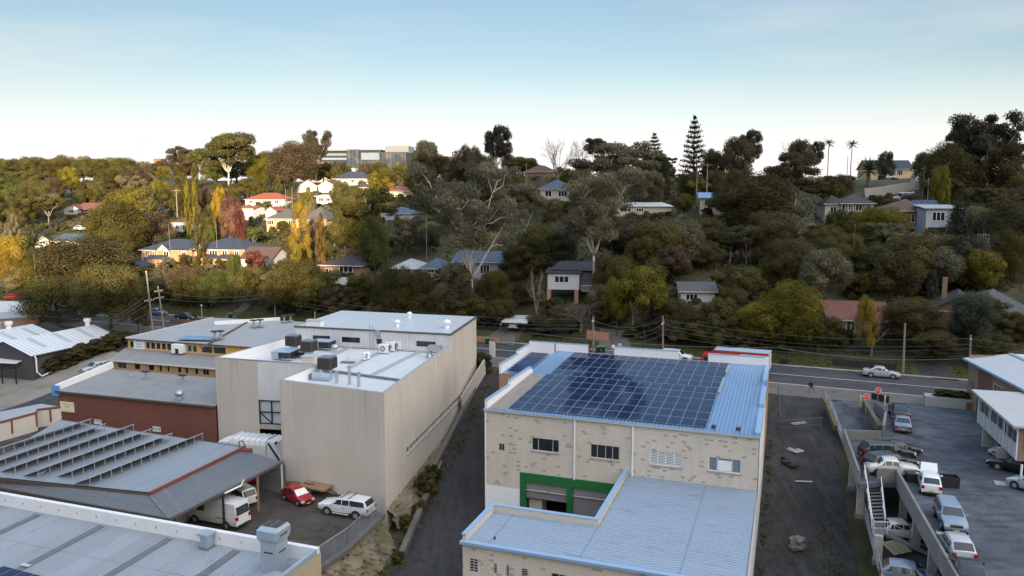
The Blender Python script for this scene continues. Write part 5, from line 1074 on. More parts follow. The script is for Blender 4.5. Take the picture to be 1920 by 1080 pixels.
def car(kind,color,label,pos,yaw,name='parked_car',cat='car',group=None,scale=1.,racks=False,plates=True,rotz=None,blind=False):
    K=KIND[kind]; Lh=K['L']/2; w=K['W']/2; zb=K['zb']; pm=paint('paint_'+color,PAINT[color])
    t=thing(name,label,cat,pos,yaw,group); t.scale=(scale,)*3
    tx=lambda x:1-.10*max(0,abs(x)/Lh-.62)/.38
    B=K['body']; mb=MB(); n=len(B); sec=[]
    for x,z in B:
        ww=w*tx(x); zb_=zb if abs(x)<Lh*.9 else zb+.08
        h=z-zb_; sec.append([(x,-ww*.90,zb_),(x,-ww*.985,zb_+h*.22),(x,-ww,zb_+h*.62),(x,-ww*.97,z-.07),(x,-ww*.86,z),(x,0,z+.025),(x,ww*.86,z),(x,ww*.97,z-.07),(x,ww,zb_+h*.62),(x,ww*.985,zb_+h*.22),(x,ww*.90,zb_)])
    b=len(mb.v); k=len(sec[0])
    for s_ in sec: mb.v+=s_
    for i in range(n-1):
        for j in range(k-1): mb.f.append((b+i*k+j,b+i*k+j+1,b+(i+1)*k+j+1,b+(i+1)*k+j)); mb.m.append(0)
        mb.f.append((b+i*k+k-1,b+i*k,b+(i+1)*k,b+(i+1)*k+k-1)); mb.m.append(1)
    mb.f.append(tuple(b+j for j in reversed(range(k)))); mb.m.append(0); mb.f.append(tuple(b+(n-1)*k+j for j in range(k))); mb.m.append(0)
    # greenhouse
    Rf=K['roof']; rs=[]; tall=kind in('van','minivan')
    tops=[(Rf[0][0],Rf[0][1]-.06,Rf[0][1]),(Rf[1][0],Rf[0][1]-.02,Rf[1][1]),(Rf[2][0],Rf[3][1]-.04,Rf[2][1]),(Rf[3][0],Rf[3][1]-.06,Rf[3][1])]
    wr=.90 if tall else .76
    mid=((Rf[1][0]+Rf[2][0])/2,(Rf[0][1]+Rf[3][1])/2-.03,(Rf[1][1]+Rf[2][1])/2+.045)
    st=[tops[0],tops[1],mid,tops[2],tops[3]]; flat=[1,0,0,0,1]
    b=len(mb.v); k=9
    for (x,z0,z1),fl in zip(st,flat):
        wb=w*.955*tx(x); wt=w*(wr if not fl else .93)*tx(x)*(1 if not fl else .98)
        if fl: row=[(x,-wb,z0),(x,-wb,z0+.03),(x,-wt,z1),(x,-wt*.9,z1+.005),(x,0,z1+.02),(x,wt*.9,z1+.005),(x,wt,z1),(x,wb,z0+.03),(x,wb,z0)]
        else: row=[(x,-wb,z0),(x,-wb*.995,z0+.04),(x,-wt*1.02,z1-.09),(x,-wt*.90,z1-.01),(x,0,z1+.035),(x,wt*.90,z1-.01),(x,wt*1.02,z1-.09),(x,wb*.995,z0+.04),(x,wb,z0)]
        mb.v+=row
    for i in range(4):
        for j in range(k-1): mb.f.append((b+i*k+j,b+i*k+j+1,b+(i+1)*k+j+1,b+(i+1)*k+j)); mb.m.append(0)
    mb.f.append(tuple(b+j for j in reversed(range(k)))); mb.m.append(0); mb.f.append(tuple(b+4*k+j for j in range(k))); mb.m.append(0)
    # wheel arches
    for x in K['wx']:
        for s_ in (-1,1): mb.tube([(x,s_*(w*.80),K['r']*1.05),(x,s_*(w*1.005),K['r']*1.05)],K['r']*1.22,18,1)
    body=mb.build('body',[pm,m_trimb],t,smooth=True)
    md=body.modifiers.new('edge','EDGE_SPLIT'); md.split_angle=rad(38)
    # glass
    def sidept(x,f,s_):   # f 0 belt..1 roof
        xs_=[q[0] for q in st]; z0=np.interp(x,xs_[::-1],[q[1] for q in st][::-1])+.06; z1=np.interp(x,xs_[::-1],[q[2] for q in st][::-1])-.10
        wt=w*wr*1.02; wb=w*.955; z=z0+(max(z1,z0+.01)-z0)*f; zf_=(z-(z0-.02))/max(.15,(z1+.01)-(z0-.02)); zf_=min(1,max(0,zf_))
        return (x,s_*((wb+(wt-wb)*zf_)*tx(x)+.016),z)
    xa,xb=Rf[0][0]-.22,Rf[3][0]+.20
    if kind=='van': xb=.75; xa=Rf[0][0]-.3
    cuts=[xa,*[p for p in K['pil'] if xb+.15<p<xa-.15],xb]
    for s_ in (-1,1):
        for c0,c1 in zip(cuts,cuts[1:]):
            x0,x1=c0-(.035 if c0!=xa else 0),c1+(.035 if c1!=xb else 0)
            m2=MB(); q=8; 
            xt0=min(x0,Rf[1][0]+.05) if c0==xa else x0; xt1=max(x1,Rf[2][0]-.05) if c1==xb else x1
            xx=sorted({x0,xt0,x1,xt1,*np.linspace(x0,x1,5)},reverse=True)
            pts=[(sidept(x,0.06,s_),sidept(x,.95,s_)) for x in xx]
            for (a0,a1),(b0,b1) in zip(pts,pts[1:]): m2.poly([a0,b0,b1,a1] if s_>0 else [a0,a1,b1,b0])
            m2.build('side_window',m_cglass,t,smooth=True)
    def scr(p,q,f0,f1,wf,nm,mat):   # windscreen / rear window between two roof stations
        dx=Vector((q[0]-p[0],0,q[1]-p[1])); nv=Vector((-dx.z,0,dx.x)).normalized(); nv=nv if nv.z>0 else -nv
        m2=MB(); P_=[]
        for f in (f0,f1):
            c=Vector((p[0],0,p[1]))+dx*f+nv*.022; hw=(w*.93*tx(p[0])*(1-f)+w*wr*f)*wf
            P_.append([Vector((c.x,y*hw,c.z+.012*(1-y*y))) for y in (-1,-.5,0,.5,1)])
        for j in range(4): m2.poly([P_[0][j],P_[0][j+1],P_[1][j+1],P_[1][j]])
        m2.build(nm,mat,t,smooth=True)
    scr(Rf[0],Rf[1],.06,.90,.90,'windscreen',m_wsign if blind else m_cglass)
    if kind!='van': scr(Rf[3],Rf[2],.14,.86,.86,'rear_window',m_cglass)
    else:
        m2=MB(); 
        for s_ in (-1,1): m2.box(-2.86,-2.84,*sorted((s_*.06,s_*.74)),1.42,2.12)
        m2=MB(); m2.hexa([(-2.95,-.78,1.40),(-2.95,.78,1.40),(-2.86,.78,1.40),(-2.86,-.78,1.40),(-2.79,-.72,2.12),(-2.79,.72,2.12),(-2.70,.72,2.12),(-2.70,-.72,2.12)]); m2.build('rear_window',m_cglass,t)
        m2=MB(); 
        for s_ in (-1,1): m2.box(-1.9,-.6,*sorted((s_*(w*.995),s_*(w*1.008))),1.02,1.07)
        m2.build('door_track',m_trimb,t)
    for x in K['wx']:
        for s_ in (-1,1):
            wh=MB().tube([(x,s_*(w-.24),K['r']),(x,s_*(w-.03),K['r']),(x,s_*(w+.012),K['r'])],[K['r'],K['r'],K['r']*.93],18).build('wheel',m_tyre,t)
            MB().lathe((0,0,0),[(K['r']*.62,0),(K['r']*.60,.02),(K['r']*.2,.03)],14).build('rim',m_rim if kind!='classic' else m_chrome,wh)
            rm=wh.children[0]; rm.location=(x,s_*(w+.008),K['r']); rm.rotation_euler=(-s_*math.pi/2,0,0)
    zf,zr=B[1][1],B[-2][1]; 
    for s_ in (-1,1):
        y=s_*w*.70; MB().box(Lh-.16,Lh-.0,*sorted((y-.2*1,y+.16)),zf-.20,zf-.03).build('headlight',m_lampw,t)
        yy=sorted((s_*w*.62,s_*w*.90)); hh=.30 if tall or kind in('suv','ute') else .2
        MB().box(-Lh-.012,-Lh+.14,*yy,zr-.16-hh*.6,zr-.1+hh*.3).build('tail_light',m_lampr,t)
        MB().hexa([(Rf[0][0]-.35,s_*(w*.93),Rf[0][1]+.0),(Rf[0][0]-.35,s_*(w+.17),Rf[0][1]+.03),(Rf[0][0]-.22,s_*(w+.17),Rf[0][1]+.03),(Rf[0][0]-.22,s_*(w*.93),Rf[0][1]),(Rf[0][0]-.35,s_*(w*.93),Rf[0][1]+.12),(Rf[0][0]-.35,s_*(w+.17),Rf[0][1]+.15),(Rf[0][0]-.22,s_*(w+.17),Rf[0][1]+.15),(Rf[0][0]-.22,s_*(w*.93),Rf[0][1]+.12)]).build('mirror',pm,t)
    MB().box(Lh-.02,Lh+.035,-w*.78,w*.78,zb,zb+.16).build('front_bumper',m_trimb if kind!='classic' else m_chrome,t); MB().box(-Lh-.035,-Lh+.02,-w*.78,w*.78,zb+.02,zb+.18).build('rear_bumper',m_trimb if kind!='classic' else m_chrome,t)
    MB().box(Lh-.03,Lh+.02,-w*.45,w*.45,zf-.2,zf-.06).build('grille',m_trimb if kind!='classic' else m_chrome,t)
    if plates:
        MB().box(-Lh-.05,-Lh-.03,-.19,.19,zb+.24,zb+.35).build('number_plate',m_plate,t); MB().box(Lh+.035,Lh+.05,-.19,.19,zb+.06,zb+.17).build('number_plate',m_plate,t)
    if kind in('sedan','hatch','wagon','suv','ute'):
        m2=MB()
        for x in K['pil'][:2]:
            for s_ in (-1,1): m2=MB().box(x-.32,x-.16,*sorted((s_*w*.985,s_*(w+.012))),B[3][1]-.22,B[3][1]-.18); m2.build('door_handle',m_trimb if color in('white','silver') else pm,t)
    if racks:
        for x in (.15,-.65): MB().bar((x,-w*.9,Rf[1][1]+.13),(x,w*.9,Rf[1][1]+.13),.05,.05).build('roof_bar',m_trimb,t)
    if kind=='ute':
        for s_ in (-1,1): MB().box(-1.05,-.98,*sorted((s_*w*.80,s_*w*.965)),1.2,1.72).build('canopy_join',m_trimb,t)
        for s_ in (-1,1): MB().box(-.7,1.0,*sorted((s_*(w-.05),s_*(w+.1))),.36,.42).build('side_step',m_alu,t)
    return t
def yw(p,q):
    "heading that points the car from p toward q"
    return -math.degrees(math.atan2(q.y-p.y,q.x-p.x))
def carpx(kind,color,label,rear,front,z=None,**k):
    a=P(*rear,z) if z is not None else G(*rear); b=P(*front,z) if z is not None else G(*front); c=(a+b)/2
    if z is None: c.z=T(c.x,c.y)+.08
    return car(kind,color,label,c,yw(a,b),**k)
zy=zY
# yard
v=carpx('van','white','tall white cargo van parked under the carport awning',(455,990),(368,970),zy,name='cargo_van',cat='van',scale=1.0,plates=False)
carpx('minivan','white','white older van beside the red car, rear window toward the yard',(482,958),(420,925),zy,name='passenger_van',cat='van',scale=.95,plates=False)
carpx('hatch','red','red hatchback with a pale sun shade in its windscreen',(540,931),(577,948),zy,scale=.93,blind=True)
carpx('ute','white','white utility with canopy and black roof bars in the yard',(694,971),(609,957),zy,name='utility_truck',cat='ute',racks=True,plates=False)
p=P(470,905,zy); car('hatch','red','red car mostly hidden under the carport awning',p,-30,scale=.9)
# right hand deck
D0=zD
carpx('sedan','black','black sedan at the top of the deck with its tail lights toward us',(1694,795),(1678,768),D0)
carpx('sedan','steel','slate blue sedan directly in front of the black sedan',(1693,817),(1690,790),D0,scale=.95)
carpx('suv','black','black four wheel drive with roof rails at the deck corner',(1622,862),(1700,862),D0,name='four_wheel_drive',cat='car')
carpx('wagon','navy','dark grey wagon squeezed between the four wheel drive and white classic',(1622,882),(1712,874),D0)
carpx('sedan','dark','dark car just visible beyond the four wheel drive',(1650,850),(1718,850),D0,scale=.85)
carpx('classic','ivory','cream vintage sedan with rounded bonnet beside the stair',(1626,886),(1717,893),D0,name='vintage_car',plates=False)
carpx('hatch','white','white hatchback with its bonnet raised among the black boxes',(1748,940),(1737,895),D0,scale=.98)
carpx('suv','bluegrey','silver blue four wheel drive facing us on the deck',(1768,960),(1794,1008),D0,name='four_wheel_drive',scale=.93)
carpx('hatch','silver','silver hatchback with red tail lights at the lower deck edge',(1806,1060),(1778,1018),D0,scale=1.0)
carpx('sedan','dark','dark sedan cut by the bottom edge of the photo',(1830,1120),(1800,1062),D0)
carpx('boxsedan','ivory','faded white boxy sedan on the lower level under the deck',(1650,1005),(1722,1008),zL,plates=False)
carpx('hatch','bluegrey','light blue-grey hatchback at the bottom on the lower level',(1660,1085),(1748,1100),zL)
t=bpy.data.objects
carpx('hatch','silver','silver car nose between the columns of the raised office',(1915,852),(1872,858),D0,scale=.95,group='cars under the raised office')
carpx('sedan','black','black car under the raised office beside the second column',(1930,890),(1888,880),D0,group='cars under the raised office')
carpx('hatch','silver','pale car at the right photo edge under the office',(1965,930),(1918,915),D0,group='cars under the raised office')
# main road
c=P(1652,707,.05); car('sedan','silver','silver sedan driving along the road past the ramp signs',P(1652,706.5,.05),23,name='moving_car',plates=False)
car('suv','white','white four wheel drive parked behind the middle parapet',P(1268,677,.05),23,name='four_wheel_drive',plates=False)
car('sedan','navy','dark navy sedan parked at the kerb near the leaning poles',P(350,599,.05),23)
car('hatch','steel','small blue car at the kerb behind the leaning poles',P(297,590,.05),23,scale=.9)
car('hatch','red','red hatchback on the far left end of the road',P(24,562,.05),200,scale=.95)
p=P(183,697,0); p=G(182,699); car('wagon','silver','silver station wagon parked on the gravel beside the hedge',p+Vector((0,0,.08)),yw(Vector((0,0,0)),-sdv),scale=1.05)
p=G(967,617); car('suv','white','white four wheel drive parked nose in under the flat carport',p+Vector((0,0,.1)),-75,name='four_wheel_drive',scale=.95)
car('minivan','white','white van roof just visible behind the factory penthouse',P(648,590,.05),23,name='passenger_van',cat='van',plates=False)
car('hatch','dark','dark hatchback parked under the round bush behind the solar roof',P(1082,661,.05),203,scale=.95)
# ---- red truck on the road
t=thing('box_truck','red truck with a pale blue-grey roofed box parked on the road','truck',P(1369,698,.05),203)
rp_=paint('paint_truckred',(.55,.035,.03)); mb=MB()
mb.hexa([(2.2,-1.05,.6),(3.9,-1.05,.6),(3.9,1.05,.6),(2.2,1.05,.6),(2.2,-1.02,2.5),(3.65,-1.0,2.45),(3.65,1.0,2.45),(2.2,1.02,2.5)]); mb.build('cab',rp_,t)
mb=MB(); mb.hexa([(3.79,-.9,1.5),(3.9,-.9,1.5),(3.9,.9,1.5),(3.79,.9,1.5),(3.64,-.86,2.25),(3.72,-.86,2.25),(3.72,.86,2.25),(3.64,.86,2.25)]); mb.build('windscreen',m_cglass,t)
for s_ in (-1,1): MB().box(2.6,3.45,*sorted((s_*1.03,s_*1.06)),1.5,2.15).build('side_window',m_cglass,t)
mb=MB(); mb.box(-5.0,2.0,-1.2,1.2,.95,3.2); mb.build('box',rp_,t); MB().box(-5.25,-1.4,-1.215,1.215,1.0,2.9).build('curtain',plain('pale_curtain',(.56,.52,.47),.6),t); MB().box(-5.26,2.05,-1.24,1.24,3.2,3.28).build('box_roof',plain('truck_roof',(.34,.42,.50),.4),t)
MB().hexa([(2.05,-1.1,2.5),(2.9,-1.0,2.5),(2.9,1.0,2.5),(2.05,1.1,2.5),(2.05,-1.1,3.2),(2.2,-1.,3.2),(2.2,1.,3.2),(2.05,1.1,3.2)]).build('wind_deflector',rp_,t)
MB().box(-5.2,3.7,-.5,.5,.55,.95).build('chassis',m_trimb,t)
for x in (3.0,-2.6,-3.8):
    for s_ in (-1,1): wh=MB().tube([(x,s_*.75,.5),(x,s_*1.12,.5)],.5,18).build('wheel',m_tyre,t); MB().tube([(x,s_*1.11,.5),(x,s_*1.14,.5)],.28,14).build('rim',m_rim,wh)
# ---- white rear-loading compactor truck by the factory
gp=P(424,862,zy); ga,gb=P(425,872,zy),P(520,882,zy)
t=thing('garbage_truck','white ribbed rear loading garbage truck by the loading bay','truck',P(478,870,zy),yw(gb,ga)); 
wp=plain('truck_white',(.66,.68,.70),.45,0,.12,1.5)
mb=MB(); mb.hexa([(2.4,-1.2,.7),(4.1,-1.15,.7),(4.1,1.15,.7),(2.4,1.2,.7),(2.4,-1.15,2.7),(3.8,-1.05,2.6),(3.8,1.05,2.6),(2.4,1.15,2.7)]); mb.build('cab',wp,t)
mb=MB(); mb.hexa([(3.95,-1.,1.65),(4.12,-1.,1.65),(4.12,1.,1.65),(3.95,1.,1.65),(3.76,-.95,2.4),(3.86,-.95,2.4),(3.86,.95,2.4),(3.76,.95,2.4)]); mb.build('windscreen',m_cglass,t)
for s_ in (-1,1): MB().box(2.7,3.6,*sorted((s_*1.15,s_*1.19)),1.65,2.35).build('side_window',m_cglass,t)
mb=MB(); sec=[]
for x in (2.2,-2.3):
    sec.append([(x,-1.22,.95),(x,-1.25,2.6),(x,-1.1,3.05),(x,-.7,3.25),(x,.7,3.25),(x,1.1,3.05),(x,1.25,2.6),(x,1.22,.95)])
for j in range(7): mb.poly([sec[0][j],sec[0][j+1],sec[1][j+1],sec[1][j]])
mb.poly(sec[0][::-1]); mb.poly(sec[1]); mb.build('hopper_body',wp,t)
for i in range(7):
    x=1.9-i*.68; mb=MB()
    for a,b in zip([(x,-1.27,1.0),(x,-1.3,2.6),(x,-1.13,3.1),(x,-.7,3.31),(x,.7,3.31),(x,1.13,3.1),(x,1.3,2.6)],[(x,-1.3,2.6),(x,-1.13,3.1),(x,-.7,3.31),(x,.7,3.31),(x,1.13,3.1),(x,1.3,2.6),(x,1.27,1.0)]): mb.bar(a,b,.13,.13)
    mb.build('rib',wp,t)
mb=MB(); mb.hexa([(-2.4,-1.25,1.2),(-4.2,-1.2,.9),(-4.2,1.2,.9),(-2.4,1.25,1.2),(-2.4,-1.2,3.2),(-3.3,-1.15,3.0),(-3.3,1.15,3.0),(-2.4,1.2,3.2)]); mb.build('tailgate',wp,t)
for s_ in (-1,1): MB().bar((-2.6,s_*1.3,3.0),(-3.9,s_*1.3,1.2),.14,.14).build('tailgate_ram',m_blk,t); MB().bar((-3.1,s_*1.28,3.05),(-4.25,s_*1.28,1.3),.16,.2).build('tailgate_frame',wp,t); MB().box(-3.45,-3.3,*sorted((s_*.9,s_*1.2)),2.9,3.15).build('tail_light',m_lampr,t)
MB().box(-3.6,4.0,-.5,.5,.6,.95).build('chassis',m_trimb,t)
for x in (3.2,-1.2,-2.3):
    for s_ in (-1,1): wh=MB().tube([(x,s_*.8,.5),(x,s_*1.2,.5)],.5,16).build('wheel',m_tyre,t); MB().tube([(x,s_*1.19,.5),(x,s_*1.22,.5)],.28,12).build('rim',m_rim,wh)
# ---- open bonnet of the white hatchback
hb_=[o for o in bpy.data.objects if o.get('label','').startswith('white hatchback with its bonnet')][0]
MB().hexa([(.95,-.68,.98),(.98,-.68,.95),(.98,.68,.95),(.95,.68,.98),(1.45,-.62,1.85),(1.5,-.62,1.83),(1.5,.62,1.83),(1.45,.62,1.85)]).build('bonnet',paint('paint_white',PAINT['white']),hb_)
# ---- yard clutter
p=P(573,921,zy); t=thing('timber_sheet','orange brown timber sheets leaning on the factory wall','timber sheets',P(540,915,zy)+Vector((0,.8,0)),25)
for i in range(3): MB().bar((-.9+i*.9,0,.05),(-.9+i*.9,.25,2.1-.2*(i%2)),.85,.04,0,(0,1,0)).build('sheet',plain('orange_timber',(.36,.16,.05),.7,0,.25,2),t)
t=thing('flat_trailer','low brown timber trailer beside the red hatchback','trailer',P(590,930,zy)+Vector((0,.5,0)),25); MB().box(-1.6,1.6,-.8,.8,.75,.92).build('bed',m_timber,t); MB().box(-1.3,-.2,-.2,.1,.92,1.0).build('plank',plain('red_timber',(.2,.06,.04),.8),t)
for s_ in (-1,1): wh=MB().tube([(-.2,s_*.65,.35),(-.2,s_*.85,.35)],.35,14).build('wheel',m_tyre,t); MB().tube([(-.2,s_*.84,.35),(-.2,s_*.87,.35)],.18,10).build('rim',m_rim,wh)
MB().bar((1.6,0,.8),(2.6,0,.45),.08,.08).build('drawbar',m_blk,t)
t=thing('engine_hoist','black workshop machine standing at the end of the carport','machine',P(510,905,zy),10)
MB().box(-.7,.7,-.5,.5,0,.5).build('base',m_blk,t); mb=MB(); mb.bar((-.5,0,.5),(-.5,0,2.0),.2,.2); mb.bar((.4,.2,.5),(.4,.2,1.7),.15,.15); mb.bar((-.5,0,2.),(.6,.1,1.8),.12,.12); mb.build('frame',m_blk,t); MB().tube([(.1,-.3,.5),(.1,-.3,1.2)],.3,12).build('drum',m_trimb,t); MB().box(-.2,.5,-.2,.4,.5,.9).build('motor',m_steel,t)
t=thing('white_cabinet','tall pale cabinet standing under the carport edge','cabinet',P(497,895,zy),10); MB().box(-.45,.45,-.3,.3,0,2.0).build('case',m_alu,t); MB().box(-.4,.4,-.33,-.3,.1,1.9).build('door',m_white,t)
def bin_(px,py,label,lid,body,z=None,group='wheelie bins by the road'):
    p=G(px,py) if z is None else P(px,py,z); t=thing('wheelie_bin',label,'bin',p,23,group)
    MB().hexa([(-.22,-.25,.06),(.22,-.25,.06),(.22,.22,.06),(-.22,.22,.06),(-.29,-.33,.98),(.29,-.33,.98),(.29,.3,.98),(-.29,.3,.98)]).build('tub',body,t); MB().hexa([(-.31,-.36,.98),(.31,-.36,.98),(.31,.34,.98),(-.31,.34,.98),(-.29,-.33,1.04),(.29,-.33,1.04),(.29,.3,1.1),(-.29,.3,1.1)]).build('lid',lid,t)
    for s_ in (-1,1): MB().tube([(s_*.2,.28,.1),(s_*.27,.28,.1)],.1,10).build('wheel',m_tyre,t)
bdk=plain('bin_dark',(.02,.022,.02),.6); glid=plain('green_lid',(.02,.30,.06),.5); 
bin_(914,646,'dark wheelie bin with green lid beside the driveway',glid,bdk); bin_(1122,663,'green lidded bin left of the pair beside the pole',glid,bdk); bin_(1131,663,'green lidded bin right of the pair near the walkers',glid,bdk)
bin_(1466,686,'dark bin left of the pair near the red truck',bdk,bdk); bin_(1475,686,'dark bin right of the pair near the red truck',bdk,bdk); bin_(432,598,'dark wheelie bin at the end of the dirt path on the left',glid,bdk)
# street name sign / white banner
p=G(923,668); t=thing('banner_sign','narrow white upright sign at the road end of the alley','sign',P(923,680,0),40); MB().box(-.55,.55,-.04,.04,.9,3.1).build('board',m_wsign,t); MB().tube([(0,.06,0),(0,.06,3.0)],.05).build('post',m_steel,t)
for px,py,h,l in ((939,621,1.2,'short white post beside the driveway under the carport'),(379,600,3.,'thin pale street sign post on the grass verge')):
    t=thing('marker_post',l,'post',G(px,py)); MB().tube([(0,0,0),(0,0,h)],.05,8).build('post',m_alu,t); MB().box(-.15,.15,-.03,.03,h-.25,h).build('plate',m_wsign,t)
# ================================================================ people
def person(label,pos,yaw,shirt,trousers,hair,stride=.25,arm=.25,hgt=1.72,longhair=False):
    me=bpy.data.meshes.new('person'); s=hgt/1.72
    J=dict(pel=(0,0,.95),waist=(0,0,1.08),chest=(0,.01,1.30),neck=(0,.01,1.48),head=(0,.02,1.56),top=(0,.03,1.68))
    V=[];E=[];Rr=[]
    def a(p,r,par=None):
        V.append(tuple(x*s for x in p)); Rr.append(r*s); i=len(V)-1
        if par is not None: E.append((par,i))
        return i
    pel=a(J['pel'],.15); wa=a(J['waist'],.135,pel); ch=a(J['chest'],.165,wa); nk=a(J['neck'],.055,ch); hd=a((0,.02,1.56),.085,nk); tp=a((0,.025,1.655),.088,hd); ns=a((0,.105,1.575),.018,hd)
    for sd_ in (-1,1):
        f=stride*sd_
        hp_=a((sd_*.09,0,.90),.095,pel); kn=a((sd_*.10,f*.55+.04,.49),.06,hp_); an=a((sd_*.10,f*.95-.03,.09),.042,kn); a((sd_*.11,f*.95+.12,.05),.035,an)
        sh=a((sd_*.185,0,1.40),.062,ch); el=a((sd_*.24,-f*.5*arm/.25,1.13),.043,sh); wr=a((sd_*.25,-f*.8*arm/.25+.1,.90),.032,el)
        pm_=a((sd_*.25,-f*.85*arm/.25+.13,.84),.034,wr)
        for q in range(4): fi=a((sd_*.25+(q-1.5)*.018,-f*.85*arm/.25+.15,.79),.010,pm_); a((sd_*.25+(q-1.5)*.018,-f*.85*arm/.25+.165,.745+.006*abs(q-1.5)),.008,fi)
        a((sd_*.25-sd_*.045,-f*.85*arm/.25+.17,.82),.010,pm_)
    me.from_pydata(V,E,[]); o=bpy.data.objects.new('person',me); COL.objects.link(o)
    m=o.modifiers.new('skin','SKIN'); 
    for i,r in enumerate(Rr): me.skin_vertices[0].data[i].radius=(r,r)
    me.skin_vertices[0].data[0].use_root=True
    o.modifiers.new('sub','SUBSURF').levels=2; o.modifiers['sub'].render_levels=2
    dg=bpy.context.evaluated_depsgraph_get(); dg.update(); me2=bpy.data.meshes.new_from_object(o.evaluated_get(dg)); o.modifiers.clear(); o.data=me2; bpy.data.meshes.remove(me)
    skin=plain('skin',(.42,.26,.19),.6); shoe=m_blk; me2.materials.clear()
    for mm in (skin,shirt,trousers,shoe): me2.materials.append(mm)
    for p in me2.polygons:
        c=p.center/s; p.use_smooth=True
        p.material_index=3 if c.z<.085 else (2 if c.z<1.0 and abs(c.x)<.20 else (1 if c.z<1.455 and c.z>.92 else 0))
    o.name='person'; o.location=pos; o.rotation_euler.z=rad(yaw); tag(o,label,'person')
    mb=MB(); mb.lathe((0,0,0),[(.03,-.10),(.092,-.06),(.105,.0),(.095,.06),(.05,.11)],14); h=mb.build('hair',hair,o,(0,-.012*s,1.635*s),smooth=True)
    if longhair: MB().lathe((0,0,0),[(.05,-.28),(.09,-.15),(.09,0)],12).build('ponytail',hair,o,(0,-.075*s,1.62*s))
    for sx in (-1,1): MB().lathe((0,0,0),[(.006,-.008),(.012,0),(.006,.008)],8).build('eye',m_blk,o,(sx*.032*s,.108*s,1.60*s))
    MB().box(-.03,.03,.098,.108,1.525,1.533).build('mouth',plain('lip',(.3,.1,.09),.6),o)
    return o
dkc=plain('dark_cloth',(.015,.017,.022),.9); jean=plain('blue_jeans',(.06,.09,.16),.9); wht=plain('white_cloth',(.62,.62,.6),.9); crm=plain('cream_cloth',(.52,.46,.36),.9); hairm=plain('dark_hair',(.012,.009,.007),.7); gry=plain('grey_cloth',(.25,.26,.28),.9)
pp=P(1149,664.5,.15); person('walking person in a white top with a black backpack by the bins',pp,200,wht,gry,hairm,.42,longhair=True)
t=thing('backpack','black backpack on the back of the person in white','backpack',pp,0); t.rotation_euler.z=rad(200); mb=MB(); mb.prism([(-.15,-.16),(-.15,-.34),(.15,-.34),(.15,-.16)],.98,1.42); mb.build('bag',dkc,t); MB().prism([(-.11,-.34),(-.11,-.41),(.11,-.41),(.11,-.34)],1.0,1.2).build('pocket',dkc,t)
person('person in a cream jacket and dark trousers walking on the driveway',P(1161.5,661,.15),190,crm,dkc,hairm,.2)
pp=P(1521,738,.15); person('person in dark jacket and blue jeans walking along the footpath',pp,-70,dkc,jean,hairm,.4)
t=thing('backpack','dark bag on the back of the person in jeans','backpack',pp,0); t.rotation_euler.z=rad(-70); mb=MB(); mb.prism([(-.15,-.16),(-.15,-.36),(.15,-.36),(.15,-.16)],1.0,1.42); mb.build('bag',dkc,t)
# ================================================================ power poles and wires
def pole(base,top,label,arms=((.6,1.1),),r=.17,group='timber power poles',name='power_pole',mat=None,yaw=23):
    b=Vector(base); a=Vector(top)-b; t=thing(name,label,'pole',b,0,group); MB().tube([(0,0,-.3),a],[r,r*.72],8).build('shaft',mat or m_pole,t)
    for dz,wd in arms:
        c=a*(1-dz/a.length); u=RU*wd*.5; MB().bar(c-RN*wd+Vector((0,0,0)),c+RN*wd,.1,.12).build('crossarm',m_timber,t)
        for k in (-.9,-.4,.4,.9): MB().lathe(tuple(c+RN*wd*k),[(.03,.05),(.06,.1),(.06,.2),(.02,.26)],8).build('insulator',m_white,t)
    return b+a
def polepx(px0,py0,px1,py1,label,gz=None,**k):
    b=G(px0,py0) if gz is None else P(px0,py0,gz); Y=b.y; t=PY(px1,py1,Y); return pole(b,t,label,**k)
TP=[]
p1=polepx(288,632,274,508,'tall leaning timber power pole at left with crossarm',arms=((.3,.1),(5.3,1.1))); p2=polepx(309,625,296,536,'second leaning timber pole just right of the tall one',arms=((1.0,.9),(2.2,.9)))
p3=polepx(516,600,515,545,'dark timber pole behind the flat grey hall roof',gz=.1,arms=()); MB
p4=polepx(1113,664,1112,594,'timber pole beside the pair of green lidded bins',gz=.1,arms=((.8,.5),)); p5=polepx(1187,628,1187,553,'timber pole rising from the bush by the driveway',arms=()); p6=polepx(1243,664,1243,593,'timber pole left of the white four wheel drive',gz=.1,arms=((1.2,.8),)); p7=polepx(1693,699,1697,606,'bare pale timber pole on the verge behind the silver sedan',gz=.2,arms=())
p8=polepx(1818,700,1820,628,'pale pole behind the two-tone brick shop',gz=.2,arms=((.7,.5),))
for a in ((1116,664,1115,612),): pass
def wire(a,b,sag,label,n=14,r=.022):
    a=Vector(a);b=Vector(b); mb=MB(); pts=[a+(b-a)*i/n-Vector((0,0,sag*4*(i/n)*(1-i/n))) for i in range(n+1)]; mb.tube(pts,r,4); o=mb.build('power_line',plain('wire',(.10,.10,.105),.6)); tag(o,label,'wire','overhead wires along the road'); return o
up=Vector
dz=lambda z:Vector((0,0,z))
pairs=[(p6,p8,'pole by the white car','pole behind the brick shop'),(p4,p6,'pole by the green bins','pole by the white car'),(p3,p4,'pole behind the hall','pole by the green bins')]
for a,b,la,lb_ in pairs:
    for z,s_,n in ((-.5,1.2,'top'),(-1.3,1.5,'second'),(-1.9,1.5,'third'),(-2.9,1.3,'lowest')): wire(a+dz(z),b+dz(z),s_,f'{n} overhead wire, {la} to {lb_}')
R8=PY(2000,640,88); 
for z,n in ((-.5,'top'),(-1.4,'middle'),(-2.4,'bottom')): wire(p8+dz(z),Vector((p8.x+30,p8.y-13,p8.z+z)),.8,f'{n} overhead wire leaving the pole behind the shop to the right')
a0=P(960,600,0); 
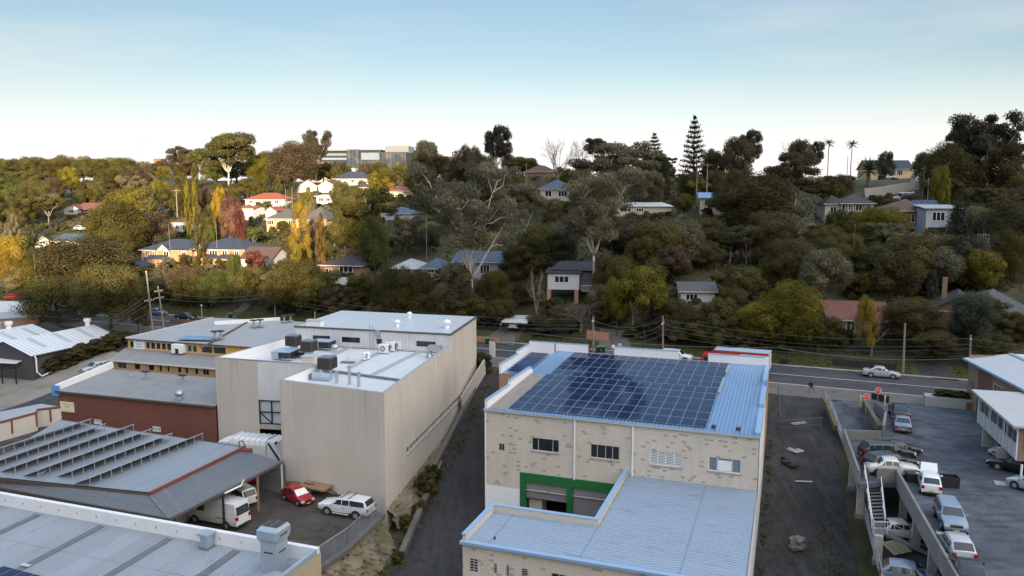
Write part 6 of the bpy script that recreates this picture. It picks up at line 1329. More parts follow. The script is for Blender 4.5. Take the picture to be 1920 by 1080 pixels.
wire(PY(1000,625,112),PY(1460,652,100),.6,'thick pale cable crossing before the trees above the solar roof',r=.035); wire(PY(1460,652,100),p8+dz(-3.2),.8,'thick pale cable from the solar roof to the pole behind the shop',r=.035)
for i,(z,n) in enumerate(((-4.6,'upper'),(-5.1,'middle'),(-5.6,'lower'))): wire(p1+dz(z)+RN*(i-1)*.8,PY(180+i*3,608+i*2,128),.5,f'{n} wire from the tall leaning pole down to the white shed')
wire(p2+dz(-3.6),PY(203,618,130),.5,'single wire from the second leaning pole down to the white shed'); wire(PY(60,705,118),PY(125,660,128),.3,'service wire drooping along the dark shed wall'); wire(PY(-10,700,118),PY(60,683,120),.2,'service wire across the shed porch')
for z,n in ((-1.0,'upper'),(-2.2,'lower')): wire(p2+dz(z),p3+dz(z*.4),1.0,f'{n} wire from second leaning pole to the pole behind the hall')
# ================================================================ houses on the hill
HB=[]      # keep-clear picture boxes of the houses: (x0,y0,x1,y1,depth)
LM=[('the block building',1180,800),('the concrete factory',640,700),('the white roofed shed',120,640),('the brick shop',1870,700),('the navy-roofed brick townhouses',365,472),('the white gabled cottage',140,392),('the wide red tiled roof',497,372),('the golden poplar',562,430),('the pink-red autumn tree',432,395),('the tall sunlit gum',432,300),('the grey institute',680,295),('the large reddish brown tree',553,295),('the navy hip roof below the institute',658,335),('the bright red roof with panels',745,360),('the pale forked gum',700,400),('the brown brick cottage',640,500),('the white and blue cottages',780,505),('the huge pale gum',885,430),('the stilt house',1056,535),('the slate blue hip roof',1042,350),('the long white skillion roof',1205,388),('the bare crest trees',1060,275),('the tall skyline pine',1298,255),('the sky blue roofed house',1335,385),('the charcoal roofed two storey house',1606,390),('the pale yellow brick house',1668,318),('the giant gum crown at right',1845,260),('the red brick house with solar panels',1705,410),('the grey flat-roofed extension',1764,420),('the cage floodlight mast',1836,470),('the brick chimney house',1795,590),('the faded red roof',1610,600),('the yellow-green feathery tree',1492,600),('the white shed',1308,555),('the tall fan palm',1552,510),('the green dome tree',216,405),('the golden tree at left edge',20,480),('the great dark evergreens',150,520),('the yellow-green cypress pair',360,365),('the left skyline floodlights',260,290),('the lone skyline gum',932,262),('the leaning poles',285,560),('the carport with white car',965,608),('the driveway walkers',1150,640),('the two crest palms',1570,285),('the tan gabled crest house',1390,318),('the flat-topped yellow-green tree',1213,540),('the silver sedan on the road',1652,690),('the red truck',1384,660),('the grey hall roof',480,610),('the bright rounded tree',1650,425),('the broad dark evergreen',1420,420)]
RF=lambda n,c: brick(n,c,tuple(x*.75 for x in c),tuple(x*.55 for x in c),.33,.30,.03,.3,.8,bump=.6)
r_navy=RF('navy_tiles',(.035,.05,.085)); r_red=RF('red_tiles',(.30,.085,.045)); r_brown=RF('brown_tiles',(.105,.066,.05)); r_grey=RF('grey_tiles',(.10,.10,.105)); r_blue=RF('slate_blue_tiles',(.075,.115,.165)); r_char=RF('charcoal_tiles',(.045,.045,.05)); r_rust=RF('faded_red_tiles',(.19,.075,.055))
r_white=m_whitecorr; r_lgrey=corr('pale_tin_roof',(.42,.45,.48),.2,.5,.15,axis=0); r_sky=corr('sky_blue_tin',(.16,.34,.56),.2,.4,.1,axis=0)
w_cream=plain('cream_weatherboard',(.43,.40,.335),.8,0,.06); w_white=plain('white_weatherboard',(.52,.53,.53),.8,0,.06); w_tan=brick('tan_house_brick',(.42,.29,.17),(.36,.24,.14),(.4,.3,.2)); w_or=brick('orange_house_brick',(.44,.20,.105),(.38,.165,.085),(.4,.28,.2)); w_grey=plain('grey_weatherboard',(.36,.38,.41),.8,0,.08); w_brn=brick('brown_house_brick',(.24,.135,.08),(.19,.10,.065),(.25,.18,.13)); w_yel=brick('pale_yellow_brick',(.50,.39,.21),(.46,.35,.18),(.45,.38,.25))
def house(pxc,pyb,wpx,pye,pyr,dep,yaw,label,wm,rm,rtype='hip',wins=(),ov=.55,name='house',side=(),drop=2.5,Yd=None,chim=None,sidemat=None,ridge=.5,keep=True,stilt=False,zone=None):
    g=G(pxc,pyb) if Yd is None else PY(pxc,pyb,Yd)
    zc=prj(g)[2]; k=zc/F; W=wpx*k/math.cos(rad(yaw)); he=(pyb-pye)*k; hr=max(.25,(pye-pyr)*k)
    t=thing(name,label,'house',g,yaw); D=dep; x0,x1=-W/2,W/2; zb=0 if stilt else -drop
    mb=MB()
    if rtype=='gable':   # ridge along x: gables on the sides
        mb.wall((x0,0),(x1,0),zb,he); mb.wall((x1,D),(x0,D),zb,he)
        mb.poly([(x1,0,zb),(x1,D,zb),(x1,D,he),(x1,D/2,he+hr),(x1,0,he)]); mb.poly([(x0,D,zb),(x0,0,zb),(x0,0,he),(x0,D/2,he+hr),(x0,D,he)])
    elif rtype=='gablef':  # gable faces the viewer
        mb.poly([(x0,0,zb),(x1,0,zb),(x1,0,he),(0,0,he+hr),(x0,0,he)]); mb.wall((x1,0),(x1,D),zb,he); mb.wall((x0,D),(x0,0),zb,he); mb.poly([(x1,D,zb),(x0,D,zb),(x0,D,he),(0,D,he+hr),(x1,D,he)])
    else:
        mb.wall((x0,0),(x1,0),zb,he); mb.wall((x1,0),(x1,D),zb,he); mb.wall((x1,D),(x0,D),zb,he); mb.wall((x0,D),(x0,0),zb,he)
    if stilt: mb.poly([(x0,0,0),(x0,D,0),(x1,D,0),(x1,0,0)])
    mb.build('wall',wm,t)
    mb=MB(); o=ov; e=he-.05; th=.16
    def slab(pts):
        pts=[Vector(p) for p in pts]; mb.poly(pts); mb.poly([p-Vector((0,0,th)) for p in pts][::-1])
        for a,b in zip(pts,pts[1:]+pts[:1]): mb.poly([a-Vector((0,0,th)),b-Vector((0,0,th)),b,a])
    if rtype=='hip':
        if W>=D: r0,r1=(x0+D/2*.85,D/2,he+hr),(x1-D/2*.85,D/2,he+hr)
        else: r0=r1=(0,D/2,he+hr)
        if r0[0]>r1[0]: r0=r1=(0,D/2,he+hr)
        A,B,C,E_=(x0-o,-o,e),(x1+o,-o,e),(x1+o,D+o,e),(x0-o,D+o,e)
        slab([A,B,r1,r0] if r0!=r1 else [A,B,r0]); slab([C,E_,r0,r1] if r0!=r1 else [C,E_,r0]); slab([B,C,r1]); slab([E_,A,r0])
    elif rtype=='gable': slab([(x0-o,-o,e),(x1+o,-o,e),(x1+o,D/2,he+hr),(x0-o,D/2,he+hr)]); slab([(x1+o,D+o,e),(x0-o,D+o,e),(x0-o,D/2,he+hr),(x1+o,D/2,he+hr)])
    elif rtype=='gablef': slab([(x0-o,-o,e),(0,-o,he+hr),(0,D+o,he+hr),(x0-o,D+o,e)]); slab([(0,-o,he+hr),(x1+o,-o,e),(x1+o,D+o,e),(0,D+o,he+hr)])
    elif rtype=='flat': slab([(x0-o,-o,e+.2),(x1+o,-o,e+.2),(x1+o,D+o,e+.2+hr),(x0-o,D+o,e+.2+hr)])
    rf=mb.build('roof',rm,t)
    if rtype!='flat': mb=MB(); mb.bar((x0-o,-o-.06,e-.08),(x1+o,-o-.06,e-.08),.12,.14); mb.build('gutter',m_cream,t)
    for x,wd,z0,z1 in wins:
        c=x0+W*x; framed(t,(x0,0),(x1,0),W*x-wd/2,W*x+wd/2,he*z0,he*z1,-.05,(.5,) if wd<2 else (.33,.66),m_white,m_glass,fw=.09)
    for y,wd,z0,z1 in side: framed(t,(x1,0),(x1,D),D*y-wd/2,D*y+wd/2,he*z0,he*z1,-.05,(.5,),m_white,m_glass,fw=.09)
    if chim: cx,ch=chim; MB().box(W*cx+x0-.35,W*cx+x0+.35,D*.5-.3,D*.5+.3,he,he+hr+ch).build('chimney',w_brn,rf)
    t['_W']=W; t['_he']=he; t['_hr']=hr; t['_D']=D
    if keep: HB.append((pxc-wpx/2-2,pyr,pxc+wpx/2+2,(pye+ (pyb-pye)*.8) if zone is None else zone,zc))
    return t
w2=lambda xs,wd=1.4,a=.45,b=.85:[(x,wd,a,b) for x in xs]
# the two orange brick townhouses
d1=house(313,497,104,469,451,12,12,'left orange brick townhouse with navy tiled hip roof among the trees',w_or,r_navy,'hip',[(.13,1.,.55,.9),(.27,1.,.55,.9),(.5,1.5,.55,.9),(.85,1.2,.5,.9)])
d2=house(411,495,104,467,449,12,12,'right orange brick townhouse with navy tiled hip roof and porch roof',w_or,r_navy,'hip',[(.12,1.6,.5,.9),(.4,2.2,.55,.9),(.62,1.4,.55,.9),(.85,1.2,.6,.9)])
for t,xs in ((d1,(-.15,)),(d2,(-.2,.22))):
    W,he=t['_W'],t['_he']
    for i,fx in enumerate(xs):
        mb=MB(); x=W*fx; mb.poly([(x-3.2,-2.6,he*.42),(x+3.2,-2.6,he*.42),(x+2.2,0,he*.66),(x-2.2,0,he*.66)]); mb.poly([(x-3.2,-2.6,he*.42),(x-2.2,0,he*.66),(x-3.2,0,he*.42)]); mb.poly([(x+3.2,-2.6,he*.42),(x+3.2,0,he*.42),(x+2.2,0,he*.66)]); mb.build('porch_roof',r_navy,t)
        MB().box(x-2.9,x+2.9,-2.3,-.02,-2.5,he*.42).build('porch',w_or,t)
    x=-W*.33 if t is d2 else -W*.02; mb=MB(); mb.poly([(x-1.8,-.75,he),(x+1.8,-.75,he),(x,-.75,he+1.5)]); mb.build('gable_front',m_cream,t)
    mb=MB(); mb.bar((x-2,-.8,he-.1),(x,-.8,he+1.6),.9,.12,0); mb.bar((x,-.8,he+1.6),(x+2,-.8,he-.1),.9,.12); mb.build('gable_roof',r_navy,t)
house(252,510,26,500,491,5,12,'small orange brick garage with dark gable roof left of townhouses',w_or,r_navy,'gablef',name='garage')
house(134,402,26,392,383,8,-8,'white gabled cottage end with red tiled roof on the sunlit slope',w_white,r_rust,'gablef',[(.5,1.5,.35,.8)]); house(160,400,38,393,381,8,14,'red tiled roof and pale wall of cottage right of the white gable',w_cream,r_rust,'gable',w2((.3,.7)))
house(80,463,20,452,441,9,-35,'cream gable end with navy roof behind the dark trees at left',w_cream,r_navy,'gablef',w2((.5,))); house(128,460,60,452,440,9,12,'low house with a steel blue tiled roof at left',w_cream,r_blue,'gable',w2((.3,.5,.8)))
house(48,490,24,478,466,7,-30,'small cream gable between the yellow tree and palm trunks',w_cream,r_lgrey,'gablef')
house(338,436,36,417,408,9,8,'small white house with brown roof left of the autumn trees',w_white,r_brown,'hip',[(.35,1.2,.3,.75),(.75,1.2,.2,.7)])
house(497,388,76,374,362,11,5,'white house with a wide red tiled hip roof at the hill centre',w_white,r_red,'hip',w2((.15,.5,.62,.8))); house(459,413,34,391,386,8,10,'plain white wall house with faded pink red roof below the red one',w_white,r_red,'gable',keep=True)
house(508,413,20,396,388,7,5,'white gable with red roof just left of the yellow poplar',w_white,r_red,'gablef')
house(530,432,62,410,392,10,8,'tan brick house with grey hip roof behind the yellow poplar',w_tan,r_grey,'hip',w2((.12,.5,.8),2.)); house(590,430,44,412,388,9,10,'tan house with pale grey roof right of the yellow poplar',w_tan,r_grey,'hip',w2((.5,)))
house(608,384,30,369,366,7,10,'small grey boxy house with a flat white roof',w_grey,r_white,'flat',[(.3,2,.4,.85),(.75,1.5,.4,.85)])
house(577,360,32,350,338,8,-10,'white gabled house below the dark brown tree',w_white,r_lgrey,'gablef',w2((.5,))); house(613,361,34,348,338,8,14,'white house with brown tiled gable roof below the navy roof',w_white,r_brown,'gablef')
house(658,348,68,335,321,12,8,'grey house with broad navy hip roof below the institute',w_grey,r_navy,'hip',w2((.15,.55,.8),2.)); house(693,365,36,351,345,9,12,'white house with faded brown roof above the pale gum',w_white,r_brown,'gable',w2((.3,)))
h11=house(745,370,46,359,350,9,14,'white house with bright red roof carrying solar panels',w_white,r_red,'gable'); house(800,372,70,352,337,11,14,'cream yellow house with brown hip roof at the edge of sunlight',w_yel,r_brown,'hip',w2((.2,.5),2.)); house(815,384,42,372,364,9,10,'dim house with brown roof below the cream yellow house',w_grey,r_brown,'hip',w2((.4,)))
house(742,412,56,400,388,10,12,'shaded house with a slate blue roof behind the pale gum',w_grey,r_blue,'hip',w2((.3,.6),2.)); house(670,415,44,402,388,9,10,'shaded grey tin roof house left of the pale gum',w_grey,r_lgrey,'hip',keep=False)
h14=house(640,522,82,497,481,10,14,'brown brick cottage with grey hip roof and white framed windows',w_brn,r_char,'hip',[(.62,3.2,.45,.95),(.2,1.5,.3,.7)],side=[(.4,1.6,.4,.9)])
house(480,500,60,486,465,9,14,'low cottage with brown tiled roof below the poplar',w_grey,r_brown,'gable',w2((.3,.7)))
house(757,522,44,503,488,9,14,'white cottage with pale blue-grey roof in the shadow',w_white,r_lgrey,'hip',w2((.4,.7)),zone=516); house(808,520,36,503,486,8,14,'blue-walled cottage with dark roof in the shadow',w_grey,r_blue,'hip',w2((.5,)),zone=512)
house(893,526,82,491,474,9,12,'grey-white house with a dark blue tiled roof behind the tall gum',w_grey,r_blue,'gable',[(.25,2.4,.35,.85),(.7,2,.35,.85)],keep=False)
# stilt house
hs=house(1056,543,58,512,509,5.5,8,'pale grey box house raised on brick pillars with one wide window',plain('pale_box_wall',(.48,.50,.53),.8,0,.06),r_char,'flat',[(.45,2.6,.42,.84)],stilt=True,drop=0,Yd=139,ov=.5,zone=568)
W,he=hs['_W'],hs['_he']; gp_=hs.location
for x in (-W*.46,W*.42): MB().box(x-.35,x+.35,.1,.8,T(gp_.x,gp_.y)-gp_.z-1,-.02).build('pillar',w_or,hs)
mb=MB(); mb.poly([(-W/2+.2,1.5,he+.42),(W/2+7.6,1.5,he+.3),(W/2+7.6,7.5,he+1.5),(-W/2+1.5,7.5,he+1.5)]); mb.build('roof_tiles',r_char,hs)
MB().box(W/2+.01,W/2+7.5,2.5,7,-.2,he-.1).build('side_wing',plain('shade_dimmed_weatherboard',(.11,.12,.135),.8,0,.1),hs); MB().box(W/2+.5,W/2+7,-.6,1.45,-.25,-.1).build('veranda',m_timber,hs)  # side wing wall darkened in colour to stand for tree shade
mb=MB(); mb.bar((W/2+.5,-.55,.9),(W/2+7,-.55,.9),.06,.06)
for i in range(22): x=W/2+.5+i*.31; mb.bar((x,-.55,-.1),(x,-.55,.9),.04,.04,0,(1,0,0))
mb.build('balustrade',m_white,hs); framed(hs,(W/2,1.5),(W/2+7.5,1.5),2.2,3.4,0,he*.8,-.05,(.5,),m_white,m_glass)
hb=house(1042,377,58,354,336,10,8,'cream house with slate blue hip roof standing clear on the hill',w_cream,r_blue,'hip',[(.26,1.8,.35,.85),(.72,2.4,.35,.85)],stilt=True,Yd=213,zone=388)
W=hb['_W']; 
for x in (-W*.35,W*.1,W*.3): MB().box(x-.15,x+.15,.2,.5,-3.2,-.02).build('post',m_concp,hb)
MB().box(-W*.4,W*.4,2.5,8,-3.2,-.02).build('undercroft',w_brn,hb)
house(1205,402,110,388,382,10,-6,'long low cream house with a white skillion roof',w_cream,r_white,'flat',[(.2,3,.3,.8),(.45,2,.3,.8)])
house(1010,333,52,322,310,9,14,'brown roofed house on the crest left of the bare trees',w_brn,r_brown,'hip',keep=True)
house(1322,333,96,320,303,11,10,'wide dark brown roofed house on the crest below the tall pine',w_brn,r_char,'hip',w2((.3,.6)),zone=330); house(1390,333,48,316,301,10,14,'tan gabled house on the crest with cream posts',w_tan,r_brown,'gablef',[(.5,3,.2,.8)])
h23=house(1425,320,46,305,292,9,10,'two storey grey house with blue hip roof on the crest',w_grey,r_sky,'hip',[(.3,2,.35,.9),(.75,2,.35,.9)])
house(1335,404,44,371,362,8,12,'cream two storey house with sky blue roof in dark trees',w_cream,r_sky,'gable',[(.3,1.4,.62,.9),(.3,1.2,.1,.45),(.7,1.4,.6,.9)])
h25=house(1606,420,56,381,364,10,10,'cream two storey house with charcoal roof and a row of upper windows',w_cream,r_char,'hip',[(.12,1.5,.62,.93),(.28,1.5,.62,.93),(.44,1.5,.62,.93),(.64,1.5,.62,.93),(.8,1.5,.62,.93),(.15,1.2,.05,.45)]); house(1565,418,36,382,366,9,10,'cream left wing of the charcoal roofed two storey house',w_cream,r_char,'hip',w2((.4,)))
h27=house(1668,336,82,317,300,10,2,'pale yellow brick house with navy gable roof on the crest',w_yel,r_navy,'gable',[(.40,3.4,.3,.85),(.72,2.2,.35,.9)],zone=345)
house(1552,325,60,316,305,9,4,'long red tiled roof house on the crest left of date palm',w_or,r_rust,'gable')
h26=house(1705,436,92,395,374,11,14,'red brick house with brown tile roof and small solar array',m_redbrick2,r_brown,'hip',[(.20,1.6,.45,.85),(.62,2.4,.45,.85),(.62,2.2,.0,.25)],zone=432)
he_=house(1764,452,54,392,387,9,14,'grey two storey extension with flat roof above a dark carport',w_grey,r_lgrey,'flat',[(.38,2.4,.62,.9),(.85,1.6,.62,.9)],zone=452)
W=he_['_W']; MB().box(-W*.42,W*.1,-.06,-.02,-2.,he_['_he']*.42).build('carport_shade_panel',m_dark,he_); MB().box(W*.12,W*.25,-.3,-.03,-2,he_['_he']*.42).build('pillar',w_or,he_); MB().box(-W*.5,-W*.43,-.3,-.03,-2,he_['_he']*.42).build('pillar',w_or,he_)  # flat dark panel on the wall stands in for the shaded carport
house(1610,628,104,601,573,9,10,'cottage with a faded red tiled roof behind the yellow-green tree',w_cream,r_rust,'gable',[(.36,1.3,.2,.95)],zone=628)
house(1795,618,76,583,556,10,28,'dark tiled house with a tall brick chimney in the shade',w_brn,r_char,'gablef',w2((.6,)),chim=(.22,2.2),zone=618); house(1880,630,110,590,552,12,16,'long grey tiled hip roof house at right below the floodlight',w_brn,r_grey,'hip',w2((.8,)),zone=605)
house(1308,574,62,546,533,7,6,'white shed with dark grey roof and a window strip',w_white,r_grey,'gable',[(.32,2.,.35,.8)],zone=572)
house(1915,334,36,322,315,8,10,'small house with orange wall and blue roof at right edge',w_or,r_navy,'gable')
house(1900,345,30,338,334,6,10,'low dark blue carport at the right edge of the crest',w_grey,r_navy,'flat',name='carport')
t=house(965,608,36,604.5,603,5,14,'flat white carport roof above the parked white car',w_white,r_white,'flat',name='carport',stilt=True,Yd=131,keep=False)
for o_ in list(t.children):
    if o_.name.startswith('wall'): bpy.data.objects.remove(o_)
W=t['_W']
for x in (-W*.48,W*.48):
    for y in (.1,4.8): MB().box(x-.08,x+.08,y-.08,y+.08,-2.2,.3).build('post',m_blk,t)
HB.append((935,598,995,622,131))
# roof solar panels of the houses
def hsolar(t,n,m,x0,label,grp,f0=.25):
    W,he,hr,D=t['_W'],t['_he'],t['_hr'],t['_D']; sl=math.atan2(hr,D/2)
    for r in range(m):
        for c in range(n):
            o=pan0.copy(); COL.objects.link(o); y=D/2*(f0+.30*r); z=he+hr*(f0+.30*r)+.12
            M=Matrix.Translation(t.location)@Matrix.Rotation(t.rotation_euler.z,4,'Z')@Matrix.Translation((x0+c*1.25,y,z))@Matrix.Rotation(sl,4,'X'); o.matrix_world=M; o.scale=(1,.85,1)
            tag(o,label+f', {("lower","upper")[r]} row, {ORD[c+1]} from left','solar panel',grp)
hsolar(h26,4,2,1.2,'solar panel on the red brick house roof','solar panels on the red brick house'); hsolar(h11,5,1,-2.5,'solar panel on the bright red roof','solar panels on the red roof',.35); hsolar(h23,3,1,-2.5,'solar panel on the blue roof of the crest house','solar panels on the blue crest roof',.4)
# ---- institute on the skyline
it=thing('institute_building','large grey modern institute with pale vertical panels on the skyline','building',PY(600,345,520),4)
k=520/F; X=lambda p:(p-600)*k; m_inst=plain('institute_shade_grey',(.032,.044,.06),.6,0,.1,.1); m_instp=corr('institute_shade_panels',(.048,.064,.086),2.5,.5,.15,axis=0,depth=.1)  # shade put into these wall colours, since the sun reaches the front
Zk=lambda py:(345-py)*k*.98
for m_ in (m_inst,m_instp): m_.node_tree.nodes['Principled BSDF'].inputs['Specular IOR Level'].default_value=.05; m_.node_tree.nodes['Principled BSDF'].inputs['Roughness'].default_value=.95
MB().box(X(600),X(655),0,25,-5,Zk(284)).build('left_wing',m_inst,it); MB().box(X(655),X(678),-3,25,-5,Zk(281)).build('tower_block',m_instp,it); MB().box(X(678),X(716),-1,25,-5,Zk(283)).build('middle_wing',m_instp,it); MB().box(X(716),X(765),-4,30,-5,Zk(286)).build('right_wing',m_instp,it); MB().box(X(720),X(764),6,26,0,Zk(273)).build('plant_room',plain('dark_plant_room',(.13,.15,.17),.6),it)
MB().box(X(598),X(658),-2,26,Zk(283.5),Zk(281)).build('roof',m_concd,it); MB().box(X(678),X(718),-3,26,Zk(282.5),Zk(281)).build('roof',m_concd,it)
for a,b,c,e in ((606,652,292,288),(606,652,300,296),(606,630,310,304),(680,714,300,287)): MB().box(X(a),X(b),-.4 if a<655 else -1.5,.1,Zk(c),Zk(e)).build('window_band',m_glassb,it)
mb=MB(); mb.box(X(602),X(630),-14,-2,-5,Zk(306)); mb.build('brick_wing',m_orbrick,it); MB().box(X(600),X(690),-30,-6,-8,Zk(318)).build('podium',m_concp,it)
HB.append((604,270,764,318,480))
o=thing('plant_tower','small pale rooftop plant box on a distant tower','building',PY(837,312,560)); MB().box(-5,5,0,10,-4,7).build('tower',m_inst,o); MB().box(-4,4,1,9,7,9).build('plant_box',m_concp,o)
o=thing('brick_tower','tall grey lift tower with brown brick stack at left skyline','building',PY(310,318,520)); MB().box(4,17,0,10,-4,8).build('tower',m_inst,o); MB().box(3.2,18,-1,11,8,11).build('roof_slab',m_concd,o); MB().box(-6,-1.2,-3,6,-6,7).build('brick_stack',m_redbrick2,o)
HB.append((292,286,338,312,515))
# floodlights, slim poles and antennas on the hill
m_mast=plain('grey_mast',(.20,.21,.22),.6,.2)
def mast(px,pyb,pyt,Y,label,heads=0,r=.12,grp='slim masts on the hill',arm=0,name='light_mast',cat='mast'):
    b=PY(px,pyb,Y); t_=PY(px,pyt,Y); t=thing(name,label,cat,b,0,grp); h=t_.z-b.z; MB().tube([(0,0,-2),(0,0,h)],[r,r*.6],6).build('shaft',m_pole if cat=='pole' else m_mast,t)
    if heads: MB().bar((-heads,0,h),(heads,0,h),.18,.25).build('crossarm',m_alu,t)
    for i in range(int(heads)+1 if heads else 0): x=-heads+2*heads*i/max(1,int(heads)); MB().box(x-.7,x+.7,-.3,.3,h-.1,h+.6).build('lamp_head',m_steel,t)
    if arm: MB().bar((-arm,0,h-.6),(arm,0,h-.6),.12,.12).build('crossarm',m_timber,t)
    return t
mast(269,310,265,420,'tall sports floodlight mast with three heads on left skyline',2.); mast(246,316,289,480,'shorter distant floodlight mast left of the tall one',2.); mast(469,320,276,450,'floodlight mast right of the big gum crown',1.)
t=mast(1836,552,443,128,'slim rusty floodlight mast with wire cage head at right',0,.09); b=PY(1836,450,128); M_=MB()
for i in range(5): M_.bar((-.9+i*.45,0,b.z-t.location.z-.9),(-.9+i*.45,0,b.z-t.location.z+1.0),.05,.05)
for i in range(4): M_.bar((-.9,0,b.z-t.location.z-.9+i*.6),(.9,0,b.z-t.location.z-.9+i*.6),.05,.05)
M_.build('lamp_cage',m_steel,t)
for a in ((332,392,353,200,'timber pole beside the yellow cypresses',0,.15,1.),(1306,367,313,205,'pale timber pole left of the pair below the tall pine',0,.16,0),(1325,360,305,205,'pale timber pole right of the pair below the tall pine',0,.2,.9),(1730,370,312,200,'timber pole behind the red brick house',0,.17,.8),(1739,373,333,195,'shorter timber pole right of the one behind the brick house',0,.15,0),(1588,330,293,240,'thin pale pole beside the tall palm on the crest',0,.12,0),(987,328,305,215,'pale timber pole left of the bare trees on the crest',0,.14,.7),(1342,526,463,150,'thin aerial mast with top bar above the white shed',0,.06,1.),(1595,572,420,138,'long thin aerial above the faded red roof',0,.05,0),(800,470,388,165,'television aerial with crossbar beside the big gum',0,.06,1.3),(318,454,420,176,'aerial above the left navy townhouse roof',0,.05,0),(406,448,415,176,'aerial above the right navy townhouse roof',0,.05,0),(1418,470,440,160,'pale stump-like pole in the dark trees',0,.2,0)):
    mast(a[0],a[1],a[2],a[3],a[4],0,a[6],'timber poles and aerials on the hill',a[7],'pole','pole')
# cars on the hill
car('hatch','silver','white car on the lawn in front of the pale yellow house',G(1671,337)+Vector((0,0,.2)),2,plates=False,scale=1.15)
car('van','white','white van parked above the red brick house',G(1693,381)+Vector((0,0,.6)),190,name='cargo_van',cat='van',plates=False,scale=.95)
car('hatch','silver','pale car on the slope beside the left aerial',G(152,434)+Vector((0,0,.3)),10,plates=False); car('hatch','navy','blue car on the sunlit street by the timber pole',G(305,400)+Vector((0,0,.3)),8,plates=False); car('sedan','black','dark car beside the wide red tiled roof',G(463,372)+Vector((0,0,.3)),8,plates=False); car('hatch','silver','pale car below the carport of the red brick house',G(1752,462)+Vector((0,0,.2)),-70,plates=False)
# fences and low walls on the hill
def lowwall(pts,h,label,mat,name='garden_wall',w=.25):
    mb=MB()
    for (x0,y0),(x1,y1) in zip(pts,pts[1:]): a,b=G(x0,y0),G(x1,y1); mb.bar(a+dz(h/2-.3),b+dz(h/2-.3),w,h+.6)
    o=mb.build(name,mat); tag(o,label,'wall'); return o
lowwall([(1621,371),(1660,367),(1690,362),(1720,357)],2.6,'long cream retaining wall below the pale yellow house',w_cream); lowwall([(1722,357),(1708,340)],2.2,'short cream wall returning uphill beside the lawn',w_cream)
lowwall([(1100,638),(1141,643)],1.5,'low orange brick wall by the driveway',w_or); HB.append((1098,618,1143,645,118))
lowwall([(605,531),(660,536)],1.6,'white slatted fence below the brown brick cottage',m_white,'slat_fence',.12)
lowwall([(1240,462),(1262,466)],1.8,'small grey paling fence among the trees',w_grey,'paling_fence',.12); lowwall([(890,640),(935,645)],.9,'low brick and timber fence left of the carport driveway',w_or)
lowwall([(320,606),(395,610)],.8,'low red flowering border behind the grass verge',m_redbrick2,'garden_border'); lowwall([(1560,688),(1680,700)],1.1,'dark picket fence behind the verge',m_blk,'picket_fence',.06)
# ================================================================ trees
import itertools
def rs(seed): return np.random.default_rng(seed)
def leaf_mesh(name,pts,nrm,size,rng,asp=.62,droop=0.):
    n=len(pts); a=rng.normal(size=(n,3)); a[:,2]-=droop; a-= (a*nrm).sum(1,keepdims=True)*nrm; a/=np.linalg.norm(a,axis=1,keepdims=True)+1e-9; b=np.cross(nrm,a)
    s=size*(.6+.8*rng.random((n,1)))
    V=np.stack([pts-a*s-b*s*asp*.4,pts-b*s*asp,pts+a*s,pts+b*s*asp],1)   # kite shaped leaf clump
    return V.reshape(-1,3)
def mk(name,V,rnd,mat,extra=None):
    n=len(V)//4; me=bpy.data.meshes.new(name); me.vertices.add(len(V)); me.vertices.foreach_set('co',V.astype('f').ravel()); me.loops.add(4*n); me.loops.foreach_set('vertex_index',np.arange(4*n,dtype='i')); me.polygons.add(n); me.polygons.foreach_set('loop_start',np.arange(0,4*n,4,dtype='i'))
    at=me.attributes.new('rnd','FLOAT','FACE'); at.data.foreach_set('value',rnd.astype('f')); me.materials.append(mat); me.update(); me.validate(); return me
def clumps(cl,n,size,rng,rough=.45,droop=0.,inner=.35):
    w=np.array([c[1][0]*c[1][1]+c[1][0]*c[1][2] for c in cl]); idx=rng.choice(len(cl),n,p=w/w.sum()); C=np.array([c[0] for c in cl])[idx]; Rr=np.array([c[1] for c in cl])[idx]
    d=rng.normal(size=(n,3)); d/=np.linalg.norm(d,axis=1,keepdims=True); rr=inner+(1-inner)*rng.random((n,1))**.45; rr*=1+.22*np.sin(d[:,:1]*7+idx[:,None])*np.cos(d[:,2:]*6+idx[:,None]*2)
    p=C+d*Rr*rr*(.82 if len(cl)>15 else 1); nr=d+rng.normal(size=(n,3))*rough+np.array([0,0,.25]); nr/=np.linalg.norm(nr,axis=1,keepdims=True)
    cr=rng.random(len(cl))[idx]; rnd=np.clip(.82*cr+.18*rng.random(n),0,1)
    return leaf_mesh('x',p,nr,size,rng,.62,droop),rnd
m_bark=plain('dark_bark',(.06,.048,.038),.9,0,.3,3); m_pale=plain('pale_gum_bark',(.50,.455,.40),.85,0,.25,1.5); m_gbark=plain('grey_gum_bark',(.23,.205,.175),.9,0,.3,1.5); m_twig=plain('grey_twigs',(.145,.12,.10),.9,0,.3,1); m_twig2=plain('pale_twigs',(.22,.19,.16),.9,0,.3,1); m_palmt=plain('palm_trunk',(.17,.14,.11),.9,0,.3,4)
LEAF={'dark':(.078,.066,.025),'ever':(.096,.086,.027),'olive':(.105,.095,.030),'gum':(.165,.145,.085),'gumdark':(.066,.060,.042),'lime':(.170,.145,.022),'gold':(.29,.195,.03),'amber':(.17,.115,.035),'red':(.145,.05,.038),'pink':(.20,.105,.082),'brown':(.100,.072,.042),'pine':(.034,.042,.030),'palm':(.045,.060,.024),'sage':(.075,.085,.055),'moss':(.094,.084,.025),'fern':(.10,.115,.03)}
LM_={k:leafm('leaf_'+k,v) for k,v in LEAF.items()}
TM={}   # template name -> (trunk mesh, crown mesh), unit height and width
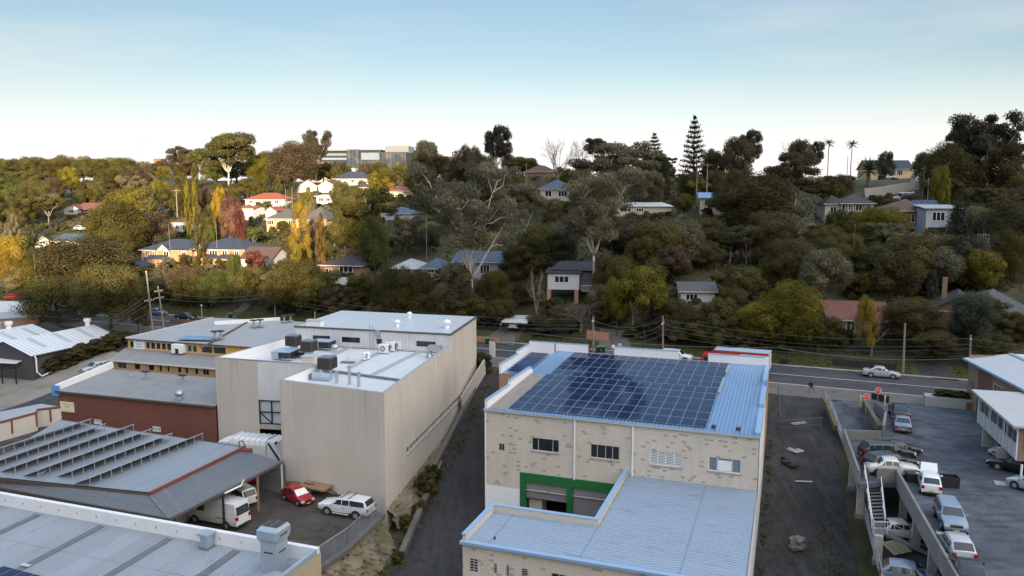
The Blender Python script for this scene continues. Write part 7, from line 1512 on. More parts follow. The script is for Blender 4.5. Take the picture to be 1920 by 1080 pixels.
def limb(mb,p,q,r0,r1,rng,n=5,wob=.03):
    p=np.array(p,float);q=np.array(q,float); pts=[p+(q-p)*i/n+rng.normal(size=3)*wob*(0<i<n)*np.linalg.norm(q-p) for i in range(n+1)]; mb.tube(pts,[r0+(r1-r0)*i/n for i in range(n+1)],6); return pts
def norm_(V,mb):
    zt=np.percentile(V[:,2],99.6); r_=np.percentile(np.hypot(V[:,0],V[:,1]),99)
    V[:,2]/=zt; V[:,:2]*=.5/r_; mb.v=[(x*.5/r_*.93,y*.5/r_*.93,z/zt if z>0 else z) for x,y,z in mb.v]
def trunkmesh(mb,mat): o=mb.build('trunk',mat,smooth=True); me=o.data; bpy.data.objects.remove(o); return me
def t_broad(name,seed,n=20000,size=.0135,nc=22,low=.18,flat=1.,bark=None):
    g=rs(seed); cl=[]; mb=MB(); 
    for i in range(nc):
        a=2*math.pi*(i*.382+g.random()*.12); h=(i+.5)/nc; z=low+.10+(.80-low)*h**.8; rad_=.36*math.sqrt(max(.05,1-((h-.28)/.78)**2))*(.65+.5*g.random()); s=.15+.09*g.random()
        cl.append(((rad_*math.cos(a),rad_*math.sin(a),z),(s,s,s*.72*flat)))
    cl.append(((0,0,.55),(.26,.26,.3)))
    V,r=clumps(cl,n,size,g); limb(mb,(0,0,-.05),(g.normal()*.02,g.normal()*.02,.5),.03,.018,g)
    for c in cl[:9]: limb(mb,(0,0,.2+.2*g.random()),c[0],.014,.004,g,4)
    norm_(V,mb)
    TM[name]=(trunkmesh(mb,bark or m_bark),mk('crown',V,r,LM_['ever']))
def t_gum(name,seed,n=20000,size=.0115,nc=34,fork=.35,spread=.46,top=.97,lowc=.38,tr=.012,cs=1.,k=5,dr=.02,bark=None):
    g=rs(seed); cl=[]; mb=MB(); base=limb(mb,(0,0,-.05),(.015*g.normal(),.0,fork),tr*1.3,tr,g,5,.02)[-1]
    mains=[]
    for i in range(k):
        a=2*math.pi*(i/k)+g.random()*.9; r_=spread*(.35+.4*g.random()); z=fork+(top-fork)*((.62+.22*g.random()) if k<6 else (.30+.55*((i*.618)%1)))
        if i==0: r_*=.25; z=top*.86
        pts=limb(mb,base,(r_*math.cos(a),r_*math.sin(a),z),tr*.75,tr*.25,g,6,.022); mains.append(pts)
    for i in range(nc):
        pts=mains[i%k]; j=(2 if dr<0 else 3)+int(g.integers(0,4 if dr>=0 else 5)); p=np.array(pts[j]); a=g.random()*6.28; r_=.05+.17*g.random(); q=p+np.array([r_*math.cos(a),r_*math.sin(a),dr+.11*g.random()-(.25*g.random() if dr<0 else 0)]); q[2]=min(q[2],top-.06); q[2]=max(q[2],lowc)
        rr=math.hypot(q[0],q[1]); 
        if rr>.42: q[:2]*=.42/rr
        limb(mb,p,q,tr*.28,tr*.1,g,4,.035); s=(.065+.065*g.random())*cs; cl.append((tuple(q),(s*1.15,s*1.15,s*.62)))
    V,r=clumps(cl,n,size,g,.8,.9,.25); norm_(V,mb); TM[name]=(trunkmesh(mb,bark or m_pale),mk('crown',V,r,LM_['gum']))
def t_column(name,seed,n=10000,size=.015,w=.5,pow_=.8):
    g=rs(seed); cl=[]; mb=MB(); limb(mb,(0,0,-.05),(0,0,.8),.02,.006,g)
    for i in range(22):
        h=i/21; r_=w*(math.sin(math.pi*(.12+.86*h))**pow_)*.62; a=i*2.4; s=.11+.05*g.random(); cl.append(((r_*math.cos(a)*.75,r_*math.sin(a)*.75,.08+.86*h),(s*w*2,s*w*2,s*.8)))
    V,r=clumps(cl,n,size,g); TM[name]=(trunkmesh(mb,m_bark),mk('crown',V,r,LM_['lime']))
def t_cone(name,seed,n=12000,size=.015,layers=15,norfolk=False):
    g=rs(seed); mb=MB(); limb(mb,(0,0,-.05),(0,0,.97),.018,.003,g,6,0); P_=[];N_=[]
    for l in range(layers):
        h=l/(layers-1); z=(.16 if norfolk else .08)+.80*h; rad_=.5*(1-h)**(.75 if norfolk else .9)+.03; nb=9 if norfolk else 11
        for b in range(nb):
            a=2*math.pi*b/nb+l*.5+g.random()*.2; rl=rad_*(.8+.3*g.random()); tip=np.array([rl*math.cos(a),rl*math.sin(a),z+(.055*rl/.5 if norfolk else -.06*rl/.5)])
            mb.tube([(0,0,z),tip],[.005,.002],4); m=int(n/(layers*nb)*(rl/.3+.25)); t=g.random(m)**.7; p=np.array([0,0,z])*(1-t[:,None])+tip*t[:,None]; wd=.022 if norfolk else .045
            p+=g.normal(size=p.shape)*[wd,wd,wd*.5 if norfolk else wd*.8]; P_.append(p); nn=g.normal(size=p.shape)*.5+[math.cos(a)*.3,math.sin(a)*.3,.8]; N_.append(nn/np.linalg.norm(nn,axis=1,keepdims=True))
    P_=np.concatenate(P_);N_=np.concatenate(N_); V=leaf_mesh('x',P_,N_,size,g,.5); TM[name]=(trunkmesh(mb,m_bark),mk('crown',V,g.random(len(P_)),LM_['pine']))
def t_bare(name,seed,mat,leafn=0,lk='brown'):
    g=rs(seed); tr=MB(); tw=MB(); limb(tr,(0,0,-.05),(0,0,.28),.022,.016,g)
    def rec(p,d,L,r,lv):
        q=p+d*L; (tr if lv<1 else tw).tube([p,(p+q)/2+g.normal(size=3)*.03*L,q],[r,r*.85,r*.6],5 if lv<2 else 3,0,False)
        if lv>=4: return
        for i in range(3 if lv<3 else 4):
            v=d+g.normal(size=3)*.48+np.array([0,0,.12]); v/=np.linalg.norm(v); rec(q if i<2 else p+d*L*.6,v,L*.74,r*.55,lv+1)
    for i in range(5): a=6.28*i/5+g.random(); v=np.array([math.cos(a)*.6,math.sin(a)*.6,.85]); v/=np.linalg.norm(v); rec(np.array([0,0,.22+.05*g.random()]),v,.24,.011,0)
    for m_ in (tr,tw):
        A=np.array(m_.v); rr=np.hypot(A[:,0],A[:,1]).max(); A[:,:2]*=min(1,.5/rr) ; A[:,2]=np.where(A[:,2]>0,A[:,2]*(1/max(.95,A[:,2].max())),A[:,2]); m_.v=[tuple(x) for x in A]
    o=tw.build('crown',mat); me=o.data; bpy.data.objects.remove(o); TM[name]=(trunkmesh(tr,mat),me)
def t_palm(name,seed,nf=26,trunk=.72,fl=.42,droop=.5,r=.025,wid=.05,skirt=False,vz=.5):
    g=rs(seed); mb=MB(); limb(mb,(0,0,-.03),(0,0,trunk),r,r*.7,g,6,.006); V=[];rn=[]
    for f in range(nf):
        a=6.28*f*.382; el=(-.35 if f<nf*.25 else .0)+1.35*((f+.5)/nf)
        if skirt and f<nf*.35: el=-1.1+.5*g.random()
        d=np.array([math.cos(a)*math.cos(el),math.sin(a)*math.cos(el),math.sin(el)]); side=np.array([-math.sin(a),math.cos(a),0]); p=np.array([0,0,trunk]); K=9; L=fl*(.8+.3*g.random()); val=g.random()
        pts=[p]; dd=d.copy()
        for k in range(K): p=p+dd*L/K; dd=dd+np.array([0,0,-droop*.16]); dd/=np.linalg.norm(dd); pts.append(p)
        for k in range(K):
            w0,w1=wid*math.sin(math.pi*min(1,(k+.6)/(K+.3))),wid*math.sin(math.pi*min(1,(k+1.6)/(K+.3)))
            for s_ in (-1,1):
                q0,q1=pts[k],pts[k+1]; V+=[q0,q1,q1*.6+q0*.4+side*s_*max(w1,.004)+np.array([0,0,-w1*.5]),q0+side*s_*w0*.6+np.array([0,0,-w0*.4])]; rn.append(val*.7+.3*g.random())
    V=np.array(V); V[:,2]=trunk+(V[:,2]-trunk)*vz
    TM[name]=(trunkmesh(mb,m_palmt),mk('crown',V,np.array(rn),LM_['palm']))
for i in range(4): t_broad(f'broad{i}',10+i,nc=18+2*i,low=.14+.05*i)
t_broad('dome0',31,n=34000,size=.0105,nc=40,low=.1,flat=1.15); t_broad('dome1',32,n=34000,size=.0105,nc=36,low=.16)
t_broad('umbrella',36,n=16000,size=.014,nc=24,low=.42,flat=.85)
for i in range(3): t_gum(f'gum{i}',50+i,fork=.32+.07*i,bark=m_gbark,cs=1.1)
t_gum('litgum',57,fork=.36,nc=42,tr=.011,k=7)
t_gum('bigguma',61,n=40000,size=.0068,nc=96,fork=.28,spread=.55,lowc=.27,tr=.011,k=8,cs=.74); t_gum('biggumb',62,n=34000,size=.0068,nc=84,fork=.33,spread=.55,lowc=.32,tr=.011,k=6,cs=.76); t_gum('skygum',66,n=24000,size=.0115,nc=48,fork=.34,spread=.62,lowc=.42,cs=1.15,k=8,tr=.012)
t_column('column0',70); t_column('column1',71,w=.42,pow_=.6); t_column('poplar',72,n=13000,size=.012,w=.6,pow_=.55)
t_cone('cone0',80); t_cone('norfolk',81,n=5200,size=.018,layers=13,norfolk=True)
for i,m in enumerate((m_twig,m_twig2,m_twig)): t_bare(f'bare{i}',90+i,m)
t_palm('tallpalm',100,nf=20,trunk=.86,fl=.52,droop=1.1,r=.03,wid=.07,vz=.30); t_palm('datepalm',101,nf=64,trunk=.45,fl=.56,droop=.6,r=.07,wid=.035,vz=.85); t_palm('fanpalm',102,nf=50,trunk=.74,fl=.50,droop=.9,r=.045,wid=.08,skirt=True,vz=.42); t_palm('bushpalm',103,nf=26,trunk=.62,fl=.5,droop=.9,r=.03,wid=.06,vz=.6)
t_broad('shrub0',120,n=3200,size=.045,nc=12,low=-.05); t_broad('shrub1',121,n=3200,size=.045,nc=10,low=-.08)
LABELS=set()
def uniq(l):
    assert l not in LABELS,l
    LABELS.add(l); return l
TREES=[]; PL=[]
def plant(tp,lk,base,H,W,label,name='tree',cat='tree',group=None,rot=None):
    tm,cm=TM[tp]; t=thing(name,label,cat,base,0,group); t.rotation_euler.z=R.uniform(0,6.28) if rot is None else rot; t.scale=(W,W,H)
    a=bpy.data.objects.new('trunk',tm); COL.objects.link(a); a.parent=t; c=bpy.data.objects.new('crown',cm); COL.objects.link(c); c.parent=t
    if lk: c.material_slots[0].link='OBJECT'; c.material_slots[0].material=LM_[lk]
    return t
def tree(tp,lk,px,pyt,wpx,Y,label,name='tree',pyb=None,near=False,**k):
    while not near and NX*(px-960)/F*Y+NY*Y-NC<11.8: Y+=.5
    g=G(px,pyb) if pyb else PY(px,400,Y); 
    if not pyb: g.z=T(g.x,g.y)
    top=PY(px,pyt,g.y).z; zc=prj(g)[2]; H=max(1.2,(top-g.z)); W=wpx*zc/F*1.06
    TREES.append((px-wpx/2,pyt,px+wpx/2,prj(g)[1],g.y)); KN={'broad':'broadleaf_tree','dome0':'evergreen_tree','dome1':'evergreen_tree'}
    if name=='tree': name=KN.get(tp[:5],name)
    t=plant(tp,lk,g,H,W,uniq(label),name,**k); PL.append((t,px,pyt,prj(g)[1],wpx,g.y,False)); return t
E_='gum_tree'
# --- signature trees (photo column, top row, width, distance)
tree('bigguma','gum',885,306,206,133,'huge pale trunked gum with wide airy crown right of centre',E_,rot=.4)
tree('biggumb','gum',1112,318,184,139,'tall pale gum with leaning forked trunk beside the stilt house',E_,rot=2.2)
tree('litgum','gum',1165,268,170,205,'broad grey-green gum on the crest right of bare trees',E_); tree('gum1','gum',985,345,110,165,'grey-green gum between the huge gum and blue roof house',E_)
tree('litgum','brown',1490,285,100,190,'gum with forked pale trunk below the crest palms',E_); tree('litgum','olive',700,352,105,178,'pale forked gum catching light above the brown cottage',E_,rot=1.)
tree('litgum','olive',432,254,118,300,'tall sunlit gum with several white trunks on left skyline',E_); tree('skygum','gumdark',437,250,90,330,'dark wispy gum crown behind the tall sunlit gum',E_)
tree('skygum','gumdark',932,237,64,260,'dark rounded gum standing alone on the skyline centre',E_); tree('skygum','gumdark',595,245,54,330,'dark flat-topped gum left of the institute',E_); tree('skygum','gumdark',347,276,60,420,'dark layered gum right of the floodlight masts',E_)
tree('dome0','brown',553,266,92,310,'reddish brown rounded tree left of the institute')
tree('broad1','brown',880,274,66,250,'brown-green tree beside the lone skyline gum'); tree('broad2','gumdark',801,264,50,330,'dark upright tree right of the institute'); tree('broad0','olive',790,288,60,260,'olive gold tree in front of the institute right wing')
tree('bare0',None,1045,249,100,240,'large brown bare tree on the crest','bare_tree'); tree('bare1',None,1088,244,62,262,'paler bare tree right of the large brown one','bare_tree'); tree('gum2','gumdark',1117,260,46,262,'thin wispy gum right of the bare crest trees',E_)
tree('norfolk','pine',1298,215,56,238,'tall dark symmetrical pine on the skyline','pine_tree'); tree('norfolk','pine',1224,248,54,245,'smaller wide tiered pine left of the tall one','pine_tree')
tree('skygum','gumdark',1400,245,52,245,'dark rounded gum above the tan gabled crest house',E_); tree('broad3','brown',1378,258,62,232,'dense brown-green tree left of the rounded crest gum'); tree('broad1','dark',1335,280,50,238,'dark bushy tree right of the tall pine')
tree('bare1',None,1480,249,54,245,'bare grey tree left of the two crest palms','bare_tree'); tree('broad2','brown',1495,262,50,235,'brown bushy tree in front of the bare grey one'); tree('skygum','gumdark',1523,266,32,250,'slender dark gum left of the two crest palms',E_)
tree('tallpalm','palm',1548,257,30,250,'tall slender palm, left of the two on the crest','palm_tree'); tree('tallpalm','palm',1591,259,32,240,'tall slender palm, right of the two on the crest','palm_tree'); tree('datepalm','palm',1625,284,56,232,'stout date palm with arching fronds beside the yellow house','palm_tree')
tree('skygum','gumdark',1845,214,124,205,'giant dark gum crown towering at the right skyline',E_,rot=.3); tree('skygum','dark',1800,236,80,212,'dark flat gum crown left beside the giant one',E_); tree('dome0','dark',1770,268,96,200,'dense dark tree mass below the giant right gum'); tree('broad0','dark',1872,270,90,195,'dense dark tree at the right below the giant gum'); tree('broad2','dark',1728,286,44,222,'dark tree just right of the pale yellow house'); tree('broad1','gumdark',1655,284,34,290,'small dark tree behind the navy roof of yellow house'); tree('gum1','gumdark',1905,292,50,220,'thin dark gum at the right photo edge',E_)
tree('column0','lime',1768,310,34,178,'yellow-green upright tree right of the timber poles'); tree('broad3','lime',1758,312,36,184,'yellow-green bushy tree beside the timber poles')
tree('broad1','gum',855,494,76,137,'grey-green bushy tree left of the huge gum trunk'); tree('dome1','ever',926,508,66,138,'dark bushy tree right of the huge gum trunk'); tree('broad3','dark',905,562,50,132,'low dark tree at the foot of the huge gum'); tree('dome0','dark',985,528,70,141,'dark rounded tree left of the stilt house'); tree('broad2','ever',940,560,64,134,'deep green tree uphill behind the white carport'); tree('dome1','dark',1010,590,50,126,'dark bush tree right of the white carport')
for px,tp_,lk_,tw,n_ in ((618,304,'olive',30,'leftmost'),(652,309,'ever',26,'second'),(690,306,'brown',34,'third'),(722,311,'olive',28,'fourth'),(752,303,'gum',32,'rightmost')): tree('broad%d'%(px%4),lk_,px,tp_,tw,425,f'{n_} of five trees standing in front of the grey institute')
tree('broad1','olive',446,300,74,335,'olive tree mass behind the tall sunlit gum trunks'); tree('broad2','ever',410,306,50,335,'deep green tree left behind the tall sunlit gum')
# --- middle ground
tree('poplar','gold',562,372,50,172,'bright golden yellow poplar in autumn colour','poplar'); tree('poplar','amber',600,400,26,180,'small amber red tree right of the golden poplar'); tree('bare2',None,590,390,40,182,'bare grey tree beside the tan house','bare_tree')
tree('broad0','pink',432,366,50,210,'pink-red autumn tree left of the plain white wall'); tree('broad2','red',449,392,24,200,'bright red small tree beside the plain white wall'); tree('broad1','gold',412,352,28,226,'golden small tree behind the pink-red autumn tree'); tree('shrub0','red',474,471,38,173,'rust red bushy tree right of the navy townhouses'); tree('broad3','red',588,412,30,186,'dull red tree right of the golden poplar')
tree('column1','lime',352,334,20,228,'left of two yellow-green cypress columns','cypress'); tree('column1','lime',367,335,22,228,'right of two yellow-green cypress columns','cypress'); tree('column0','ever',372,384,34,190,'dark green cone shaped tree right of the small white house')
tree('dome0','moss',216,376,110,205,'wide round green dome tree on the sunlit slope'); tree('dome1','gold',20,443,76,162,'golden autumn tree at the left photo edge'); tree('dome0','lime',40,478,60,160,'yellow-green lower tree at the left photo edge')
tree('dome0','dark',150,445,190,150,'great dark evergreen mass behind the white roofed shed',rot=1.); tree('dome1','ever',195,498,120,143,'dark evergreen right of the great dark mass',near=True); tree('dome0','ever',95,520,135,149,'dark evergreen left of the great dark mass',near=True); tree('broad0','dark',245,540,52,139,'upright dark tree beside the two leaning poles',near=True); tree('dome1','moss',35,540,40,160,'small mossy tree near the left road end')
tree('bushpalm','palm',58,408,60,172,'green palm with pale trunk near the left edge','palm_tree'); tree('bushpalm','palm',38,425,40,165,'second green palm left of the pale trunked one','palm_tree')
tree('dome1','brown',340,502,80,148,'rounded reddish green tree below the townhouses'); tree('dome0','fern',402,510,76,147,'pale yellow-green clipped dome tree by the road'); tree('dome0','moss',556,490,120,143,'big glossy green tree behind the grey hall roof'); tree('broad1','ever',462,500,70,146,'mid green tree between the dome and glossy green tree'); tree('broad2','fern',436,476,34,152,'light green sprawling tree beside the rust red one'); tree('column0','lime',552,455,40,158,'yellowish conifer at the foot of the golden poplar')
tree('tallpalm','palm',537,340,26,232,'left palm of the sunlit palm trio','palm_tree'); tree('tallpalm','palm',549,336,26,235,'middle palm of the sunlit palm trio','palm_tree'); tree('tallpalm','palm',560,339,24,232,'right palm of the sunlit palm trio','palm_tree')
tree('column1','pine',630,302,9,400,'left dark pencil pine in front of the institute','cypress'); tree('column1','pine',642,307,8,400,'middle dark pencil pine in front of the institute','cypress'); tree('column1','pine',648,303,9,400,'right dark pencil pine in front of the institute','cypress')
tree('broad0','lime',712,322,52,280,'bright yellow-green tree below the institute right wing'); tree('broad1','olive',640,340,40,235,'olive tree in front of the white house under navy roof'); tree('column0','lime',580,350,30,232,'yellow-green bush tree left of the white gabled house'); tree('broad3','ever',668,372,70,185,'dark green tree left of the pale forked gum'); tree('bare0',None,584,366,40,200,'sunlit bare tree above the golden poplar','bare_tree')
tree('dome0','dark',738,500,90,134,'dark rounded tree right of the brown brick cottage'); tree('dome1','moss',772,508,80,130,'brownish green cypress like tree behind the penthouse'); tree('broad0','brown',825,545,60,126,'rusty brown bush tree behind the penthouse roof'); tree('dome0','fern',700,405,60,170,'sage tree under the pale forked gum')
tree('dome1','moss',1043,598,84,113,'round green bush tree behind the left parapet'); tree('umbrella','lime',1213,500,96,124,'flat-topped yellow-green tree left of the white shed'); tree('broad2','lime',1160,522,56,126,'yellow-green leaning tree right of stilt house pillars'); tree('dome0','moss',1240,455,120,150,'large mossy green tree above the flat-topped one'); tree('shrub1','moss',1192,610,40,110,'clipped green bush at the foot of the driveway pole','bush')
tree('bare2',None,1092,556,110,116,'wide grey bare tree in front of the stilt house pillars','bare_tree'); tree('bare1',None,1006,480,40,130,'small pale bare tree left of the stilt house','bare_tree'); tree('bare0',None,880,560,60,124,'low bare spreading tree under the huge gum','bare_tree')
tree('dome0','lime',1492,528,120,112,'large yellow-green feathery tree behind the red truck',rot=.5); tree('dome1','lime',1440,565,96,108,'lower left lobe of the yellow-green trees by the truck'); tree('broad3','moss',1550,590,80,108,'dull green tree right of the yellow-green feathery tree')
tree('bare2',None,1650,580,130,103,'grey feathery bare tree behind the verge pole','bare_tree'); tree('bare1',None,1500,385,90,165,'spreading grey bare tree below the forked gum','bare_tree'); tree('dome0','dark',1420,325,140,176,'broad dark evergreen in the shaded hill centre'); tree('broad0','dark',1360,345,70,190,'dark tree behind the cream two storey house'); tree('dome1','dark',1305,408,120,160,'rounded dark evergreen in front of the sky blue roof'); tree('fanpalm','palm',1552,463,66,128,'tall fan palm with hanging skirt above the red roof','palm_tree',rot=.2); tree('broad2','gold',1597,446,44,148,'orange yellow autumn tree right of the fan palm'); tree('dome0','lime',1650,388,112,165,'bright yellow-green rounded tree below the cream two storey house'); tree('fanpalm','palm',1662,425,70,142,'drooping palm below the bright rounded tree','palm_tree'); tree('cone0','pine',1795,370,90,142,'large dark conifer right of the grey extension','conifer'); tree('cone0','pine',1838,400,90,132,'second dark conifer beside the cage floodlight','conifer'); tree('dome0','dark',1895,380,120,140,'dark tree mass at right behind the grey hip roof'); tree('dome1','sage',1838,548,80,110,'cream-tipped bushy tree before the grey hip roof'); tree('broad1','dark',1860,560,100,114,'dark tree in front of the long grey roof')
tree('broad0','gold',1636,556,44,112,'small yellow tree at the right end of red roof'); tree('column0','sage',1757,505,34,126,'grey feathery columnar shrub left of the chimney','bush'); tree('dome1','dark',1720,560,110,112,'dark tree between the red roof and the chimney house'); tree('dome1','dark',1765,620,90,101,'dark low tree behind the shop planter'); tree('dome0','ever',1880,625,90,100,'dark hedge-like tree behind the brick shop')
tree('broad1','ever',1360,560,80,116,'mid green tree right of the white shed'); tree('broad2','moss',1395,500,90,130,'olive green tree on the bank above the white shed'); tree('dome1','dark',1270,560,70,116,'dark tree in front of the white shed left end'); tree('dome0','dark',1330,610,100,104,'dark tree behind the white four wheel drive'); tree('broad3','dark',1245,600,60,108,'dark narrow tree beside the left street pole')
for px,n in ((1762,'left'),(1776,'middle'),(1790,'right')):
    pp=PLANTER.location+RU*((px-1776)*.075)+dz(1.0); plant('shrub0','dark',pp,.9,1.9,uniq(f'{n} clipped dark shrub in the concrete planter'),'shrub','shrub','shrubs in the planter')
# hedge beside the white shed and plants on the ledge
hs_=[]
for i in range(11):
    a=G(86+i*15,706-i*5.6); q=a+sln*(1.5); q.z=T(q.x,q.y)-.2; plant('shrub1' if i%2 else 'shrub0','dark',q,2.6,4.4,uniq(f'dark clipped hedge bush along the shed wall, {ORD[i+1]} from the gate'),'hedge_bush','bush','hedge along the dark shed')
for px,py,h,wd,lk,l in ((800,930,2.6,2.6,'ever','tall dark green shrub on the sandstone ledge by the factory corner'),(812,905,2.0,2.,'dark','dark shrub further along the sandstone ledge'),(762,995,1.5,1.6,'moss','small mossy shrub at the foot of the sandstone cutting'),(745,1060,1.3,1.5,'olive','olive weed clump at the bottom beside the footing'),(790,965,1.3,1.5,'olive','olive weed clump between footing and ledge'),(905,700,3.,3.,'dark','dark bush at the road end of the alley'),(690,1040,1.2,1.6,'amber','yellowish fern clump on the sandstone cutting')):
    g_=G(px,py); g_.z-=.1; plant('shrub0',lk,g_+dz(1.2 if px==690 else 0),h,wd,uniq(l),'shrub','shrub','shrubs below the factory')
# --- filler trees, each one a thing with its own label
KEEP=[(935,595,1000,640,140),(1120,610,1195,672,140),(395,570,480,605,170),(1715,640,1800,716,112),(1600,330,1725,372,240),(1255,660,1290,690,125),(300,575,400,605,170),(1370,510,1425,550,170)]
ADJ={'dark':'dark green','ever':'deep green','olive':'olive','gum':'grey-green','gumdark':'dark grey-green','lime':'yellow-green','brown':'brownish','moss':'moss green','sage':'sage green','amber':'amber','red':'reddish','fern':'light green','gold':'golden','pink':'pinkish',None:'grey'}
SH={'broad':'bushy tree','dome':'rounded tree','gum':'gum tree','bare':'bare tree','colum':'upright tree','shrub':'low shrub','umbre':'flat-topped tree','cone0':'conifer'}
used={}; nf=0
def filler(px,Y,tp,lk,H,W):
    global nf
    g=PY(px,400,Y); g.z=T(g.x,g.y); q=prj(g); top=prj(g+dz(H)); hw=W/2*F/q[2]; box=(px-hw*.75,top[1]+2,px+hw*.75,q[1])
    for b in HB+KEEP:
        if b[4]>Y-3 and box[0]<b[2] and box[2]>b[0] and box[1]<b[1]+(b[3]-b[1])*.58 and box[3]>b[1]: return False
        # do not stand inside a house
        if abs(b[4]-Y)<13 and b[0]-6<px<b[2]+6 and b[4]<=Y+3 and Y<b[4]+12: return False
    if top[1]<SKY(px)-2: 
        H2=PY(px,SKY(px)+R.uniform(0,12),Y).z-g.z
        if H2<3: return False
        H=H2
    cxx,cyy=px,(top[1]+q[1])/2
    best=sorted(LM,key=lambda l:(l[1]-cxx)**2+((l[2]-cyy)*1.4)**2)[:7]
    kind=[v for k_,v in SH.items() if tp.startswith(k_)][0]; lab=None; cand=[]
    def rel_(lx,ly):
        dx,dy=cxx-lx,cyy-ly
        return ('left of' if dx<0 else 'right of') if abs(dx)>abs(dy)*1.1 else ('uphill from' if dy<0 else 'below')
    szs=('','tall ' if H>8 else ('small ' if H<4.5 else 'mid-sized '))
    cand+=[f'{sz}{ADJ[lk]} {kind} {rel_(lx,ly)} {nm}' for sz in szs for nm,lx,ly in best[:3]]
    cand+=[f'{ADJ[lk]} {kind} between {best[0][0]} and {best[i][0]}' for i in (1,2,3)]
    cand+=[f'{ex} {ADJ[lk]} {kind} {rel_(lx,ly)} {nm}' for nm,lx,ly in best[:4] for ex in ('partly hidden','shaggy','slim' if W<H*.95 else 'spreading','dense','ragged','uneven','lopsided','leafy')]
    cand+=[f'{ADJ[lk]} {kind} {rel_(lx,ly)} {nm}, {rel_(l2[1],l2[2])} {l2[0]}' for nm,lx,ly in best for l2 in best if l2[0]!=nm]
    for l in cand:
        if l not in LABELS and 4<=len(l.split())<=16: lab=l; break
    if lab is None: return False
    LABELS.add(lab); nm_=[v for k_,v in dict(shrub='shrub',gum='gum_tree',bare='bare_tree',broad='broadleaf_tree',dome='evergreen_tree',colum='upright_tree').items() if tp.startswith(k_)][0]
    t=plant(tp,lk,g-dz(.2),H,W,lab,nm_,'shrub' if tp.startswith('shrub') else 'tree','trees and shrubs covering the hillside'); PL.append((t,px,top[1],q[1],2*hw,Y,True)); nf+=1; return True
SX=[-50,0,60,120,180,230,290,340,380,480,520,600,770,800,840,900,1000,1110,1180,1250,1290,1340,1400,1450,1550,1620,1720,1760,1800,1960]
SYv=[300,298,293,288,294,291,300,292,282,282,280,300,302,280,288,284,292,280,274,288,312,314,302,292,302,316,308,290,280,280]
SKY=lambda px: float(np.interp(px,SX,SYv))
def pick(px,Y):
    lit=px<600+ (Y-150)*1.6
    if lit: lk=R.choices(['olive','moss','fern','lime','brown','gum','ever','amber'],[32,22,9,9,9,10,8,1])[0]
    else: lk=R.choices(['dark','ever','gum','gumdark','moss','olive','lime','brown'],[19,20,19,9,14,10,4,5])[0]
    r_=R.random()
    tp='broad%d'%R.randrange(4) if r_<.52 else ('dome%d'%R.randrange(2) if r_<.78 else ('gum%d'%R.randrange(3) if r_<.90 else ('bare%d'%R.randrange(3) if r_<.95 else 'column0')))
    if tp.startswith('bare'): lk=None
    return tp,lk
rows_=[(121,30),(126,36),(132,38),(139,38),(147,38),(153,42),(159,44),(171,42),(184,42),(198,40),(213,38),(229,36),(247,32),(265,30),(290,28),(320,28),(360,28),(410,30),(470,26),(530,24)]
for Y,step in rows_:
    px=-30+R.uniform(0,step)
    while px<1955:
        yy=Y+R.uniform(-5,5); g=PY(px,400,yy); s_=NX*g.x+NY*g.y-NC
        if s_>9.5 and not (px>1000 and Y>275) and not (px>700 and Y>380) and not (px>590 and Y>400):
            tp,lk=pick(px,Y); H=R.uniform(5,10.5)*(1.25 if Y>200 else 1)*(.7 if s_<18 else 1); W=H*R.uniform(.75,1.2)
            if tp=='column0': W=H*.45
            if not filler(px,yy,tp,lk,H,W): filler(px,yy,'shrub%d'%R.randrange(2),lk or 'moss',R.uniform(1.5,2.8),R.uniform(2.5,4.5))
        px+=step*R.uniform(.75,1.35)
for i in range(40):
    px=-25+i*17+R.uniform(-5,5); Y=R.uniform(395,460); g=PY(px,400,Y); z=T(g.x,g.y); H=PY(px,SKY(px)+R.uniform(0,9),Y).z-z
    tp,lk=pick(px,Y)
    if tp[:4] in ('bare','gum0','gum1','gum2','colu'): tp='broad%d'%R.randrange(4); lk=lk or 'brown'
    if H>3: filler(px,Y,tp,lk,H,H*R.uniform(.9,1.3))
t_=-75.
while t_<140:
    p=road(t_,R.uniform(11.2,13.4)); q=prj((p.x,p.y,T(p.x,p.y)))
    if not any(abs(q[0]-c)<w_ for c,w_ in ((965,30),(1155,38),(432,20),(1760,40),(1600,20))):
        tp,lk=pick(q[0],p.y); r_=R.random(); tp=('shrub%d' if r_<.35 else ('dome%d' if r_<.55 else 'broad%d'))%R.randrange(2); H=R.uniform(2,3.4) if r_<.35 else R.uniform(4,7.5)
        filler(q[0],p.y,tp,lk or 'olive',H,H*R.uniform(.9,1.5))
    t_+=R.uniform(2.6,5.2)
for i in range(150):
    px=R.uniform(560,1800); Y=R.uniform(118,146); s_=NX*(px-960)/F*Y+NY*Y-NC
    if s_<11: continue
    tp,lk=pick(px,Y); filler(px,Y,'shrub%d'%R.randrange(2) if R.random()<.6 else 'broad%d'%R.randrange(4),lk or 'moss',R.uniform(1.6,4.5),R.uniform(2.5,5))
for b in list(HB):
    n_=max(2,int((b[2]-b[0])/17))
    for i in range(n_):
        px=b[0]+(b[2]-b[0])*(i+R.uniform(.2,.8))/n_; Y=b[4]-R.uniform(2.5,5); 
        if NX*(px-960)/F*Y+NY*Y-NC<11.5 or px>1950 or b[4]<133 and 1090<px<1150: continue
        gz=T((px-960)/F*Y,Y); zt2=PY(px,b[3]-R.uniform(.02,.42)*(b[3]-b[1]),Y).z; H=max(1.,zt2-gz)
        if H>7: H=7
        tp,lk=pick(px,Y); tp='shrub%d'%R.randrange(2) if H<3 else 'broad%d'%R.randrange(4)
        sv=HB[:]; HB.remove(b); filler(px,Y,tp,lk or 'moss',H,max(2.,H*R.uniform(.8,1.2))); HB[:]=sv
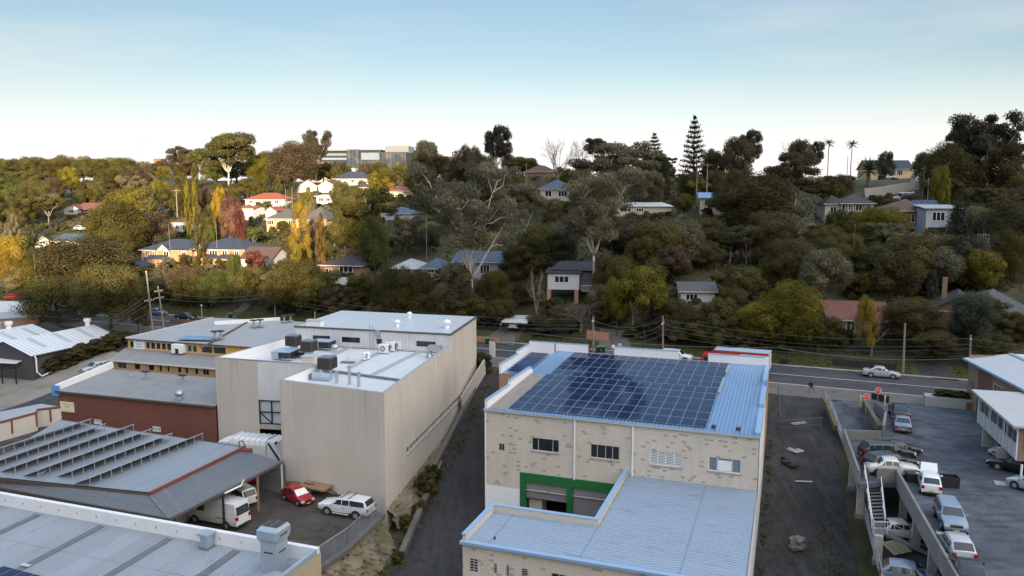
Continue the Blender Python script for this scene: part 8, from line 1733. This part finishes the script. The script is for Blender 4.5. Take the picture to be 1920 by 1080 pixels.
# leave out fillers that other things hide completely
zb_=np.zeros((270,480),bool); zb_[160:,:]=False; YY,XX=np.mgrid[0:270,0:480]; XX=XX*4+2; YY=YY*4+2
zb_[(YY>640)&(XX<560)]=True; zb_[(YY>590)&(XX>560)&(XX<890)]=True; zb_[(YY>668)&(XX>940)&(XX<1450)]=True; zb_|=YY>760
vis=[]
for t,px,pt,pb,wd,Y,fl in sorted(PL,key=lambda a:a[5]):
    m_=(((XX-px)/(wd*.36))**2+((YY-(pt+(pb-pt)*.44))/((pb-pt)*.38))**2)<1; tot=max(1,m_.sum()); v=(m_&~zb_).sum(); vis.append((v,v/tot,t,fl)); zb_|=m_
drop=[v for v in vis if v[3] and (v[0]<4 or v[1]<.04)]
keep_=sorted([v for v in vis if v not in drop and v[3]],key=lambda v:v[0])
for v in drop:
    for ch in list(v[2].children): bpy.data.objects.remove(ch)
    bpy.data.objects.remove(v[2])
print('kept fillers',nf-len(drop))
# undergrowth: leaf litter and low growth that nobody could count
g=rs(999); n=70000; pxs=g.uniform(-60,1980,n); Ys=g.uniform(112,330,n); xs_=(pxs-960)/F*Ys*1.0; zs_=tz(xs_,Ys); s_=NX*xs_+NY*Ys-NC; ok=s_>10.5
py_=357+F*(HCAM-zs_)/Ys
for b in KEEP[:6]: ok&=~((pxs>b[0])&(pxs<b[2])&(py_>b[1])&(py_<b[3]))
for b in HB: ok&=~((pxs>b[0]-4)&(pxs<b[2]+4)&(np.abs(Ys-b[4]-6)<8))
pts=np.stack([xs_,Ys,zs_+.1+.9*g.random(n)**2],1)[ok]; nn=g.normal(size=pts.shape)*.6+[0,-.3,.7]; nn/=np.linalg.norm(nn,axis=1,keepdims=True)
V=leaf_mesh('x',pts,nn,.42,g); o=bpy.data.objects.new('undergrowth',mk('undergrowth',V,g.random(len(pts)),LM_['moss'])); COL.objects.link(o); tag(o,'dense low undergrowth covering the slope beneath the trees','undergrowth',None,'stuff')
# weeds along the edges of the yards and lanes
wl_=[(Vector((-11.8,62,0)),Vector((-3.5,106,0)),1.0,1300),(lb(-.5,-2,0),lb(-.5,14,0),.35,420),(lb(WB+.6,-17,0),lb(WB+.6,22,0),.4,700),(lb(4.6,-17.5,0),lb(4.6,-12,0),.4,150),(Vector((26,58,0)),Vector((29,70,0)),1.2,300)]
PT=[]
for a_,b_,wd_,n in wl_:
    t_=g.random(n); cl=np.sin(t_*40)+np.sin(t_*97+1); t_=t_[cl>-.3]; q=np.array(a_)[None]*(1-t_[:,None])+np.array(b_)[None]*t_[:,None]; q[:,:2]+=g.normal(size=(len(q),2))*wd_*.4; q[:,2]=tz(q[:,0],q[:,1])+.08+.22*g.random(len(q))**2; PT.append(q)
pts=np.concatenate(PT); nn=g.normal(size=pts.shape)*.6+[0,-.3,.5]; nn/=np.linalg.norm(nn,axis=1,keepdims=True)
V=leaf_mesh('x',pts,nn,.15,g,.5); o=bpy.data.objects.new('weeds',mk('weeds',V,g.random(len(pts)),LM_['moss'])); COL.objects.link(o); tag(o,'low weeds growing along the edges of the lane and dark yard','weeds',None,'stuff')
# grass tufts on the verge
n=26000; t_=g.uniform(-170,140,n); w_=6.2+g.random(n)*3.8; xs_=P0.x+RU.x*t_+RN.x*w_; ys_=P0.y+RU.y*t_+RN.y*w_; zs_=tz(xs_,ys_)+.1; ok=np.ones(n,bool); px_=960+F*xs_/ys_; 
for a,b in ((1118,1192),(900,965),(395,425),(1722,1805)): ok&=~((px_>a)&(px_<b))
pts=np.stack([xs_,ys_,zs_+.05],1)[ok]; nn=g.normal(size=pts.shape)*[.6,.6,.2]+[0,-.6,.3]; nn/=np.linalg.norm(nn,axis=1,keepdims=True)
V=leaf_mesh('x',pts,nn,.16,g,.4); o=bpy.data.objects.new('verge_grass',mk('verge_grass',V,g.random(len(pts)),LM_['moss'])); COL.objects.link(o); tag(o,'rough grass growing on the far verge','grass',None,'stuff')
for o in bpy.data.objects:
    for k_ in ('_W','_he','_hr','_D'):
        if k_ in o: del o[k_]
print('filler trees',nf,'objects',len(bpy.data.objects))
